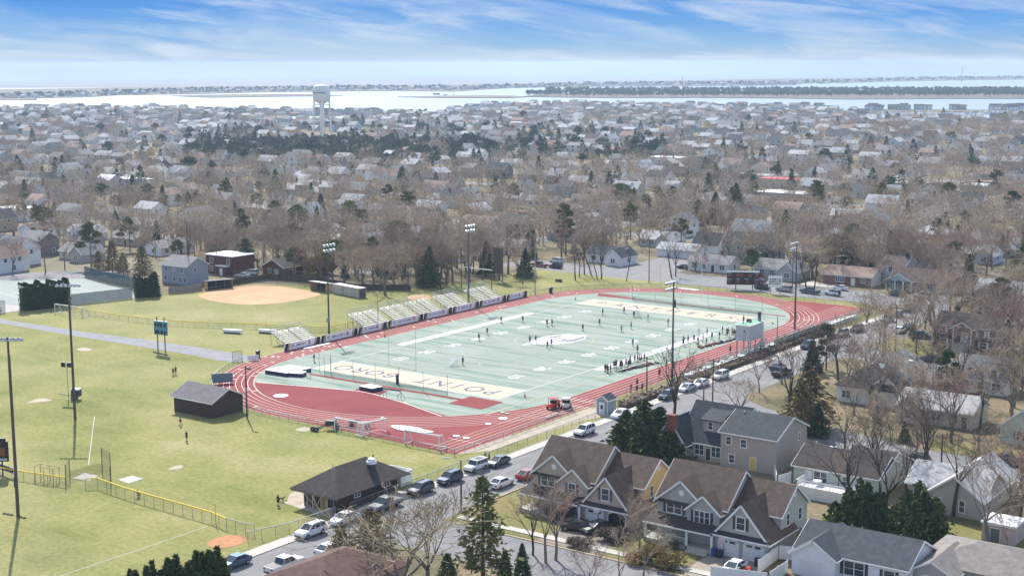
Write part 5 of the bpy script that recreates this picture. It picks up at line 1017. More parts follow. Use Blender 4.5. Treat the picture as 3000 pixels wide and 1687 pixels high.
t = house('cottage', 'dark red cottage with brown gable roof and white trim beside the infield yard', [dict(r=(-107.6, -98.6, 90.6, 99), e=2.9, k=2.2, ax='y')], W_bred, R_blkbr); win_at(t, -104.6, 90.6, 1, 'S', 1.1, 1.2); door_at(t, -101.6, 90.6, .1, 'S', 1.5, 2, M('door_mint', (.4, .5, .45), .5)); win_at(t, -98.6, 95, 1, 'E', 1, 1.2)
# ---- white picket / vinyl fences
vin = M('vinyl_white', (.74, .74, .74), .45, .03, 1)
def solid_fence(label, pts, h=1.8, mt=None, wd=.09):
    o = pts[0]; t = thing('board_fence', label, 'fence', (*o, 0)); P = [(p[0]-o[0], p[1]-o[1]) for p in pts]
    for a, b_ in zip(P, P[1:]):
        L = math.hypot(b_[0]-a[0], b_[1]-a[1]); n = max(1, round(L/2.4)); MB().beam((*a, h/2), (*b_, h/2), wd*.6, h).build('board_panel', mt or vin, t)
        for i in range(n+1): u = i/n; MB().box(-.07, -.07, 0, .07, .07, h+.12).build('post', mt or vin, t, (a[0]+(b_[0]-a[0])*u, a[1]+(b_[1]-a[1])*u, 0))
    return t
solid_fence('white vinyl fence behind the grey porch house, below the deck', [(120, -24.2), (129.2, -24.6), (130.8, -22.4)]); solid_fence('white vinyl fence between taupe dormer house and mint ranch', [(114.4, -16.6), (117.2, -21.6), (118, -18.6)])
solid_fence('white vinyl fence between grey porch house and white ranch', [(131.6, -57), (131.2, -50.4), (134.4, -49.6)]); solid_fence('white vinyl fence in front of the white ranch garage', [(127.6, -62), (134.4, -60), (134.4, -54.6)], 1.6); solid_fence('white fence in the shaded yard right of pale roofed house', [(148.6, -22), (156, -20.6)], 1.9); solid_fence('long white fence before the houses at the left edge', [(-265, 180), (-220, 195)], 2)
# ---- yard objects
def wheelie(lab, x, y, col): 
    t = thing('wheeled_bin', lab, 'bin', (x, y, 0)); mt = M('bin_'+lab[:9], col, .5); MB().prism([(-.28, -.33), (.28, -.33), (.3, .33), (-.3, .33)], .08, 1.0).build('bin_body', mt, t); MB().box(-.33, -.38, 1.0, .33, .36, 1.07).build('lid', mt, t)
wheelie('blue recycling bin by the left arched garage door', 124.0, -54.5, (.02, .07, .25)); wheelie('navy bin beside the blue recycling bin', 124.9, -54.5, (.03, .035, .07)); wheelie('dark plum bin before the right arched garage door', 130.3, -54.6, (.05, .02, .06))
def hoop(lab, x, y, board, rim):
    t = thing('basketball_hoop', lab, 'basketball hoop', (x, y, 0)); MB().tube((0, 0, 0), (0, 0, 3.0), .06).tube((0, 0, 2.9), (0, -.5, 3.1), .05).build('pole', dsteel, t); MB().box(-.45, -.55, 2.95, .45, -.5, 3.5).build('backboard', board, t); MB().path([(-.23, -.6, 2.95), (-.2, -1, 2.95), (.2, -1, 2.95), (.23, -.6, 2.95)], .025).build('rim', rim, t)
hoop('basketball hoop with red rim on the grey house drive', 126.4, -56.4, M('board_grey', (.4, .38, .38), .4), M('rim_red', (.5, .08, .05), .5)); hoop('basketball hoop with pale backboard before the tan house garage', 106.6, -55.2, M('board_pale', (.55, .55, .56), .3), dsteel)
t = thing('garden_tractor', 'small red mower parked at the end of the stone drive', 'mower', (130.4, -58.2, 0), .4); MB().box(-.8, -.35, .3, .7, .35, .75).box(.1, -.3, .75, .65, .3, 1.0).build('body', M('mower_red', (.45, .04, .03), .4), t); MB().box(-.6, -.28, .75, -.1, .28, 1.2).build('seat', black_p, t)
for x in (-.5, .5):
    for y in (-.4, .4): MB().tube((x, y-.08, .28), (x, y+.08, .28), .28, n=10).build('wheel', black_p, t)
tag(MB().lathe([(.75, 0), (.75, .45), (.55, .45), (.55, .1)], n=14).build('fire_pit', M('pit_stone', (.28, .22, .17), .9, .3, 3), None, (133.0, -36.2, .02)), 'round stone fire pit on the lawn behind the grey house', 'fire pit')
# ---------------------------------------------------------------- ordinary houses: prototypes, then copies
def proto(kind):
    if kind == 'ranch': W = [dict(r=(-7, 7, -4, 4), e=2.8, k=2.0, ax='x')]; wins = [(-4.6, -4, 1, 'S'), (-1.4, -4, 1, 'S'), (4.8, -4, 1, 'S'), (7, 0, 1, 'E'), (-7, 0, 1, 'W'), (-3, 4, 1, 'N'), (3, 4, 1, 'N')]; dr = (1.6, -4)
    elif kind == 'cape': W = [dict(r=(-5, 5, -4, 4), e=2.9, k=3.7, ax='x'), dict(r=(-3.2, -1.4, -3.4, 0), e=4.6, k=.9, ax='y', o=.2, og=.1, z=2.8), dict(r=(1.4, 3.2, -3.4, 0), e=4.6, k=.9, ax='y', o=.2, og=.1, z=2.8)]; wins = [(-3, -4, 1, 'S'), (3, -4, 1, 'S'), (5, -1.6, 1, 'E'), (5, 1, 3.7, 'E'), (-5, 1, 3.7, 'W'), (-2.3, -3.4, 3.5, 'S'), (2.3, -3.4, 3.5, 'S'), (0, 4, 1, 'N')]; dr = (0, -4)
    elif kind == 'colonial': W = [dict(r=(-5.6, 5.6, -4, 4), e=5.4, k=2.4, ax='x')]; wins = [(x, -4, z, 'S') for x in (-3.8, 0, 3.8) for z in (3.6,)]+[(-3.8, -4, .9, 'S'), (3.8, -4, .9, 'S'), (5.6, -1.4, 3.6, 'E'), (5.6, 1.6, 1, 'E'), (-5.6, 0, 3.6, 'W'), (-3, 4, 3.6, 'N'), (3, 4, 3.6, 'N')]; dr = (0, -4)
    elif kind == 'gablefront': W = [dict(r=(-4, 4, -5.5, 5.5), e=5.0, k=3.2, ax='y'), dict(r=(-4, 4, -7.4, -5.5), e=2.6, k=0, nowall=1)]; wins = [(-2, -5.5, 3.4, 'S'), (2, -5.5, 3.4, 'S'), (0, -5.5, 5.7, 'S'), (4, -3, 3.4, 'E'), (4, 2, 3.4, 'E'), (4, 0, .9, 'E'), (-4, 0, 3.4, 'W'), (0, 5.5, 3.4, 'N')]; dr = (1.6, -5.5)
    elif kind == 'ell': W = [dict(r=(-7.5, 5, -3.5, 4.5), e=2.9, k=2.3, ax='x'), dict(r=(1.4, 7.4, -6.5, 3.2), e=2.9, k=2.4, ax='y')]; wins = [(-5, -3.5, 1, 'S'), (-1.8, -3.5, 1, 'S'), (4.4, -6.5, 1, 'S'), (7.4, -2, 1, 'E'), (-7.5, 0, 1, 'W'), (-3, 4.5, 1, 'N')]; dr = (.4, -3.5)
    elif kind == 'split': W = [dict(r=(-7.5, .5, -4, 4), e=5.4, k=2.2, ax='x'), dict(r=(.5, 8, -3.4, 3.6), e=2.9, k=2.0, ax='x')]; wins = [(-5.6, -4, 3.5, 'S'), (-2, -4, 3.5, 'S'), (-5.6, -4, .9, 'S'), (5.4, -3.4, 1, 'S'), (8, 0, 1, 'E'), (-7.5, 0, 3.5, 'W'), (-3, 4, 3.5, 'N')]; dr = (1.8, -3.4)
    elif kind == 'hipranch': W = [dict(r=(-6.5, 6.5, -4.5, 4.5), e=2.9, k=2.6, ax='x', hip=1, o=.5)]; wins = [(-4, -4.5, 1, 'S'), (4, -4.5, 1, 'S'), (6.5, 0, 1, 'E'), (-6.5, 0, 1, 'W'), (-2, 4.5, 1, 'N')]; dr = (0, -4.5)
    elif kind == 'cross': W = [dict(r=(-6.5, 6.5, -3.5, 4.5), e=5.5, k=3.0, ax='x'), dict(r=(-5.8, .2, -5.2, 2), e=5.5, k=2.6, ax='y'), dict(r=(2.4, 6.2, -4.4, 2), e=5.5, k=1.7, ax='y')]; wins = [(-2.8, -5.2, 3.6, 'S'), (-2.8, -5.2, .9, 'S'), (4.3, -4.4, 3.6, 'S'), (6.5, 1, 3.6, 'E'), (6.5, -1, 1, 'E'), (-6.5, 1, 3.6, 'W'), (0, 4.5, 3.6, 'N')]; dr = (1.2, -3.5)
    elif kind == 'garage': W = [dict(r=(-3, 3, -3.2, 3.2), e=2.5, k=1.7, ax='y')]; wins = [(3, 0, 1.1, 'E')]; dr = (0, -3.2)
    elif kind == 'flat': W = [dict(r=(-12, 12, -7, 7), e=4.2, k=0)]; wins = [(-8, -7, 1.2, 'S'), (-3, -7, 1.2, 'S'), (6, -7, 1.2, 'S'), (12, -2, 1.2, 'E'), (12, 3, 1.2, 'E')]; dr = (1.6, -7)
    nm = dict(ranch='ranch_house', cape='cape_house', colonial='colonial_house', gablefront='gable_front_house', ell='ell_house', split='split_level_house', hipranch='hip_roof_house', cross='cross_gable_house', garage='garage_building', flat='flat_roof_building')[kind]
    t = house(nm, 'x', W, W_white, R_grey)
    for x, y, z, s in wins: win_at(t, x, y, z, s, 1.5 if z < 2 and s in 'SN' else 1.05, 1.3, None, 2 if z < 2 and s in 'SN' else 1)
    if kind == 'garage': garage_at(t, 0, -3.2, 3.6, 2.1)
    else: door_at(t, dr[0], dr[1], .1, 'S')
    if kind in ('ranch', 'cape', 'colonial', 'split'): chimney(t, 2.2, .8, 3 if kind in ('ranch', 'cape') else 5.5, 6.2 if kind == 'ranch' else 7.6 if kind == 'cape' else 8.6)
    if kind == 'gablefront':
        for x in (-3.6, 0, 3.6): MB().box(x-.12, -7.3, 0, x+.12, -7.06, 2.6).build('porch_column', trim_m, t)
    return t
PK = ['ranch', 'cape', 'colonial', 'gablefront', 'ell', 'split', 'hipranch', 'cross', 'garage', 'flat']
PROTO = {k: proto(k) for k in PK}; USED = {}
WC = dict(white=W_white, grey=W_grey, cream=W_cream, tan=W_tan, blue=W_blue, sage=W_sage, pink=W_pink, dark=W_dgrey, brick=W_brick, yellow=W_yel, teal=W_teal, offwhite=W_offw)
RC = dict(grey=R_grey, charcoal=R_dark, brown=R_brown, pale=R_lgrey, tan=R_tan, slate=R_slate, rust=R_rust, white=M('roof_white', (.62, .62, .62), .6, .06, .5), red=M('roof_red', (.52, .06, .06), .6, .08, .5), solar=M('roof_solar', (.05, .085, .16), .25, .2, .4))
OCC = []; HOUSES = []
def place_house(kind, x, y, rz, wc, rc, label=None, group=None, sc=1.):
    p = PROTO[kind]; o = p if kind not in USED else dup(p); USED[kind] = 1
    o.location = (x, y, 0); o.rotation_euler = (0, 0, rz); o.scale = (sc, sc, sc)
    for ch in CH[o.name]:
        b = ch.name.split('.')[0]
        if b == 'wall': omat(ch, WC[wc])
        elif b == 'roof': omat(ch, RC[rc])
    o['label'] = label or 'x'; o['category'] = 'house' if kind not in ('garage', 'flat') else ('garage' if kind == 'garage' else 'building')
    if group: o['group'] = group
    OCC.append((x, y, 9 if kind != 'flat' else 15)); HOUSES.append(dict(o=o, kind=kind, wc=wc, rc=rc, done=bool(label))); return o
H90 = math.pi/2
for px, py, kind, rot, wc, rc, lab in [
    (50, 772, 'cross', 0, 'white', 'grey', 'white two-storey house with porch at the left picture edge'), (497, 742, 'ranch', 1, 'white', 'grey', 'white low house with pale garage wall above the grey-blue house'), (385, 716, 'ranch', 0, 'tan', 'grey', 'tan ranch with grey roof behind the tall cedars left of centre'),
    (676, 729, 'cross', 0, 'cream', 'brown', 'cream two-storey house with brown gable roof above the red brick house'), (585, 668, 'gablefront', 0, 'offwhite', 'grey', 'off-white gable house beside the big round bare tree'), (190, 672, 'hipranch', 0, 'tan', 'grey', 'house with long grey hip roof left of the yellowish pine'), (255, 722, 'cape', 0, 'grey', 'grey', 'grey cape house with pale chimney behind the pine by the tennis court'),
    (1108, 752, 'gablefront', 0, 'white', 'pale', 'tall white gable house seen through the bare trees behind the bleachers'), (1252, 768, 'gablefront', 0, 'cream', 'tan', 'cream two-storey house with tan roof behind the practice goal'), (1338, 764, 'garage', 0, 'offwhite', 'tan', 'off-white garage between cream house and louvre board'), (1405, 700, 'cross', 0, 'grey', 'tan', 'big grey house with tan-grey roof above the louvre board'), (1505, 690, 'colonial', 0, 'blue', 'slate', 'blue-grey colonial house left of the tall yellow-green pine'),
    (1937, 722, 'ell', 0, 'blue', 'pale', 'pale blue house with pale roof and small red chimney'), (1998, 690, 'gablefront', 0, 'white', 'grey', 'tall white gabled house before the dark evergreen'), (2092, 792, 'ranch', 0, 'offwhite', 'grey', 'off-white ranch just left of the large scoreboard'), (2292, 812, 'ell', 0, 'grey', 'grey', 'grey ranch with white porch fence between the two scoreboards'),
    (2752, 800, 'split', 0, 'blue', 'grey', 'large pale blue split-level house above the white jeep'), (2692, 775, 'colonial', 0, 'white', 'tan', 'white house with tan-grey roof left of the pale blue split-level'), (2482, 772, 'ell', 0, 'sage', 'grey', 'sage grey ranch left of the pointed green conifer'), (2612, 735, 'ranch', 0, 'cream', 'grey', 'cream ranch with white pillared patio above the conifer'),
    (2425, 712, 'ranch', 1, 'pink', 'pale', 'pink house with pale pink roof right of tall bare trunks'), (2482, 670, 'colonial', 0, 'white', 'pale', 'white two-storey house with green-grey roof among bare trees at right'), (2722, 668, 'gablefront', 0, 'white', 'tan', 'tall narrow white house right of the dark shrub'), (2928, 748, 'split', 0, 'dark', 'grey', 'dark grey house with grey roof at right edge'), (2390, 762, 'ranch', 0, 'white', 'white', 'long white low building behind the brick ranch'),
    (2300, 548, 'flat', 0, 'cream', 'red', 'cream building with bright red roof'), (2212, 535, 'flat', 0, 'white', 'pale', 'white flat building left of the red roofed one'), (2300, 590, 'flat', 0, 'grey', 'white', 'large low building with pale arched roof in front of the red roofed one'), (2085, 495, 'cross', 1, 'tan', 'brown', 'tan church-like building with brown roof'), (1960, 480, 'flat', 0, 'white', 'white', 'white flat store left of the brown roofed church-like building'),
    (320, 556, 'colonial', 0, 'blue', 'white', 'bright blue house with white roof upper left'), (182, 594, 'cape', 0, 'white', 'solar', 'white cape house with blue solar panels on its roof'), (410, 592, 'cape', 0, 'tan', 'brown', 'tan cape with brown roof and white dormer right of the solar roof'), (205, 520, 'gablefront', 0, 'white', 'pale', 'tall white house with steep pale roof above the blue house'), (378, 548, 'flat', 0, 'offwhite', 'white', 'long building with flat white roof right of the bright blue house'),
    (1526, 372, 'flat', 0, 'offwhite', 'red', 'distant building with glowing red roof near the bay'), (2895, 560, 'flat', 0, 'pink', 'tan', 'pink flat building at right edge'), (2650, 560, 'flat', 0, 'offwhite', 'white', 'long low building with white roof right of the large tan bare tree'), (2880, 565, 'flat', 1, 'grey', 'white', 'pale school-like block at right edge'),
    (60, 640, 'flat', 0, 'white', 'white', 'long white trailer-like building at left edge'), (870, 668, 'cape', 0, 'white', 'grey', 'white cape seen between bare trees behind the infield'), (770, 700, 'ranch', 0, 'pink', 'rust', 'pink ranch with red-brown roof behind the brick house'), (960, 722, 'ranch', 0, 'grey', 'white', 'grey low house with bright white roof edge behind the right dugout'), (1330, 730, 'ell', 0, 'white', 'pale', 'white house with pale roof behind the old practice goal')]:
    x, y = G(px, py); place_house(kind, x, y, [0, H90, math.pi, -H90][rot], wc, rc, lab)
for q in ((93, -51, 10), (103, -47, 11), (122, -47, 12), (104, -10, 13), (125, -12, 10), (142, -11, 11), (142, -48, 11), (155, -40, 10), (106, 102, 11), (107, 41, 9), (106, 56, 9), (123, 32, 9), (140, 28, 7), (106, 128, 11), (68, 177, 11), (46, 176, 10), (56, 186, 7), (1, 202, 12), (-23, 199, 9), (-115, 67, 9), (-119, 88, 8), (-103, 95, 7), (92, -92, 10)): OCC.append(q)
from mathutils.geometry import intersect_point_line
def inpoly(x, y, P):
    c = False; j = len(P)-1
    for i in range(len(P)):
        if (P[i][1] > y) != (P[j][1] > y) and x < (P[j][0]-P[i][0])*(y-P[i][1])/(P[j][1]-P[i][1])+P[i][0]: c = not c
        j = i
    return c
LAND = [(-2600, 300), (300, 60), (700, 1900)]+sp_[::-1]; LAGOON = [G(*q) for q in [(690, 346), (860, 358), (1010, 356), (1150, 344), (1060, 339), (880, 340)]]
SCHOOL = [(-175, -200), (-175, 55), (-148, 60), (-105, 60), (-103, 90), (-60, 100), (-48, 170), (86, 170), (86, -200)]
def free(x, y, r, occ=None):
    for a, b_, c in (occ or OCC):
        if (a-x)**2+(b_-y)**2 < (r+c)**2: return False
    return True
rr = random.Random(11); FAR = []
wcs = ['white']*7+['grey']*3+['cream']*3+['offwhite']*5+['tan']*2+['blue']*2+['sage', 'pink', 'dark', 'yellow', 'teal']; rcs = ['grey']*6+['charcoal']*2+['brown']*2+['pale']*6+['tan']*2+['slate']*2+['rust']
cands = []
y = 172.
row = 0
while y < 2200:
    D0 = y
    x = -1900.
    while x < 170:
        xx, yy = x+rr.uniform(-4, 4), y+rr.uniform(-3, 3); u, v, d = PX(xx, yy)
        if -60 < u < 3060 and d > 330 and inpoly(xx, yy, LAND) and not inpoly(xx, yy, SCHOOL) and not inpoly(xx, yy, LAGOON) and rr.random() < (.80 if d < 1000 else .88): cands.append((d, xx, yy, row))
        x += 19+rr.uniform(-2, 5)
    y += (26 if row % 2 else 46); row += 1
for yy_ in range(-20, 170, 34):                                    # blocks left of the school along the tilted street
    for xx_ in range(-420, -178, 24): 
        u, v, d = PX(xx_, yy_)
        if -60 < u < 3060: cands.append((d, xx_+rr.uniform(-3, 3), yy_+rr.uniform(-3, 3), 0))
for x_, y_ in ((122, 62), (138, 60), (152, 30), (160, 58), (125, 100), (142, 102), (160, 100), (150, 128), (132, 126), (165, 130), (160, -8), (172, 22), (98, 150), (118, 150), (140, 152)): cands.append((0, x_, y_, 0))
cands.sort(); n_ind = 0
for d, x, y, row in cands:
    kind = rr.choice(['ranch', 'ranch', 'cape', 'cape', 'colonial', 'colonial', 'gablefront', 'ell', 'split', 'hipranch', 'cross']); 
    if not free(x, y, 6): continue
    wc, rc = rr.choice(wcs), rr.choice(rcs); rot = (0 if row % 2 == 0 else math.pi)+(H90 if rr.random() < .3 else 0)+rr.uniform(-.06, .06)
    if n_ind < 205: place_house(kind, x, y, rot, wc, rc, None, 'houses of the suburb'); n_ind += 1
    else: FAR.append((x, y, rot, kind, wc, rc)); OCC.append((x, y, 8))
# the far rest: one mass of small gabled houses out to the bay shore
BARR = []
for i in range(520):                                              # barrier island, spit, islands
    u = rr.uniform(-40, 3040); 
    v = np.interp(u, [0, 108, 262, 550, 1000, 1330, 1700, 2330, 2690, 3000], [291, 288, 283, 274, 266, 265, 253, 249, 236, 232])-rr.uniform(.5, 8 if u < 1300 else 4)
    x, y = G(u, v); FAR.append((x, y, rr.uniform(0, 3), 'colonial', rr.choice(wcs), rr.choice(rcs))); BARR.append((x, y))
for i in range(26): x, y = G(rr.uniform(2540, 3020), rr.uniform(321, 326)); FAR.append((x, y, rr.uniform(0, .4), 'colonial', rr.choice(('white', 'grey', 'blue')), 'slate'))
for i in range(20): x, y = G(560+i*29+rr.uniform(-6, 6), 337-max(0, i-14)*.5); FAR.append((x, y, rr.uniform(-.3, .3), rr.choice(('colonial', 'cross')), rr.choice(('white', 'grey', 'cream', 'blue')), rr.choice(('slate', 'grey', 'charcoal'))))
allm = list(WC.values())+list(RC.values())+[glass]; wi = {k: i for i, k in enumerate(WC)}; ri = {k: i+len(WC) for i, k in enumerate(RC)}; V, F, MI = [], [], []
for x, y, rot, kind, wc, rc in FAR:
    uu, vv, dd = PX(x, y)
    if 880 < uu < 1010 and 392 < vv < 425: continue
    two = kind in ('colonial', 'gablefront', 'split', 'cross'); L, Wd, e, k = rr.uniform(5, 7), rr.uniform(3.8, 4.8), (5.4 if two else 2.9), rr.uniform(1.8, 3.4); c, s = math.cos(rot), math.sin(rot)
    def add(pts, m):
        b = len(V); V.extend([(x+p[0]*c-p[1]*s, y+p[0]*s+p[1]*c, p[2]) for p in pts]); F.append((b, b+1, b+2, b+3)); MI.append(m)
    w0, r0 = wi[wc], ri[rc]; o = .4; sl = k/Wd
    for sy in (-1, 1):
        add([(-L, sy*Wd, 0), (L, sy*Wd, 0), (L, sy*Wd, e), (-L, sy*Wd, e)], w0); add([(-L-o, sy*(Wd+o), e-o*sl), (L+o, sy*(Wd+o), e-o*sl), (L+o, 0, e+k), (-L-o, 0, e+k)], r0)
        for i in range(3 if not two else 5): wx = -L+1.2+(i % 3)*(2*L-2.4)/2.; wz = 1 if i < 3 else 3.5; add([(wx-.6, sy*(Wd+.05), wz), (wx+.6, sy*(Wd+.05), wz), (wx+.6, sy*(Wd+.05), wz+1.3), (wx-.6, sy*(Wd+.05), wz+1.3)], len(allm)-1)
    for sx in (-1, 1):
        add([(sx*L, -Wd, 0), (sx*L, Wd, 0), (sx*L, Wd, e), (sx*L, -Wd, e)], w0); add([(sx*L, -Wd, e), (sx*L, Wd, e), (sx*L, .01, e+k), (sx*L, -.01, e+k)], w0); add([(sx*(L+.05), -.5, 1 if not two else 3.5), (sx*(L+.05), .5, 1 if not two else 3.5), (sx*(L+.05), .5, 2.3 if not two else 4.8), (sx*(L+.05), -.5, 2.3 if not two else 4.8)], len(allm)-1)
o = npmesh('distant_houses', np.array(V), np.array(F), allm, MI); tag(o, 'far suburb of small pale houses reaching to the bay shore', 'houses', None, 'stuff')
# ---- water tower
x, y = G(945, 402); t = thing('water_tower', 'tall white water tower on six legs above the far houses', 'water tower', (x, y, 0)); wt = M('tower_white', (.78, .79, .76), .5, .05, .1)
R0, H0 = 7.6, 46.0
MB().lathe([(2.2, H0-17), (4.6, H0-15.6), (6.7, H0-14.4), (R0, H0-12.2), (R0, H0-4.2), (R0*.93, H0-2.2), (R0*.72, H0-.8), (R0*.35, H0-.2), (.3, H0)], n=28).build('tank', wt, t, smooth=True)
MB().lathe([(2.1, 0), (1.9, H0-18), (2.3, H0-16.6)], n=14).build('riser_pipe', wt, t, smooth=True)
for i in range(6): a = math.pi*2*i/6+.25; MB().tube((9.0*math.cos(a), 9.0*math.sin(a), 0), (R0*.98*math.cos(a), R0*.98*math.sin(a), H0-12), .85, .7, 8).build('leg', wt, t)
for z in (14, 28):
    g = MB(); q = 9.0-(9.0-R0)*z/(H0-12)
    for i in range(6): a, b_ = math.pi*2*i/6+.25, math.pi*2*(i+1)/6+.25; g.tube((q*math.cos(a), q*math.sin(a), z), (q*math.cos(b_), q*math.sin(b_), z), .25); g.tube((q*math.cos(a), q*math.sin(a), z), (0, 0, z), .12)
    g.build('brace_ring', wt, t)
g = MB(); 
for i in range(20): a = R_(-150+i*6.4); a2 = R_(-150+i*6.4+5.0); g.face([((R0+.05)*math.cos(a), (R0+.05)*math.sin(a), H0-7.9), ((R0+.05)*math.cos(a2), (R0+.05)*math.sin(a2), H0-7.9), ((R0+.05)*math.cos(a2), (R0+.05)*math.sin(a2), H0-6.8), ((R0+.05)*math.cos(a), (R0+.05)*math.sin(a), H0-6.8)])
g.build('lettering_band', M('tower_lettering', (.12, .13, .15), .6), t)
t = MB()
for i in range(40): a = 2*math.pi*i/40; b_ = 2*math.pi*(i+1)/40; t.tube(((R0+.5)*math.cos(a), (R0+.5)*math.sin(a), H0-11.2), ((R0+.5)*math.cos(b_), (R0+.5)*math.sin(b_), H0-11.2), .12, n=4)
t.build('balcony_rail', wt, bpy.data.objects['water_tower'])
for lab, px, py, h in (('hair-thin radio mast on the far shore right of centre', 1999, 262, 32), ('thin radio mast on the far shore at the right', 2817, 244, 50)):
    x, y = G(px, py); tag(MB().lathe([(.9, 0), (.5, h)], (0, 0, 0), 6).build('radio_mast', dsteel, None, (x, y, 0)), lab, 'radio mast')
# ---- moored boats
bt = thing('moored_boat', 'x', 'boat', group='white boats moored at the marina'); hull = M('boat_white', (.78, .79, .8), .3)
MB().prism([(-4.5, -1.4), (2, -1.5), (5, 0), (2, 1.5), (-4.5, 1.4)], -.3, 1.2).build('hull', hull, bt); MB().prism([(-2.6, -1), (.8, -1), (1.6, 0), (.8, 1), (-2.6, 1)], 1.2, 2.9).build('cabin', hull, bt); MB().box(-1.6, -1.03, 1.9, .6, 1.03, 2.4).build('cabin_window', glass, bt)
for i in range(48):
    u = 2545+rr.uniform(0, 470); v = rr.choice((331, 333.5, 336, 339, 341)); x, y = G(u, v, -.9); o = bt if i == 0 else dup(bt); o.location = (x, y, -.8); o.rotation_euler = (0, 0, R_(rr.choice((40, 220))+rr.uniform(-9, 9))); o['label'] = 'small white cabin boat moored among others in the marina'
    if i == 0: bt = o
# ================================================================ TREES
bark_m = M('bark_grey', (.18, .15, .125), .95, .3, 3, rnd=.2, stretch=(3, 3, .5)); bark_d = M('bark_dark', (.062, .050, .042), .95, .3, 3, rnd=.15)
twig_m = M('twigs_grey_brown', (.37, .285, .205), .95, .25, .5, spec=.1, rnd=.22); twig_r = M('twigs_reddish', (.30, .205, .17), .95, .25, .5, spec=.1, rnd=.15)
twig_far = M('twigs_far', (.43, .335, .245), .95, .35, .02, spec=.1)
def leafm(name, col, v=.7): return M(name, col, .9, v, 1.5, spec=.12, rnd=.2)
fol_d = leafm('foliage_dark', (.068, .10, .042)); fol_g = leafm('foliage_green', (.078, .112, .038)); fol_p = leafm('foliage_pine', (.15, .16, .055)); fol_b = leafm('foliage_bronze', (.24, .19, .085)); fol_h = leafm('foliage_hedge', (.030, .054, .024), .35); fol_gold = leafm('foliage_straw', (.30, .21, .09), .3)
fol_y = leafm('foliage_yellow_green', (.135, .16, .04)); fol_br = leafm('shrub_twigs_brown', (.17, .135, .105), .35); fol_far = M('foliage_far', (.075, .105, .06), .9, .4, .015, spec=.1)
def skeleton(rng, H, spread=1., trunk=.28, maxlev=5, lean=0., n1=5):
    S_ = []
    def seg(p, d, L, r, r2, lev, wob):
        n = 3 if lev == 0 else 2
        for i in range(n):
            d2 = d+np.array([rng.gauss(0, wob), rng.gauss(0, wob), rng.gauss(0, wob*.6)]); d2 /= np.linalg.norm(d2); q = p+d2*L/n
            a, b_ = r+(r2-r)*i/n, r+(r2-r)*(i+1)/n; S_.append((p, q, a, b_, lev)); p, d = q, d2
        return p, d
    def grow(p, d, L, r, lev):
        e, d2 = seg(p, d, L, r, r*.58, lev, .10+.05*lev)
        if lev >= maxlev: return
        k = rng.choice((2, 3, 3)) if lev < 3 else rng.choice((2, 3, 3, 4))
        for i in range(k):
            an = rng.uniform(.25, .75)*(1 if lev > 1 else .8); ph = rng.uniform(0, 2*math.pi); u = np.cross(d2, [0, 0, 1.]); nu = np.linalg.norm(u); u = u/nu if nu > 1e-3 else np.array([1., 0, 0]); v = np.cross(d2, u)
            nd = d2*math.cos(an)+(u*math.cos(ph)+v*math.sin(ph))*math.sin(an); nd[2] += .12; nd /= np.linalg.norm(nd)
            st = e if i < 2 else p+(e-p)*rng.uniform(.4, .9); grow(st, nd, L*rng.uniform(.62, .86), max(.012, r*.52), lev+1)
    base = np.array([0., 0, 0]); d = np.array([lean, lean*.3, 1.]); d /= np.linalg.norm(d)
    top, d = seg(base, d, H*trunk, .019*H+.03, .014*H+.02, 0, .05)
    for i in range(n1):
        ph = 2*math.pi*(i+rng.random()*.7)/n1; an = rng.uniform(.32, .75)*spread if i else .1; nd = np.array([math.cos(ph)*math.sin(an), math.sin(ph)*math.sin(an), math.cos(an)]); nd = nd+d*.25; nd /= np.linalg.norm(nd)
        grow(top if i < 3 else top-d*rng.uniform(0, .08)*H, nd, H*rng.uniform(.235, .30), .0085*H+.012, 1)
    return S_
def tubes(segs, n=3, wmin=0.):
    p0 = np.array([s[0] for s in segs]); p1 = np.array([s[1] for s in segs]); r0 = np.maximum([s[2] for s in segs], wmin)[:, None]; r1 = np.maximum([s[3] for s in segs], wmin)[:, None]
    d = p1-p0; d /= np.linalg.norm(d, axis=1)[:, None]+1e-9; u = np.cross(d, [.31, .27, .91]); u /= np.linalg.norm(u, axis=1)[:, None]+1e-9; v = np.cross(d, u); k = len(segs); V = np.zeros((k, 2*n, 3))
    for i in range(n):
        a = 2*math.pi*i/n; w_ = u*math.cos(a)+v*math.sin(a); V[:, i] = p0+w_*r0; V[:, n+i] = p1+w_*r1
    F = np.zeros((k, n, 4), int); b = (np.arange(k)*2*n)[:, None]
    for i in range(n): j = (i+1) % n; F[:, i] = b+np.array([i, j, n+j, n+i])
    return V.reshape(-1, 3), F.reshape(-1, 4)
def bare_tree(name, seed, H=11., tw=.02, tm=None, bm=None, **k):
    rng = random.Random(seed); S_ = skeleton(rng, H, **k); t = thing(name, 'x', 'tree')
    V, F = tubes([s for s in S_ if s[4] <= 1], 6); npmesh('trunk', V, F, bm or bark_m, None, t); V, F = tubes([s for s in S_ if s[4] > 1], 3, tw); npmesh('crown', V, F, tm or twig_m, None, t); t['H'] = H
    return t
def leaves(C, A, l, w, rs):
    n = len(C); A = A/np.linalg.norm(A, axis=1)[:, None]; b = np.cross(A, rs.normal(size=(n, 3))); b /= np.linalg.norm(b, axis=1)[:, None]+1e-9; V = np.zeros((n, 3, 3))
    l = np.asarray(l)[:, None]; w = np.asarray(w)[:, None]; V[:, 0] = C-b*w-A*l*.4; V[:, 1] = C+b*w-A*l*.4; V[:, 2] = C+A*l*.6
    return V.reshape(-1, 3), np.arange(3*n).reshape(-1, 3)
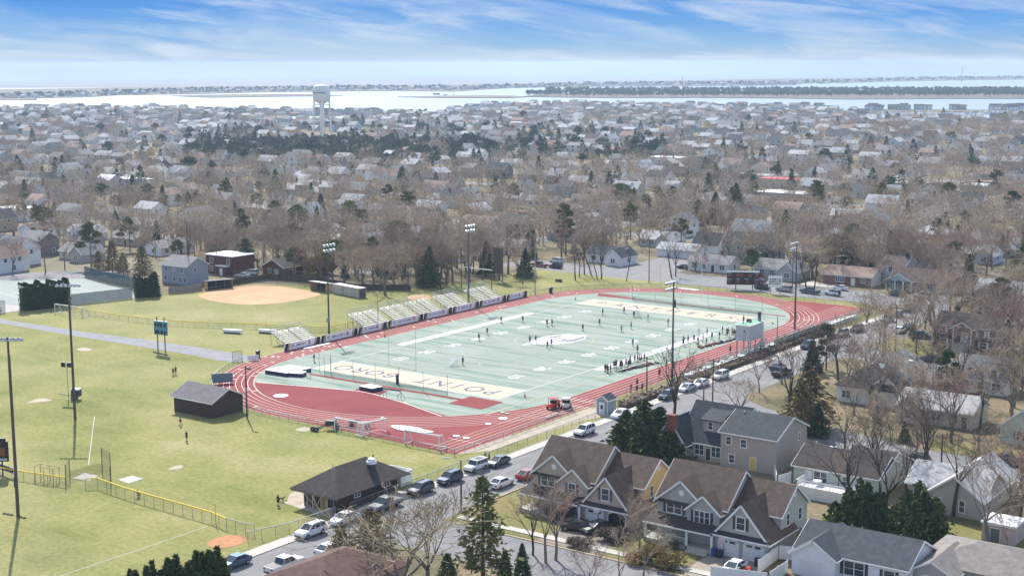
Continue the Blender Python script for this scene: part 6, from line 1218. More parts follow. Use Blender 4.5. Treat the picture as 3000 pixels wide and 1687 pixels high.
def cone_cloud(rs, H, R, n, s, base=.08, pw=.85, lump=.3, droop=.35):
    seedph = rs.rand()*6; t = rs.random(n)**1.35; h = base+(1-base)*t; ph = rs.random(n)*2*math.pi; k = 9
    lum = (1+lump*np.sin(ph*3+np.floor(t*k)*2.1)*np.cos(t*k*2*math.pi+ph))*(.62+.5*np.abs(np.sin(t*k*math.pi+ph*.5)))*(1+lump*.6*np.sin(ph*2+seedph)); rad = R*(1-t)**pw*lum*(.3+.7*rs.random(n)**.5)+.08
    C = np.stack([rad*np.cos(ph), rad*np.sin(ph), h*H-rad*.12], 1); A = np.stack([np.cos(ph), np.sin(ph), -droop+rs.normal(size=n)*.35], 1)+rs.normal(size=(n, 3))*.25
    return C, A, s*(.6+rs.random(n)*.9), s*.38*(.6+rs.random(n)*.8)
def blob_cloud(rs, blobs, n, s, up=.2):
    w_ = np.array([b[3]**2 for b in blobs]); ix = rs.choice(len(blobs), n, p=w_/w_.sum()); B = np.array(blobs)[ix]; d = rs.normal(size=(n, 3)); d /= np.linalg.norm(d, axis=1)[:, None]; q = rs.random(n)**.4
    C = B[:, :3]+d*(B[:, 3]*q)[:, None]*np.stack([np.ones(n), np.ones(n), B[:, 4]], 1); A = d+np.array([0, 0, up])+rs.normal(size=(n, 3))*.4
    return C, A, s*(.6+rs.random(n)*.9), s*.4*(.6+rs.random(n)*.8)
def conifer(name, seed, H, R, n, s, mt, pw=.85, base=.08, lump=.3, bare=0., tr=.16, droop=.35):
    rs = np.random.RandomState(seed); t = thing(name, 'x', 'tree'); C, A, l, w_ = cone_cloud(rs, H, R, n, s, base, pw, lump, droop); V, F = leaves(C, A, l, w_, rs); npmesh('crown', V, F, mt, None, t)
    q = MB().lathe([(tr, 0), (tr*.7, H*.5), (.03, H*.97)], n=7)
    for i in range(int(10+bare*30)):
        z = H*(.12+.75*i/(10+bare*30)); a = i*2.4; rr_ = R*(1-z/H)**pw*.9; q.tube((0, 0, z), (rr_*math.cos(a), rr_*math.sin(a), z-rr_*.1), .05, .015, 3)
    q.build('trunk', bark_d, t); t['H'] = H; return t
def pine(name, seed, H, R, n, s, mt, nb=9, lo=.5):
    rs = np.random.RandomState(seed); t = thing(name, 'x', 'tree'); bl = []; q = MB().lathe([(.26, 0), (.2, H*.5), (.08, H*.92)], n=7)
    for i in range(nb):
        a = i*2.4+rs.rand(); z = H*(lo+(.93-lo)*i/nb); r = R*(1-.55*((z/H-lo)/(1-lo)))*(.55+.4*rs.rand()); p = (r*math.cos(a), r*math.sin(a), z+.4); bl.append((*p, R*.42*(.7+.5*rs.rand()), .5)); q.tube((0, 0, z-.9), p, .09, .03, 4)
    bl.append((0, 0, H*.95, R*.42, .55)); C, A, l, w_ = blob_cloud(rs, bl, n, s); V, F = leaves(C, A, l, w_, rs); npmesh('crown', V, F, mt, None, t); q.build('trunk', bark_m, t); t['H'] = H; return t
def shrub(name, seed, H, R, n, s, mt, cat='shrub', stems=True):
    rs = np.random.RandomState(seed); t = thing(name, 'x', cat); bl = [(R*.55*math.cos(i*2.1)*(.4+rs.rand()*.6), R*.55*math.sin(i*2.1)*(.4+rs.rand()*.6), H*(.35+.3*rs.rand()), R*(.45+.2*rs.rand()), H/R*.55) for i in range(5)]
    C, A, l, w_ = blob_cloud(rs, bl, n, s, .5); C[:, 2] = np.maximum(C[:, 2], .06); V, F = leaves(C, A, l, w_, rs); npmesh('foliage', V, F, mt, None, t)
    q = MB()
    for i in range(7): a = i*.9; q.tube((0, 0, 0), (R*.4*math.cos(a), R*.4*math.sin(a), H*.6), .04, .015, 3)
    q.build('stem', bark_d, t); t['H'] = H; return t
# prototypes
BT = [bare_tree('bare_tree', 20+i, 11., .022, twig_m if i % 4 else twig_r, bark_m, spread=(1., 1.15, .8, 1.05, .9, 1.2, .95, .75)[i], trunk=(.26, .2, .34, .24, .3, .18, .28, .22)[i], n1=(5, 6, 4, 5, 5, 6, 5, 7)[i]) for i in range(8)]
BD = [bare_tree('bare_tree', 60+i, 11., .02, M('twigs_dark', (.115, .09, .075), .95, .25, .5, spec=.1, rnd=.15), bark_d, spread=(1.1, .9)[i], trunk=(.34, .40)[i], maxlev=4, n1=5) for i in range(2)]
BV = bare_tree('bare_tree', 71, 10., .018, M('twigs_dark', (.115, .09, .075)), bark_d, spread=.8, trunk=.62, maxlev=3, lean=.3, n1=4)
CF = [conifer('conifer_tree', 3+i, 9., (2.3, 2.0, 2.7)[i], 2600, .5, (fol_d, fol_g, fol_d)[i], (.8, .7, .9)[i]) for i in range(3)]
CB = conifer('cedar_tree', 31, 9., 2.6, 1500, .5, fol_b, .55, .12, .6); CC = conifer('columnar_cedar', 33, 8., 1.1, 1500, .42, fol_d, .45, .03, .2)
PN = [pine('pine_tree', 8+i, 12., (3.6, 3.0, 4.2)[i], 2300, .46, (fol_p, fol_p, fol_y)[i], (9, 8, 11)[i]) for i in range(3)]
PD = pine('pine_tree', 19, 12., 3.3, 2600, .5, fol_d, 12, .3)
SH = [shrub('shrub', 41+i, 1.8, 1.5, 700, .3, (fol_g, fol_br, fol_gold, fol_b)[i]) for i in range(4)]
TREES = []; _u = set()
def plant(p, x, y, H, label=None, group=None, wide=1., cat=None, rz=None, z=0.):
    o = p if p.name not in _u else dup(p); 
    if o is p: _u.add(p.name)
    s = H/p['H']; o.location = (x, y, z); o.rotation_euler = (0, 0, random.uniform(0, 6.28) if rz is None else rz); o.scale = (s*wide, s*wide, s); o['label'] = label or 'x'
    if group: o['group'] = group
    if cat: o['category'] = cat
    TREES.append(dict(o=o, p=p, done=bool(label))); TOCC.append((x, y, 2.2 if p in BT else 1.5)); return o
TOCC = []
def PL(p, px, py, top, label=None, wide=1., **k): x, y = G(px, py); return plant(p, x, y, HT(px, py, top), label, wide=wide, **k)
CY = thing('cypress', 'x', 'tree'); rs_ = np.random.RandomState(77); Vc, Fc, q_ = [], [], MB()
for i in range(7):
    a = i*2.4; r_ = 0 if i == 0 else 1.1; C, A, l, w_ = cone_cloud(rs_, 8.-(i % 3)*1.3-(.6 if i else 0), .95, 750, .5, .03, .5, .25, -1.2); V, F = leaves(C+np.array([r_*math.cos(a), r_*math.sin(a), 0]), A, l, w_, rs_); Fc.append(F+3*750*i); Vc.append(V); q_.tube((r_*math.cos(a), r_*math.sin(a), 0), (r_*math.cos(a), r_*math.sin(a), 5), .07, .02, 4)
npmesh('crown', np.concatenate(Vc), np.concatenate(Fc), fol_g, None, CY); q_.build('trunk', bark_d, CY); CY['H'] = 8.
CP = conifer('tall_conifer', 95, 13., 2.9, 1350, .6, fol_p, .6, .18, .55, 1.2, .27, .1)
# ---- near, one by one
PL(BD[0], 1973, 1263, 1005, 'tall dark-trunked bare tree rising beside the home stands mast', 1.0); PL(BT[5], 2163, 1225, 1085, 'low spreading bare tree on the corner pavement behind the dormer house', 1.35)
PL(BD[1], 2308, 1258, 1020, 'big leaning bare tree behind the dormer house, limbs spread to the left', 1.15); PL(BT[0], 2483, 1165, 980, 'slender bare tree in front of the blue tarp roof')
PL(BT[5], 1165, 1765, 1435, 'wide bare tree reaching up at the bottom edge over the red-brown roof', 1.75); PL(BT[1], 1250, 1725, 1420, 'bare tree with pale twisted limbs between bottom roof and tall pine', 1.1)
PL(BD[0], 1561, 1625, 1450, 'thin bare trunk on the kerb lawn before the tan house, leftmost of three'); PL(BT[2], 1599, 1648, 1440, 'bare tree on the kerb lawn before the tan house, middle of three'); PL(BT[4], 1628, 1640, 1420, 'bare tree on the kerb lawn before the tan house, closest to its driveway')
PL(BT[7], 1873, 1608, 1430, 'reddish bare tree between the tan house and the grey porch house', .9); PL(BT[6], 1815, 1720, 1560, 'bare sapling in the street foreground below the grey house lawn'); PL(BT[2], 1885, 1740, 1550, 'bare sapling at the bottom edge below the straw-coloured shrubs'); PL(BT[4], 1720, 1760, 1600, 'low bare sapling branching over the side street at the bottom edge')
PL(SH[2], 1905, 1640, 1590, 'straw-coloured twiggy shrub mass before the grey porch house', 1.5); PL(SH[2], 1960, 1660, 1610, 'straw-coloured shrub nearest the pale stone driveway', 1.4); PL(SH[2], 1860, 1650, 1618, 'low straw-coloured shrub at the kerb left of the larger ones', 1.4); PL(SH[1], 1800, 1580, 1540, 'brown bare shrub bed before the grey porch house steps', 1.8); PL(SH[1], 1985, 1600, 1570, 'brown bare shrub below the porch rail of the grey house', 1.4)
PL(SH[1], 1700, 1600, 1570, 'brown bare shrub below the black cars on the paver drive', 1.8); PL(SH[1], 1640, 1520, 1470, 'brown bare shrub at the left porch of the tan house', 1.3)
PL(CP, 1415, 1712, 1395, 'tall straight conifer with sparse tiers in front of the street lamp', 1.0); PL(conifer('conifer_tree', 91, 9, 3.2, 2600, .5, fol_g, .7), 1310, 1720, 1620, 'bright green bushy conifer at the bottom edge beside the tall pine', 1.0); PL(CB, 1085, 1625, 1490, 'olive bronze cedar behind the wide bare tree at the bottom', 1.5); PL(CB, 1000, 1650, 1540, 'bronze cedar crown above the red-brown roof, left of the larger cedar', 1.2)
PL(CF[0], 1530, 1690, 1590, 'dark green conifer at the bottom edge right of the tall pine'); PL(CF[1], 1480, 1720, 1610, 'dark conifer at the bottom edge just right of the pine trunk', 1.2)
for i, (px, py, top, lab) in enumerate(((385, 1770, 1665, 'lowest'), (450, 1765, 1640, 'second'), (520, 1760, 1622, 'third'), (580, 1750, 1612, 'fourth'), (640, 1735, 1598, 'tallest'))):
    PL(CY, px, py, top, lab+' dark feathery cypress in the row at the bottom edge, from the left', 1.25, group='cypress row at the bottom edge')
EV = thing('spreading_evergreen', 'x', 'tree'); Vc, Fc, q_, nb_ = [], [], MB(), 0
for i in range(11):
    a = i*2.4; r_ = 0 if i == 0 else 1.3+.32*i; C, A, l, w_ = cone_cloud(rs_, 8.-(.36*i if i else 0)-(i % 3)*.5, 2.5-.05*i, 620, .62, .04, .55, .45, .1); V, F = leaves(C+np.array([r_*math.cos(a), r_*math.sin(a), 0]), A, l, w_, rs_); Fc.append(F+nb_); nb_ += len(V); Vc.append(V); q_.tube((r_*math.cos(a)*.4, r_*math.sin(a)*.4, 0), (r_*math.cos(a), r_*math.sin(a), 5), .1, .02, 4)
npmesh('crown', np.concatenate(Vc), np.concatenate(Fc), fol_g, None, EV); q_.build('trunk', bark_d, EV); EV['H'] = 8.
PL(EV, 1885, 1338, 1172, 'huge dark spreading evergreen beside the main road behind the tan house', 1.05); PL(CF[2], 1830, 1330, 1215, 'dark evergreen lobe on the left of the huge spreading one', 1.3); PL(CF[0], 1925, 1335, 1195, 'dark evergreen lobe on the right of the huge spreading one', 1.2); PL(fv := PN[2], 1985, 1300, 1225, 'yellowish green low evergreen at the foot of the tall bare trunk', .8)
PL(EV, 2515, 1545, 1398, 'dark green conifer behind the slate-roofed white ranch, left of two', .8); PL(CF[1], 2585, 1560, 1440, 'green conifer between the two dark ones behind the white ranch', 1.0); PL(EV, 2690, 1572, 1408, 'dark green conifer behind the white ranch, right of two', .85); PL(CF[1], 2740, 1590, 1470, 'green conifer lobe at the right corner of the white ranch', 1.1)
PL(CB, 2372, 1248, 1082, 'tall bronze-green cedar beside the leaning bare tree', 1.35); PL(CB, 2345, 1270, 1130, 'olive cedar left of the tall bronze cedar', 1.2); PL(CF[2], 2395, 1280, 1180, 'dark green conifer at the foot of the bronze cedar', 1.1); PL(PD, 2420, 1085, 950, 'dark pine by the bend of the main road above the blue tarp roof', .9); PL(CF[2], 2380, 1090, 1000, 'dark bushy evergreen at the main road edge behind the stands', 1.2)
PL(PD, 2770, 1195, 1028, 'brownish dark pine behind the grey L-roofed ranch', .9); PL(CB, 2800, 1200, 1075, 'bronze cedar at the right of the brownish pine', 1.0); PL(CF[0], 2650, 1295, 1230, 'dark evergreen beside the street in the wooded yard'); PL(CC, 2275, 1375, 1345, 'small columnar evergreen beside the yellow door'); PL(CC, 2265, 1385, 1358, 'tiny columnar evergreen left of the yellow door shrub')
for px, py, top, pr, lab in ((2475, 1345, 1180, BD[1], 'dark bare trunk behind the mint ranch, above its deck'), (2556, 1372, 1200, BD[0], 'bare tree on the mint ranch roof line'), (2578, 1455, 1240, BD[1], 'tall bare trunk among the green conifers, left'), (2655, 1440, 1260, BD[0], 'bare tree before the pale grey roof, left slope'), (2682, 1352, 1170, BT[0], 'bare street tree beside the black pickup on the right street'), (2705, 1368, 1175, BD[1], 'thick bare street tree right of the black pickup'), (2792, 1512, 1262, BD[1], 'tallest bare trunk in front of the pale grey L-shaped roof'), (2893, 1588, 1330, BT[3], 'wide bare tree in front of the pale grey roof right slope'), (2990, 1420, 1215, BT[5], 'bare tree at right edge beside the black suv'), (2865, 1320, 1180, BT[1], 'bare tree beyond the side street near the black suv'), (2610, 1300, 1170, BT[4], 'bare tree crown over the tan pale-roofed ranch'), (2455, 1440, 1330, BT[2], 'young bare tree on the deck side of the mint ranch'), (2700, 1245, 1110, BT[6], 'bare tree behind the pale roofed ranch'), (2560, 1265, 1130, BT[7], 'bare tree below the blue tarp house'), (2950, 1640, 1500, BT[2], 'bare tree over the grey hip roof at lower right'), (2600, 1180, 1050, BT[2], 'bare tree right of the blue tarp'), (2290, 1125, 1000, BT[6], 'bare tree leaning over the road behind the stands'), (2225, 1150, 1030, BT[4], 'slim bare tree at the pavement behind the press box'), (2060, 1190, 1060, BT[2], 'slim bare tree between the stands and the parked cars'), (2410, 1040, 950, BT[0], 'bare tree by the road behind the far stands'), (2900, 1140, 1000, BT[3], 'bare tree in front of the bi-level at right'), (2850, 1090, 940, BT[6], 'bare tree over the parked cars right of the bi-level steps'), (2770, 1080, 930, BT[4], 'bare tree on the bi-level front lawn'), (2960, 1210, 1060, BT[0], 'bare tree at right edge above the tan ranch'), (2500, 1215, 1080, BT[5], 'wide bare tree before the taupe grey gable roof')):
    PL(pr, px, py, top, lab)
for px, py, top, pr, lab, wd in ((2538, 946, 838, BT[5], 'broad low bare tree on the corner lawn by the far track bend', 1.5), (2364, 855, 745, BV, 'leaning bare tree beside the message board, left', 1), (2386, 852, 760, BD[0], 'bare tree with drooping limbs before the brick ranch', 1.1), (2783, 922, 785, BT[0], 'rounded bare tree left of the bi-level roof', 1), (2848, 928, 790, BD[1], 'bare tree just over the bi-level ridge', 1), (2957, 890, 770, BT[7], 'reddish bare tree at right edge above the pink-brown roof', 1), (2682, 796, 672, BD[1], 'tall lone bare trunk before the white tan-roofed house', .7), (2790, 800, 690, BT[0], 'bare tree before the pale blue split-level, left', 1), (2850, 795, 680, BT[3], 'bare tree before the pale blue split-level, right', 1), (2390, 765, 650, BD[1], 'tall twin bare trunk left of the pink house', .8), (2282, 770, 640, BT[1], 'big bare tree behind the large scoreboard', 1.1),
    (2137, 782, 608, BT[0], 'largest wide bare tree above the flag and scoreboard', 1.2), (2060, 792, 690, BT[2], 'slim bare tree left of the flag', .8), (1968, 815, 715, BV, 'leaning bare tree by the far track bend, left of a pair', 1), (1979, 810, 705, BD[0], 'leaning bare tree by the far track bend, right of a pair', 1), (1835, 824, 735, BV, 'narrow leaning bare tree by the far bend fence', .8), (1750, 818, 735, BV, 'leaning bare trunk in the row on the back lawn, fifth', .9), (1686, 822, 730, BV, 'leaning bare trunk in the row on the back lawn, leftmost', 1), (1698, 812, 715, BD[0], 'upright bare trunk in the row on the back lawn, second', .8), (1712, 806, 700, BD[1], 'bare tree in the row on the back lawn, third', .9), (1732, 805, 705, BV, 'leaning bare trunk in the row on the back lawn, fourth', 1), (1762, 818, 700, BD[0], 'bare tree at the right end of the row on the back lawn', .9),
    (1129, 866, 700, BT[5], 'wide dark bare tree behind the third bleacher', 1.2), (1292, 858, 730, BD[1], 'bare tree left of the practice goal', 1), (553, 752, 636, BT[7], 'rounded full bare tree above the grey-blue house', 1.1), (190, 788, 690, BT[2], 'bare street tree left of the cedars', 1), (134, 800, 690, BT[0], 'bare street tree in the verge at left', 1), (38, 804, 690, BT[4], 'bare street tree near the left picture edge', 1)):
    PL(pr, px, py, top, lab, wd)
for px, py, top, pr, lab, wd in ((1650, 728, 596, PN[0], 'tall yellow-green pine behind the back lawn', .8), (1945, 684, 628, PD, 'dark evergreen left of the tall white gabled house', 1.6), (1165, 765, 648, PN[2], 'bright yellow-green pine behind the bleachers', 1.1), (268, 785, 652, PN[0], 'flat-topped yellowish pine by the tennis court', .9), (2553, 786, 720, CF[0], 'pointed green conifer beside the sage grey ranch', 1.2), (2520, 715, 672, PD, 'wide dark shrub-like evergreen below the white two-storey house', 2.2), (1285, 665, 600, CF[2], 'dark conifer in the bare woods above the louvre board', 1), (290, 800, 735, CB, 'bronze cedar behind the green tennis screen, left', 1), (330, 800, 705, CB, 'tall bronze cedar behind the green tennis screen', 1), (362, 805, 740, CB, 'rounded brown cedar behind the green tennis screen', 1.2), (418, 818, 722, CB, 'tall brown-topped cedar left of the grey-blue house', .9), (100, 735, 668, PD, 'dark green tree behind the white house at left edge', .9), (845, 790, 740, PD, 'dark evergreen behind the red cottage', 1.3), (1010, 815, 775, CF[0], 'dark evergreen right of the dugout behind the fence', 1.2), (2240, 790, 740, PD, 'dark evergreen behind the large scoreboard', 1.3), (2700, 745, 715, PD, 'dark rounded evergreen beside the pale blue house', 1.2), (1560, 760, 700, CF[2], 'dark evergreen left of the long white garage', .9), (2600, 775, 745, SH[3], 'olive shrub beside the white tan-roofed house', 1.2)):
    PL(pr, px, py, top, lab, wd)
for i, (px, py, top) in enumerate(((935, 800, 735), (915, 805, 755), (955, 805, 750))): PL(SH[2], px, py, top, ['golden dry bush behind the right dugout, tallest', 'golden dry bush behind the right dugout, left lobe', 'golden dry bush behind the right dugout, right lobe'][i], .8)
# hedges
def hedge(label, a, b_, wd, h, n, s, mt, rough=.35, group=None, name='hedge'):
    rs = np.random.RandomState(int(abs(a[0]*7+a[1]*3)) % 9999); L = math.hypot(b_[0]-a[0], b_[1]-a[1]); t = thing(name, label, 'hedge', (*a, 0), math.atan2(b_[1]-a[1], b_[0]-a[0]), group)
    fx = rs.randint(0, 4, n); u, v, z = rs.random(n)*L, rs.random(n)*wd-wd/2, rs.random(n)*h; top = h*(1+rough*.25*np.sin(u*1.7)+rough*.2*np.sin(u*4.1+1)); v = np.where(fx == 0, -wd/2, np.where(fx == 1, wd/2, v))+rs.normal(size=n)*.12; z = np.where(fx >= 2, top, z*top/h)-np.abs(rs.normal(size=n)*.12)
    C = np.stack([u, v, np.maximum(z, .05)], 1); A = np.stack([rs.normal(size=n)*.5, np.sign(v)*.6, np.full(n, .7)], 1)+rs.normal(size=(n, 3))*.4; V, F = leaves(C, A, s*(.7+rs.random(n)*.7), s*.45*(.7+rs.random(n)*.7), rs); npmesh('foliage', V, F, mt, None, t)
    MB().box(.2, -wd/2+.25, .05, L-.2, wd/2-.25, h*.88).build('hedge_core', mt, t); return t
hedge('tall dark clipped hedge beside the tennis court with ragged top', (-112.6, 8.6), (-109.6, 21.6), 2.6, 6.6, 9000, .34, fol_h); hedge('dark clipped hedge block at the right end of the tennis court', (-104.9, 39.6), (-102.2, 45.2), 2.8, 5.2, 4200, .34, fol_h); PL(CC, 455, 868, 795, 'pointed dark cypress rising from the hedge by the grey-blue house', 1.5)
hedge('thicket of brown brush below the near home stands', (71.4, 8), (71.8, 37), 2.2, .8, 2600, .3, fol_br, 1.6, 'brush along the home stands'); hedge('thicket of brown brush behind the press box', (71.2, 38), (71.4, 72), 2.4, .9, 3000, .3, fol_br, 1.6, 'brush along the home stands'); hedge('thicket of brown brush behind the far home stands', (71.2, 73), (71.0, 104), 2.2, .8, 2800, .3, fol_br, 1.6, 'brush along the home stands')
tag(MB().box(69.7, 76, 0, 69.85, 104, 1.8).build('board_fence', M('dark_fence', (.075, .06, .055)), None), 'dark solid fence along the back of the far home stands', 'fence')
# ---- belt of trees behind the school and through the suburb: one by one up to the count, then one mass
rr = random.Random(23); cand = []
BELT = [(-100, 92), (-64, 88), (-50, 95), (-30, 146), (-62, 150)]
def okp(x, y): return not inpoly(x, y, SCHOOL) or inpoly(x, y, BELT)
def onroad(x, y):
    if 74 < x < 87 and y < 300: return True
    if x > 74 and (-77 < y < -62 or 1 < y < 15 or 74 < y < 88): return True
    if -70 < x < 87 and 143 < y < 168: return True
    if -34 < x < -4 and 164 < y < 250: return True
    return any(a-1 < y < a+10 for a in (240, 316, 394, 470, 548))
n_try = 26000
for i in range(n_try):
    v = 1687*(rr.random()**1.0); v = rr.uniform(345, 1150); u = rr.uniform(-40, 3040); x, y = G(u, v); d = PX(x, y)[2]
    acc = d*d/(900.*900.)*(.64 if d < 560 else .58 if d < 700 else .42 if d < 900 else .22 if d < 1100 else .13)        # even per area, thinning with distance
    if rr.random() > acc*1.25: continue
    if d > 1950 or not inpoly(x, y, LAND) or inpoly(x, y, LAGOON) or not okp(x, y) or onroad(x, y): continue
    if x > 60 and y < 150 and (y < -22 or x < 86): continue
    cand.append((d, x, y, u, v))
for i in range(75):
    for _ in range(20):
        u, v = rr.uniform(880, 1450), rr.uniform(775, 868); x, y = G(u, v)
        if inpoly(x, y, BELT): cand.append((PX(x, y)[2], x, y, u, v)); break
for i in range(900):
    x, y = rr.uniform(88, 182), rr.uniform(-32, 172); u, v, d = PX(x, y)
    if (1150 < v < 1500 and 1740 < u < 2430) or (980 < v < 1110 and u > 2600) or (870 < v < 1070 and 2380 < u < 2720): continue
    if -30 < u < 3030 and not onroad(x, y) and len([c for c in cand if c[0] < 300]) < 42 and not any((a-x)**2+(b_-y)**2 < (c*.8)**2 for a, b_, c in OCC) and not any((c[1]-x)**2+(c[2]-y)**2 < 16 for c in cand): cand.append((d, x, y, u, v))
cand.sort(); ind = sum(1 for t in TREES if t['p'].name.startswith('bare_tree')); FB, FE = [], []; nE = 0
HOCC = [(a, b_, c*.62) for a, b_, c in OCC]
for d, x, y, u, v in cand:
    dark = 380 < v < 470 and 540 < u < 1950 and rr.random() < .45
    ev = (dark or rr.random() < .085) and d > 330
    if 880 < u < 1010 and 392 < v < 428: continue
    if d < 750:
        if any((a-x)**2+(b_-y)**2 < (c+.8)**2 for a, b_, c in HOCC): continue
        if any((a-x)**2+(b_-y)**2 < 3.4**2 for a, b_, c in TOCC): continue
    H = rr.uniform(10, 14.5) if d < 330 else rr.uniform(9.5, 14.5) if d < 520 else rr.uniform(8, 13) if not (inpoly(x, y, BELT)) else rr.uniform(8, 13)
    if ev:
        if nE < 120 and d < 1000 and not dark: plant(rr.choice(CF+[CB]+PN*2+[PD]), x, y, rr.uniform(6, 13), None, 'evergreens of the suburb', rr.uniform(.9, 1.3)); nE += 1
        else: FE.append((x, y, rr.uniform(7, 14), dark))
    elif ind < 298: plant(rr.choice(BT+BD+BD) if d < 330 else rr.choice(BT), x, y, H, None, 'bare trees of the suburb', rr.uniform(.95, 1.35)); ind += 1
    else: FB.append((x, y, H))
# far bare trees as one mass of twig ribbons
def ribbons(segs, rs, wmul, wmin):
    p0 = np.array([s[0] for s in segs]); p1 = np.array([s[1] for s in segs]); w0 = np.maximum(np.array([s[2] for s in segs])*wmul, wmin)[:, None]; w1 = np.maximum(np.array([s[3] for s in segs])*wmul, wmin)[:, None]
    d = p1-p0; b = np.cross(d, rs.normal(size=d.shape)); b /= np.linalg.norm(b, axis=1)[:, None]+1e-9; return np.stack([p0-b*w0, p0+b*w0, p1+b*w1, p1-b*w1], 1)
TPL = []
for i in range(6):
    S_ = skeleton(random.Random(200+i), 11., spread=(1, 1.15, .9, 1.1, .85, 1.2)[i], trunk=.24, maxlev=4, n1=5); rs = np.random.RandomState(i); S_ = [s for k, s in enumerate(S_) if s[4] < 3 or k % 2 == 0]; TPL.append(ribbons(S_, rs, 1.4, .055))
def scatter(name, pts, tpls, mats, label, cat, mi=None, hk=11.):
    rs = np.random.RandomState(4); Vs = []; MI = []
    for k, p in enumerate(pts):
        T = tpls[k % len(tpls)] if not callable(tpls) else tpls(p); a = rs.rand()*6.28; s = p[2]/hk; c, sn = math.cos(a)*s*1.1, math.sin(a)*s*1.1
        Q_ = np.empty_like(T); Q_[..., 0] = T[..., 0]*c-T[..., 1]*sn+p[0]; Q_[..., 1] = T[..., 0]*sn+T[..., 1]*c+p[1]; Q_[..., 2] = T[..., 2]*s+(p[4] if len(p) > 4 else 0); Vs.append(Q_)
    V = np.concatenate(Vs); n, c = V.shape[:2]; o = npmesh(name, V.reshape(-1, 3), np.arange(n*c).reshape(n, c), mats); tag(o, label, cat, None, 'stuff'); return o
for i in range(160): x, y = G(rr.uniform(2560, 3040), rr.uniform(366, 420)); FB.append((x, y, rr.uniform(9, 14)))
scatter('distant_bare_trees', FB, TPL, twig_far, 'grey-brown mass of leafless trees over the far suburb', 'trees')
ET = []
for i in range(5):
    rs = np.random.RandomState(70+i)
    if i < 3: C, A, l, w_ = cone_cloud(rs, 11., (3.0, 2.6, 3.6)[i], 230, 1.1, .06, .7, .3)
    else: C, A, l, w_ = blob_cloud(rs, [(0, 0, 8, 2.6, .7), (1.8, .6, 7, 2.2, .6), (-1.5, 1, 7.4, 2.2, .6), (0, -1.6, 6.6, 2.2, .6), (0, 0, 5, 1.2, 1.5)], 230, 1.1)
    V, F = leaves(C, A, l, w_, rs); ET.append(V.reshape(-1, 3, 3))
FE2 = list(FE)
for i in range(720):
    x, y = G(rr.uniform(600, 1250) if rr.random() < .6 else rr.uniform(540, 1950), rr.uniform(428, 478)); FE2.append((x, y, rr.uniform(7, 11.5), 1))
scatter('distant_evergreens', FE2, ET, fol_far, 'dark belt of far evergreens in front of the water tower', 'trees')
IS = []
for i in range(2600):                                               # wooded island and barrier shores
    u = rr.uniform(1545, 3040); v = rr.uniform(266, 286.5-(2 if u < 1650 else 0)) if u > 1600 else rr.uniform(278, 283); x, y = G(u, v); IS.append((x, y, rr.uniform(8, 12.5), 0, 0))
for i in range(900):
    u = rr.uniform(-40, 3040); v = np.interp(u, [0, 108, 262, 550, 1000, 1330, 1700, 2330, 2690, 3000], [290, 287, 282, 273.5, 265.5, 264, 252.5, 248.5, 235.5, 231.8])-rr.uniform(.3, 6 if u < 1300 else 3.5); x, y = G(u, v); IS.append((x, y, rr.uniform(7, 13), 0, 0))
for i in range(14): x, y = G(rr.uniform(1268, 1335), rr.uniform(281.5, 283)); IS.append((x, y, rr.uniform(3, 7), 0, 0))
for i in range(14): x, y = G(rr.uniform(1195, 1250), rr.uniform(332, 336)); IS.append((x, y, rr.uniform(4, 7), 0, 0))
scatter('island_woods', IS, ET[3:], fol_far, 'low dark woods on the islands and far shore across the bay', 'trees')
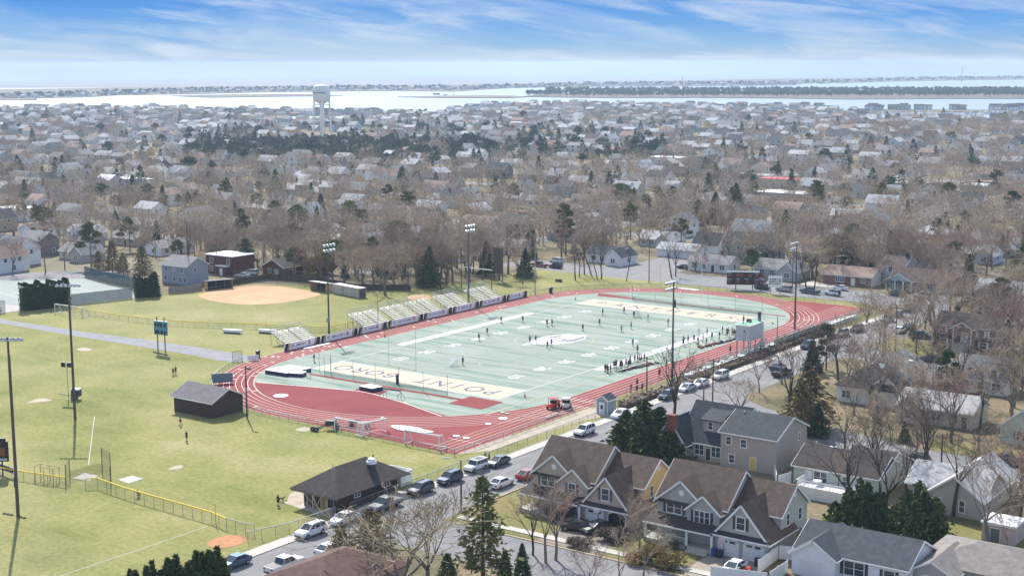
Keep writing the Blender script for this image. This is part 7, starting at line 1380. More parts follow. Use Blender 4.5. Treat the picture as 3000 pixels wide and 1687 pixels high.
# ================================================================ VEHICLES
tyre_m = M('tyre', (.018, .018, .02), .85); rim_m = M('rim_alloy', (.35, .35, .36), .35, metal=.7); car_glass = M('car_glass', (.03, .045, .055), .05, spec=.8); lamp_r = M('tail_lamp', (.30, .012, .012), .25); lamp_w = M('head_lamp', (.6, .62, .65), .12, spec=.8); trim_k = M('car_trim_black', (.02, .02, .022), .5)
PAINT = {k: M('paint_'+k, c, .28, .0, 1, metal=mt, coat=.8) for k, c, mt in (('white', (.70, .71, .73), 0), ('black', (.014, .015, .018), .1), ('navy', (.02, .035, .075), .3), ('grey', (.14, .15, .165), .4), ('silver', (.38, .40, .42), .5), ('green', (.035, .05, .04), .3), ('red', (.28, .03, .025), .2), ('blue', (.03, .085, .15), .35), ('teal', (.05, .10, .12), .4), ('dark', (.045, .05, .055), .3))}
def car_proto(kind):
    t = thing('parked_'+dict(sedan='saloon', suv='suv', jeep='jeep', pickup='pickup', van='minivan')[kind], 'x', 'car'); pm = PAINT['white']; b_ = MB()
    L, W, zs = dict(sedan=(4.7, .90, [(-2.35, .42, .80, .78), (-2.25, .30, .98, .86), (-1.6, .22, 1.00, .90), (.9, .22, .98, .90), (1.5, .22, .92, .89), (2.15, .28, .78, .84), (2.35, .42, .62, .70)]), suv=(4.75, .95, [(-2.38, .48, .95, .84), (-2.28, .34, 1.10, .92), (-1.6, .28, 1.12, .95), (.9, .28, 1.10, .95), (1.3, .28, 1.06, .95), (2.2, .32, .95, .90), (2.38, .45, .78, .78)]),
             jeep=(4.6, .93, [(-2.2, .55, 1.10, .90), (-2.15, .45, 1.14, .93), (-1.4, .42, 1.15, .93), (.9, .42, 1.14, .93), (1.0, .42, 1.12, .93), (2.2, .45, 1.06, .86), (2.3, .5, .98, .80)]), pickup=(5.8, .98, [(-2.95, .55, 1.05, .94), (-2.9, .45, 1.1, .97), (-1.6, .4, 1.1, .98), (.6, .4, 1.12, .98), (1.3, .4, 1.12, .98), (2.7, .42, 1.04, .95), (2.9, .55, .9, .86)]),
             van=(5.1, .98, [(-2.55, .45, 1.0, .90), (-2.45, .32, 1.06, .96), (-1.6, .26, 1.08, .98), (.9, .26, 1.06, .98), (1.6, .26, .98, .97), (2.35, .32, .82, .9), (2.55, .45, .66, .78)]))[kind]
    base = 0; R8 = []
    for x, zb, zt, w_ in zs:
        R8.append(len(b_.v)); b_.v += [(x, -w_*.9, zb), (x, -w_, zb+.2), (x, -w_, zt-.14), (x, -w_*.90, zt), (x, w_*.90, zt), (x, w_, zt-.14), (x, w_, zb+.2), (x, w_*.9, zb)]
    for a, c in zip(R8, R8[1:]):
        for i in range(8): j = (i+1) % 8; b_.f.append((a+i, c+i, c+j, a+j)); b_.m.append(0)
    b_.f.append(tuple(R8[0]+i for i in range(8))); b_.m.append(0); b_.f.append(tuple(R8[-1]+7-i for i in range(8))); b_.m.append(0)
    gx = dict(sedan=(-2.0, 1.15, -1.15, .25, .97, 1.44), suv=(-2.25, 1.1, -1.95, .3, 1.09, 1.72), jeep=(-2.1, .95, -2.0, .55, 1.12, 1.83), pickup=(-1.0, 1.35, -.8, .55, 1.10, 1.82), van=(-2.4, 1.75, -2.1, .55, 1.05, 1.74))[kind]; x0, x1, x2, x3, zl, zt = gx; wl, wt = W*.90, W*.74 if kind != 'jeep' else W*.84
    g = MB(); P0 = [(x0, -wl, zl), (x1, -wl, zl), (x1, wl, zl), (x0, wl, zl)]; P1 = [(x2, -wt, zt-.05), (x3, -wt, zt-.05), (x3, wt, zt-.05), (x2, wt, zt-.05)]
    for i in range(4): j = (i+1) % 4; g.face([P0[i], P0[j], P1[j], P1[i]])
    b_.prism([(x2-.04, -wt-.03), (x3+.04, -wt-.03), (x3+.04, wt+.03), (x2-.04, wt+.03)], zt-.06, zt); 
    for i in range(4): b_.beam(P0[i], P1[i], .09, .07)
    for q in ((.5,) if kind in ('sedan', 'pickup') else (.36, .7)):
        for s in (-1, 1): b_.beam((x0+(x1-x0)*q, s*wl, zl), (x2+(x3-x2)*q, s*wt, zt-.05), .08, .05)
    for s in (-1, 1): b_.box(x1-.55, s*(W+.02)-.1, zl-.02, x1-.4, s*(W+.02)+.1, zl+.14)
    if kind == 'pickup': pass
    o = b_.build('body', pm, t); g.build('windows', car_glass, t)
    if kind == 'pickup': MB().box(-2.8, -.82, 1.0, -1.1, .82, 1.115).build('cargo_bed', trim_k, t)
    k = MB(); k.box(zs[0][0]-.02, -W*.8, .32, zs[0][0]+.2, W*.8, .52); k.box(zs[-1][0]-.2, -W*.75, .3, zs[-1][0]+.02, W*.75, .55); k.build('bumper', trim_k if kind != 'sedan' else pm, t)
    r = dict(sedan=.32, suv=.37, jeep=.41, pickup=.40, van=.34)[kind]; ax = dict(sedan=(-1.42, 1.45), suv=(-1.42, 1.45), jeep=(-1.35, 1.5), pickup=(-1.85, 1.85), van=(-1.5, 1.6))[kind]
    for x in ax:
        for s in (-1, 1):
            w_ = MB().tube((0, -.11, 0), (0, .11, 0), r, n=14).build('wheel', tyre_m, t, (x, s*(W-.09), r)); MB().tube((0, -.125, 0), (0, .125, 0), r*.6, n=10).build('rim', rim_m, w_)
    for s in (-1, 1):
        y = s*W*.68; xf, xr = zs[-1][0], zs[0][0]; MB().box(xf-.22, y-.2, zs[-1][2]-.2, xf+.015, y+.2, zs[-1][2]-.02).build('headlight', lamp_w, t); MB().box(xr-.015, y-.16, zs[0][2]-.26, xr+.14, y+.16, zs[0][2]-.04).build('taillight', lamp_r, t)
    if kind == 'jeep': MB().tube((-2.32, 0, .95), (-2.2, 0, .95), .37, n=12).build('spare_wheel', tyre_m, t); MB().box(-1.6, -.6, 1.83, .2, .6, 1.85).build('sunroof', trim_k, t)
    if kind == 'suv':
        for s in (-1, 1): MB().beam((-1.7, s*.62, 1.76), (.1, s*.62, 1.76), .05, .05).build('roof_rail', trim_k, t)
    return t
CARP = {k: car_proto(k) for k in ('sedan', 'suv', 'jeep', 'pickup', 'van')}; _cu = set()
def car(kind, px, py, hd, col, label, z=.04, group='cars parked around the school'):
    p = CARP[kind]; o = p if kind not in _cu else dup(p); _cu.add(kind); x, y = G(px, py); o.location = (x, y, z); o.rotation_euler = (0, 0, R_(hd)); o['label'] = label; o['group'] = group
    for ch in CH[o.name]:
        b = ch.name.split('.')[0]
        if b == 'body' or (b == 'bumper' and kind == 'sedan'): omat(ch, PAINT[col])
    return o
D_, U_ = -90, 90                       # heading down the street towards the camera / away from it
for a in (('suv', 910, 1568, D_, 'white', 'white suv with black roof rails, alone and nearest the bottom on the main road'), ('sedan', 1008, 1530, D_, 'white', 'white saloon parked right behind the nearest white suv'), ('pickup', 1128, 1490, D_, 'grey', 'dark grey pickup beside the brown restroom building'), ('suv', 1232, 1445, D_, 'dark', 'dark suv at the corner of the brown restroom building'), ('suv', 1318, 1413, D_, 'navy', 'dark navy suv parked between black suv and white jeep'), ('jeep', 1394, 1378, D_, 'white', 'white boxy jeep with black sunroof on the main road'), ('sedan', 1460, 1362, D_, 'green', 'dark green-grey saloon parked first in front of the white jeep'),
          ('pickup', 835, 1668, U_, 'white', 'white pickup cut by the brown roof at the bottom edge'), ('sedan', 968, 1620, U_, 'white', 'white saloon half hidden behind the red-brown roof'), ('sedan', 688, 1658, D_, 'blue', 'blue saloon behind the cypress row at the bottom'), ('sedan', 1470, 1424, U_, 'white', 'white saloon on the right kerb beyond the tall conifer'), ('sedan', 1547, 1400, U_, 'red', 'red saloon left of the tan house'), ('suv', 1712, 1272, D_, 'white', 'white suv alone on the road above the brown roofs'), ('sedan', 1818, 1222, D_, 'white', 'white saloon partly behind the huge spreading evergreen'),
          ('suv', 1955, 1168, D_, 'dark', 'dark suv with bright bonnet beside the brown thicket'), ('sedan', 2012, 1145, D_, 'silver', 'silver saloon behind the tall bare trunk on the main road'), ('sedan', 2052, 1132, D_, 'white', 'white saloon in the line below the press box'), ('suv', 2110, 1110, D_, 'white', 'white suv nearest the press box on the main road'), ('sedan', 2278, 1082, U_, 'navy', 'navy saloon before the white garage by the cedars'), ('pickup', 2290, 1100, U_, 'black', 'black pickup in the driveway by the bronze cedar'), ('suv', 2366, 1020, D_, 'navy', 'navy suv with glaring windscreen by the dark pine'),
          ('suv', 2466, 985, D_, 'silver', 'silver suv at the kerb below the far home stands'), ('suv', 2510, 972, D_, 'black', 'black suv with glinting roof at the kerb beyond the stands'), ('suv', 2600, 943, D_, 'grey', 'grey suv on the corner of the green verge'), ('sedan', 2628, 928, D_, 'navy', 'navy saloon with white glint on the corner verge'), ('pickup', 2663, 912, D_, 'black', 'black pickup nearest the far street junction'), ('sedan', 2636, 974, U_, 'white', 'white saloon on the right kerb beside the utility pole'), ('sedan', 2663, 964, U_, 'black', 'black saloon ahead of the white one by the utility pole'), ('van', 2695, 990, 10, 'teal', 'teal-grey minivan in the drive of the bi-level house'),
          ('jeep', 2702, 874, 175, 'white', 'white jeep with black top on the wide street at right'), ('suv', 2627, 868, 170, 'green', 'dark green suv in the street left of the white jeep'), ('jeep', 2440, 866, 165, 'white', 'white and black jeep on the street behind the far bend'), ('sedan', 2462, 850, 170, 'white', 'white saloon in the drive before the brick ranch'), ('pickup', 2372, 860, 170, 'teal', 'teal-grey pickup behind the leaning bare tree'), ('suv', 2297, 854, 172, 'silver', 'silver suv right of the message board'), ('suv', 2232, 848, 165, 'black', 'black suv right of the large scoreboard'), ('sedan', 2222, 828, 170, 'dark', 'dark saloon behind the black suv by the scoreboard'), ('sedan', 2212, 812, 165, 'red', 'maroon saloon beside the large scoreboard'),
          ('pickup', 1580, 782, 172, 'red', 'maroon pickup on the street behind the back lawn'), ('suv', 1628, 786, 172, 'black', 'black and white suv beside the maroon pickup'), ('van', 1630, 770, 172, 'white', 'white van behind the maroon pickup'), ('sedan', 2003, 788, 170, 'black', 'black saloon in the yard right of the wide street junction'), ('pickup', 2042, 786, 170, 'black', 'black pickup by the flagpole and scoreboard'), ('van', 1943, 746, -60, 'blue', 'blue van on the street leading away behind the field'),
          ('sedan', 2150, 1676, D_, 'white', 'white saloon on the pale drive at the bottom edge'), ('sedan', 1690, 1552, 200, 'black', 'black saloon with bright roof on the paver drive'), ('sedan', 1748, 1556, 250, 'green', 'dark green convertible-like saloon on the paver drive'), ('pickup', 2945, 1358, 170, 'black', 'black pickup on the side street at the right edge'), ('suv', 2682, 1358, 170, 'green', 'dark suv behind the bare street trees on the side street'), ('sedan', 2850, 1056, 175, 'black', 'black saloon on the street below the bi-level steps'), ('sedan', 2842, 1070, 175, 'white', 'white saloon on the street below the bi-level steps'), ('sedan', 2948, 1074, 175, 'black', 'long black saloon on the street at the right edge'), ('suv', 2724, 1062, 172, 'navy', 'navy suv behind the tan cottage roofs'), ('sedan', 710, 812, 200, 'white', 'white saloon in the yard of the red brick house'), ('van', 735, 805, 190, 'white', 'white van in the yard of the red brick house'), ('sedan', 50, 790, 100, 'navy', 'navy saloon in the drive at the left edge')): car(*a)
for i, (px, py, c) in enumerate(((470, 735, 'white'), (452, 728, 'silver'), (1480, 520, 'white'), (840, 520, 'white'), (870, 516, 'silver'), (2060, 482, 'white'), (1900, 495, 'white'), (1930, 490, 'white'), (460, 530, 'navy'), (440, 528, 'silver'), (120, 528, 'white'), (1300, 580, 'white'), (990, 560, 'white'))):
    car(('sedan', 'suv')[i % 2], px, py, 170, c, '%s %s parked among the far houses, %s from the left' % (c, ('saloon', 'suv')[i % 2], {470: 'fourth', 452: 'third', 1480: 'twelfth', 840: 'sixth', 870: 'seventh', 2060: 'last', 1900: 'tenth', 1930: 'eleventh', 460: 'second', 440: 'next', 120: 'first', 1300: 'ninth', 990: 'eighth'}[px]), group='cars among the far houses')

# ================================================================ PEOPLE
import bmesh
skin_m = [M('skin_light', (.42, .26, .19), .6), M('skin_tan', (.26, .15, .10), .6)]; hair_m = M('hair_dark', (.03, .022, .018), .7)
def skinned(name, chains, mt, parent, sub=1):
    bm = bmesh.new(); lay = bm.verts.layers.skin.verify(); cache = {}; first = True
    for ch in chains:
        prev = None
        for (p, r) in ch:
            key = tuple(round(c, 4) for c in p)
            if key not in cache:
                v = bm.verts.new(p); v[lay].radius = (r, r) if not hasattr(r, '__len__') else r; v[lay].use_root = first; first = False; cache[key] = v
            v = cache[key]
            if prev is not None and prev is not v and not bm.edges.get((prev, v)): bm.edges.new((prev, v))
            prev = v
    me = bpy.data.meshes.new(name); bm.to_mesh(me); bm.free(); o = bpy.data.objects.new(name, me); COL.objects.link(o); o.modifiers.new('s', 'SKIN').use_smooth_shade = True
    if sub: o.modifiers.new('u', 'SUBSURF').levels = sub; o.modifiers['u'].render_levels = sub
    dg = bpy.context.evaluated_depsgraph_get(); dg.update(); m2 = bpy.data.meshes.new_from_object(o.evaluated_get(dg)); bpy.data.objects.remove(o); bpy.data.meshes.remove(me)
    m2.materials.clear(); m2.materials.append(mt); m2.name = name; o = bpy.data.objects.new(name, m2); COL.objects.link(o); o.parent = parent; reg(parent, o); return o
def lerp(a, b, t): return tuple(a[i]+(b[i]-a[i])*t for i in range(3))
def person_proto(pose):
    t = thing('person', 'x', 'person'); J = dict(pel=(0, 0, .95), sp=(0, 0, 1.18), ch=(.01, 0, 1.38), nk=(.01, 0, 1.52), hb=(.03, 0, 1.60), hm=(.035, 0, 1.68), ht=(.02, 0, 1.76))
    for s, k in ((1, 'l'), (-1, 'r')):
        J['sh'+k] = (0, s*.18, 1.43); J['el'+k] = (-.04, s*.25, 1.15); J['wr'+k] = (.05, s*.26, .91); J['hp'+k] = (0, s*.095, .90); J['kn'+k] = (.03, s*.11, .49); J['an'+k] = (-.02, s*.115, .09); J['to'+k] = (.15, s*.125, .03)
    if pose == 'run': J.update(knl=(.26, .1, .58), anl=(.18, .11, .18), tol=(.33, .12, .16), knr=(-.02, -.11, .50), anr=(-.22, -.11, .12), tor=(-.08, -.12, .03), ell=(-.18, .24, 1.2), wrl=(.02, .2, 1.12), elr=(.14, -.25, 1.2), wrr=(.3, -.18, 1.3), ch=(.09, 0, 1.37), nk=(.12, 0, 1.50), hb=(.15, 0, 1.58), hm=(.16, 0, 1.66), ht=(.15, 0, 1.74), shl=(.06, .18, 1.42), shr=(.1, -.18, 1.42))
    if pose == 'walk': J.update(knl=(.14, .1, .5), anl=(.2, .11, .1), tol=(.37, .12, .05), knr=(-.06, -.11, .49), anr=(-.26, -.11, .13), tor=(-.12, -.12, .03), wrl=(-.12, .27, .93), wrr=(.2, -.27, .95))
    if pose == 'stick': J.update(ell=(.12, .27, 1.16), wrl=(.3, .12, 1.14), elr=(.06, -.27, 1.15), wrr=(.28, -.06, 1.02), knl=(.08, .14, .5), anl=(0, .2, .09), tol=(.16, .23, .03), knr=(.08, -.14, .5), anr=(0, -.2, .09), tor=(.16, -.23, .03))
    if pose == 'hips': J.update(ell=(-.06, .36, 1.18), wrl=(.06, .19, 1.02), elr=(-.06, -.36, 1.18), wrr=(.06, -.19, 1.02))
    if pose == 'sit':
        for k in list(J): J[k] = (J[k][0], J[k][1], J[k][2]-.47)
        for s, k in ((1, 'l'), (-1, 'r')): J['kn'+k] = (.43, s*.12, .48); J['an'+k] = (.42, s*.12, .09); J['to'+k] = (.58, s*.13, .03); J['hp'+k] = (.02, s*.1, .46); J['el'+k] = (.1, s*.25, .72); J['wr'+k] = (.32, s*.16, .62)
    if pose == 'crouch':
        J.update(pel=(-.1, 0, .48), sp=(.02, 0, .68), ch=(.14, 0, .86), nk=(.2, 0, .98), hb=(.24, 0, 1.05), hm=(.27, 0, 1.12), ht=(.27, 0, 1.2))
        for s, k in ((1, 'l'), (-1, 'r')): J['sh'+k] = (.13, s*.18, .9); J['el'+k] = (.25, s*.24, .66); J['wr'+k] = (.42, s*.12, .62); J['hp'+k] = (-.1, s*.1, .44); J['kn'+k] = (.28, s*.16, .5); J['an'+k] = (.02, s*.14, .09); J['to'+k] = (.2, s*.15, .03)
    ch = [[(J['pel'], .125), (J['sp'], .115), (J['ch'], .135), (J['nk'], .055), (J['hb'], .075), (J['hm'], .098), (J['ht'], .06)], [(J['hm'], .098), ((J['hm'][0]+.11, 0, J['hm'][2]-.01), .016)]]
    for k, s in (('l', 1), ('r', -1)):
        w_ = Vector(J['wr'+k]); f = (w_-Vector(J['el'+k])).normalized(); side = f.cross(Vector((1, 0, 0))); side = side.normalized() if side.length > .1 else Vector((0, 1, 0)); fw = side.cross(f).normalized(); pm_ = w_+f*.075
        ch += [[(J['ch'], .135), (J['sh'+k], .062), (J['el'+k], .042), (J['wr'+k], .027), (tuple(pm_), .034)], [(J['pel'], .125), (J['hp'+k], .092), (lerp(J['hp'+k], J['kn'+k], .5), .078), (J['kn'+k], .055), (lerp(J['kn'+k], J['an'+k], .4), .052), (J['an'+k], .036), (J['to'+k], .032)]]
        for i, (o_, ln) in enumerate(((-.027, .062), (-.009, .078), (.009, .072), (.026, .055))): a = pm_+fw*o_+f*.03; m_ = a+f*ln*.55+side*.006*s; ch.append([(tuple(pm_), .034), (tuple(a), .0095), (tuple(m_), .009), (tuple(m_+f*ln*.4+side*.018*s), .007)])
        a = w_+f*.035-fw*.03; ch.append([(tuple(pm_), .034), (tuple(a), .012), (tuple(a+f*.045-fw*.018), .009)])
    skinned('body', ch, skin_m[0], t)
    c = [[(lerp(J['pel'], J['sp'], .1), .15), (J['sp'], .14), (J['ch'], .16), (lerp(J['ch'], J['nk'], .75), .075)]]+[[(J['ch'], .16), (J['sh'+k], .085), (lerp(J['sh'+k], J['el'+k], .75), .068)] for k in 'lr']; skinned('shirt', c, M('cloth_navy', (.02, .022, .045), .8), t)
    c = [[(J['pel'], .15), (J['hp'+k], .115), (lerp(J['hp'+k], J['kn'+k], .55), .10), (lerp(J['hp'+k], J['kn'+k], .85), .098)] for k in 'lr']; skinned('shorts', c, M('cloth_black', (.016, .016, .02), .8), t)
    hx, hz_ = J['hm'][0], J['hm'][2]; MB().lathe([(.108, -.01), (.112, .04), (.095, .09), (.05, .118), (.01, .125)], (hx-.018, 0, hz_), 12).build('hair', hair_m, t, smooth=True)
    e = MB()
    for s in (-1, 1): e.box(hx+.088, s*.035-.012, hz_+.008, hx+.1, s*.035+.012, hz_+.02)
    e.box(hx+.08, -.022, hz_-.055, hx+.094, .022, hz_-.046); e.build('face_features', hair_m, t)
    for s in (-1, 1): MB().box(hx-.02, s*.098-.012, hz_-.03, hx+.02, s*.098+.012, hz_+.03).build('ear', skin_m[0], t)
    for k in 'lr': a = Vector(J['an'+k]); b2 = Vector(J['to'+k]); MB().beam(tuple(a+Vector((-.06, 0, -.03))), tuple(b2+Vector((.06, 0, .01))), .095, .085).build('shoe', M('shoe_dark', (.05, .05, .055), .7), t)
    return t
PP = {k: person_proto(k) for k in ('stand', 'run', 'walk', 'stick', 'hips', 'sit', 'crouch')}; _pu = set()
CLO = {k: M('cloth_'+k, c, .85) for k, c in dict(navy=(.02, .022, .045), black=(.016, .016, .02), blue=(.06, .14, .30), white=(.62, .62, .63), purple=(.10, .06, .20), teal=(.05, .13, .14), maroon=(.10, .02, .035), grey=(.22, .22, .23), red=(.42, .05, .06), pink=(.45, .10, .18), brown=(.12, .075, .05), green=(.04, .09, .05)).items()}
def person(pose, x, y, hd, top, bot, label, group=None, z=.09, sk=0):
    p = PP[pose]; o = p if pose not in _pu else dup(p); _pu.add(pose); o.location = (x, y, z); o.rotation_euler = (0, 0, R_(hd)); h = random.uniform(.97, 1.06); o.scale = (h, h, h); o['label'] = label
    if group: o['group'] = group
    for c in CH[o.name]:
        b = c.name.split('.')[0]
        if b == 'shirt': omat(c, CLO[top])
        elif b == 'shorts': omat(c, CLO[bot])
        elif b in ('body', 'ear'): omat(c, skin_m[sk])
    return o
rr = random.Random(9); fg = 'players on the field'
for r, x, y, pose, top, bot, lab in (('g', 180, 1392, 'stand', 'navy', 'black', 'player in navy at left of the midfield emblem, first of a pair'), ('g', 238, 1388, 'stick', 'blue', 'navy', 'player in blue on the emblem edge, second of a pair'), ('g', 357, 1448, 'stand', 'maroon', 'black', 'player in dark maroon at the near edge of the emblem'), ('g', 396, 1428, 'hips', 'blue', 'navy', 'player in pale blue standing on the emblem'), ('g', 108, 1186, 'stick', 'navy', 'black', 'player in navy by the far away sideline number'), ('g', 352, 1226, 'walk', 'black', 'maroon', 'player in black facing a teal opponent, upper field'), ('g', 403, 1221, 'stick', 'teal', 'black', 'player in teal facing a black opponent, upper field'), ('g', 713, 1272, 'stand', 'black', 'black', 'lone player in black right of centre in upper field'), ('g', 880, 1217, 'stick', 'purple', 'navy', 'player in purple midway to the far end zone'), ('g', 1100, 1286, 'run', 'navy', 'black', 'player in navy running below the green-shirted one'), ('g', 1198, 1251, 'stand', 'green', 'black', 'player in dark green left of the tall mast'),
                                       ('g', 912, 1112, 'hips', 'navy', 'black', 'player in navy with arms out by the far end zone letters'), ('g', 1128, 1096, 'stick', 'purple', 'maroon', 'player in purple nearest the far end zone'), ('g', 1226, 1136, 'stand', 'navy', 'navy', 'keeper in navy before the far lacrosse goal'), ('g', 1366, 1172, 'run', 'blue', 'white', 'player in blue with white shorts right of the far goal'), ('g', 1572, 1222, 'stick', 'black', 'white', 'player in black close to the tall mast, upper right'), ('g', 1215, 1427, 'stand', 'navy', 'blue', 'player in navy by the right sideline numbers'), ('k', 1262, 322, 'stand', 'brown', 'maroon', 'figure in brown just above the nearer sideline group'), ('f', 2467, 1192, 'stand', 'blue', 'purple', 'tall figure in blue on the white away sideline'), ('f', 2243, 1371, 'hips', 'black', 'black', 'player in black on the left near the away sideline'), ('f', 2326, 1312, 'walk', 'navy', 'blue', 'player in navy ahead of the black one near the away sideline'), ('j', 2080, 447, 'stand', 'black', 'brown', 'keeper in black beside the near lacrosse goal')):
    qx, qy = Q(r, x, y); person(pose, qx, qy, rr.uniform(0, 360), top, bot, lab, fg, sk=rr.randrange(2))
for i, (x, y) in enumerate(((280, 432), (322, 442), (346, 462), (420, 442), (500, 347), (540, 342), (650, 352), (702, 350), (800, 302), (852, 312), (884, 322), (908, 300), (1020, 202), (1090, 192), (1140, 202), (1182, 197), (1266, 167), (905, 200), (560, 330), (680, 345))):
    qx, qy = T5(x, y); c = rr.choice(['navy', 'navy', 'black', 'purple', 'maroon']); person(rr.choice(['stand', 'hips', 'stand', 'stick', 'walk']), qx, qy, 180+rr.uniform(-50, 50), c, rr.choice(['navy', 'black']), 'dark-clothed team member standing in the nearer sideline group', 'nearer sideline group', sk=rr.randrange(2))
for i, (x, y) in enumerate(((12, 482), (90, 432), (188, 420), (270, 312), (342, 412), (410, 300), (490, 372), (616, 372), (666, 282), (735, 302), (770, 304), (826, 300), (868, 312), (905, 306), (255, 455), (400, 460), (750, 322), (845, 320), (885, 345), (15, 440))):
    qx, qy = T6(x, y); c = rr.choice(['navy', 'black', 'purple', 'white', 'navy', 'blue']) if i in (1, 2, 3, 6, 12, 15) else rr.choice(['navy', 'black']); person(rr.choice(['stand', 'hips', 'stand', 'stick', 'walk']), qx, qy, 180+rr.uniform(-50, 50), c, rr.choice(['navy', 'black', 'white']), 'team member standing in the sideline group by the press box', 'press box sideline group', sk=rr.randrange(2))
for y0 in HOME[:-3]:
    for i in range(rr.choice((4, 5, 6, 7))):
        row = rr.randrange(5); person('sit', 67.3+.28+.62*row+.08, y0+.6+rr.random()*7, 180, rr.choice(['navy', 'black', 'white', 'grey', 'blue', 'white', 'red', 'brown']), rr.choice(['navy', 'black', 'blue']), 'spectator seated on the home stand planks', 'spectators on the home stands', z=.02+.13*row+.06, sk=rr.randrange(2))
for r, x, y, pose, top, bot, hd, lab in (('i', 1742, 552, 'stand', 'maroon', 'brown', 0, 'person in dark maroon on the lawn, left of a close pair'), ('i', 1768, 542, 'hips', 'black', 'black', 180, 'person in black on the lawn, right of a close pair'), ('i', 1815, 1052, 'walk', 'grey', 'black', 60, 'person in grey and black striding beside the brown shed'), ('i', 1878, 1212, 'stand', 'navy', 'brown', 90, 'person in navy alone on the lawn below the shed'), ('n', 222, 745, 'stand', 'black', 'black', 0, 'person in black with a brown dog left of the brown restroom building'), ('m', 1398, 665, 'crouch', 'brown', 'grey', 180, 'person crouching behind the yellow-capped fence'), ('n', 2305, 310, 'stand', 'black', 'black', 200, 'person in black on the verge above the white jeep, left'), ('n', 2345, 318, 'stand', 'navy', 'black', 20, 'person in navy on the verge above the white jeep, right'), ('k', 1258, 665, 'stand', 'brown', 'black', 150, 'spectator in dark brown at the rail near the grey booth'), ('k', 1482, 570, 'stand', 'black', 'black', 150, 'spectator in black at the rail before the stands'), ('k', 1195, 722, 'stand', 'red', 'grey', 150, 'spectator in red on the dirt walk near the rail'), ('k', 1255, 735, 'walk', 'navy', 'black', 150, 'spectator in navy walking behind the red one'), ('k', 1310, 712, 'stand', 'teal', 'navy', 150, 'spectator in teal near the wooden pole'), ('e', 552, 1018, 'stand', 'grey', 'grey', 0, 'person in grey before the tall clipped hedge'), ('e', 8, 1098, 'walk', 'white', 'black', 0, 'person in white at the left edge by the tennis fence'), ('k', 2195, 330, 'stand', 'brown', 'black', 150, 'spectator in brown at the rail under the press box'), ('e', 155, 622, 'stand', 'white', 'navy', 90, 'person in white in the drive at upper left'), ('j', 585, 418, 'stand', 'black', 'white', 90, 'person in black alone beyond the white mat'), ('k', 1870, 250, 'crouch', 'white', 'navy', 90, 'person in white crouching at the bags left of the press box')):
    qx, qy = Q(r, x, y); person(pose, qx, qy, hd, top, bot, lab, None, z=.05 if r in 'imne' else .09)
person('stand', 66.4, 67.2, 180, 'black', 'black', 'camera operator in black on the press box roof', None, z=6.57)
dg_ = thing('dog', 'brown dog beside the black-clothed person on the lawn', 'dog', (*Q('n', 258, 700), .03), R_(20))
bl_ = [[((-.34, 0, .52), .10), ((-.1, 0, .53), .125), ((.18, 0, .52), .15), ((.34, 0, .60), .10), ((.44, 0, .74), .075), ((.54, 0, .78), .075), ((.68, 0, .74), .04)], [((-.34, 0, .52), .10), ((-.48, 0, .56), .03), ((-.62, 0, .70), .018)]]
for s in (-1, 1): bl_ += [[((.18, 0, .52), .15), ((.22, s*.09, .40), .06), ((.20, s*.09, .22), .034), ((.21, s*.09, .05), .03), ((.27, s*.09, .03), .03)], [((-.34, 0, .52), .10), ((-.34, s*.09, .42), .075), ((-.26, s*.09, .32), .045), ((-.42, s*.09, .18), .028), ((-.39, s*.09, .04), .03), ((-.33, s*.09, .03), .028)], [((.54, 0, .78), .075), ((.50, s*.05, .87), .03), ((.52, s*.08, .80), .02)]]
skinned('body', bl_, M('dog_brown', (.22, .12, .06), .85, .2, 6), dg_)
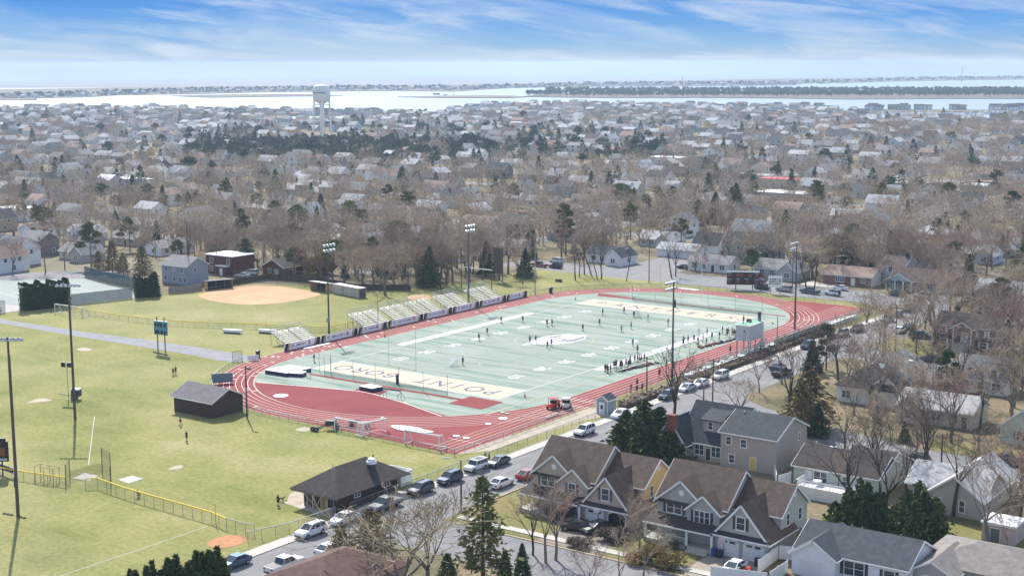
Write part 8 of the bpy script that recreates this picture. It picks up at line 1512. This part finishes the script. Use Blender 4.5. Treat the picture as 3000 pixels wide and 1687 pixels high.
# ================================================================ clean-up and the names of the many
def kill(o):
    for c in CH.get(o.name, ()): kill(c)
    bpy.data.objects.remove(o)
for k in PK:
    if k not in USED: kill(PROTO[k])
for p in BT+BD+[BV]+CF+[CB, CC]+PN+[PD, EV, CY, CP]+SH:
    if p.name not in _u: kill(p)
for k, p in list(CARP.items()):
    if k not in _cu: kill(p)
for k, p in list(PP.items()):
    if k not in _pu: kill(p)
ORD = 'first second third fourth fifth sixth seventh eighth ninth tenth eleventh twelfth thirteenth fourteenth fifteenth sixteenth seventeenth eighteenth nineteenth twentieth'.split()
def ordn(i): return ORD[i] if i < 20 else 'twenty-'+ORD[i-20] if i < 29 else 'thirtieth' if i == 29 else 'thirty-'+ORD[i-30]
def zone(x, y, u, d):
    if x > 86 and y < 170: return 'in the yards right of the main road' if y < 75 else 'beyond the bi-level house'
    if inpoly(x, y, BELT): return 'in the wood behind the bleachers'
    if x < -160 and y < 170: return 'behind the tennis court street'
    z = 'behind the tennis court' if u < 420 else 'behind the softball infield' if u < 960 else 'behind the bleachers' if u < 1480 else 'behind the back lawn' if u < 1960 else 'behind the large scoreboard' if u < 2380 else 'behind the brick ranch'
    w_ = ['nearest belt', 'second belt', 'third belt', 'fourth belt', 'fifth belt', 'far belt'][sum(d > q for q in (450, 520, 600, 700, 830))]
    return w_+' '+z
def name_many(items, desc):
    gr = {}
    for it in items:
        if it['done']: continue
        x, y, _z = it['o'].location; u, v, d = PX(x, y); gr.setdefault((desc(it), zone(x, y, u, d)), []).append((u, it['o']))
    for (ds, zn), L in gr.items():
        L.sort(key=lambda q: q[0])
        for i, (u, o) in enumerate(L): o['label'] = ('only %s, %s' % (ds, zn)) if len(L) == 1 else '%s %s from the left, %s' % (ordn(i), ds, zn)
KN = dict(ranch='low ranch', cape='dormered cape house', colonial='two-storey house', gablefront='gable-fronted house', ell='L-shaped house', split='split-level house', hipranch='hip-roofed house', cross='cross-gabled house', garage='garage', flat='flat building')
WN = dict(offwhite='off-white', dark='dark grey', teal='teal-grey'); RN = dict(pale='pale-roofed', rust='red-roofed')
name_many(HOUSES, lambda it: '%s %s %s' % (RN.get(it['rc'], it['rc']+'-roofed'), WN.get(it['wc'], it['wc']), KN[it['kind']]))
def tdesc(it):
    p = it['p']; n = p.name; h = p['H']*it['o'].scale[2]
    if n.startswith('bare_tree'): return ('tall' if h > 12 else 'medium' if h > 10 else 'low')+(' reddish' if p in BT and BT.index(p) % 4 == 0 else '')+' bare tree'
    return {'conifer_tree': 'cone-shaped conifer', 'cedar_tree': 'bronze cedar', 'pine_tree': 'flat-topped pine', 'spreading_evergreen': 'spreading evergreen', 'cypress': 'cypress', 'tall_conifer': 'conifer'}.get(n.split('.')[0], 'shrub') if p is not PD else 'dark bushy pine'
name_many(TREES, tdesc)
for o in list(bpy.data.objects):
    if o.get('label') == 'x': print('UNLABELLED', o.name)
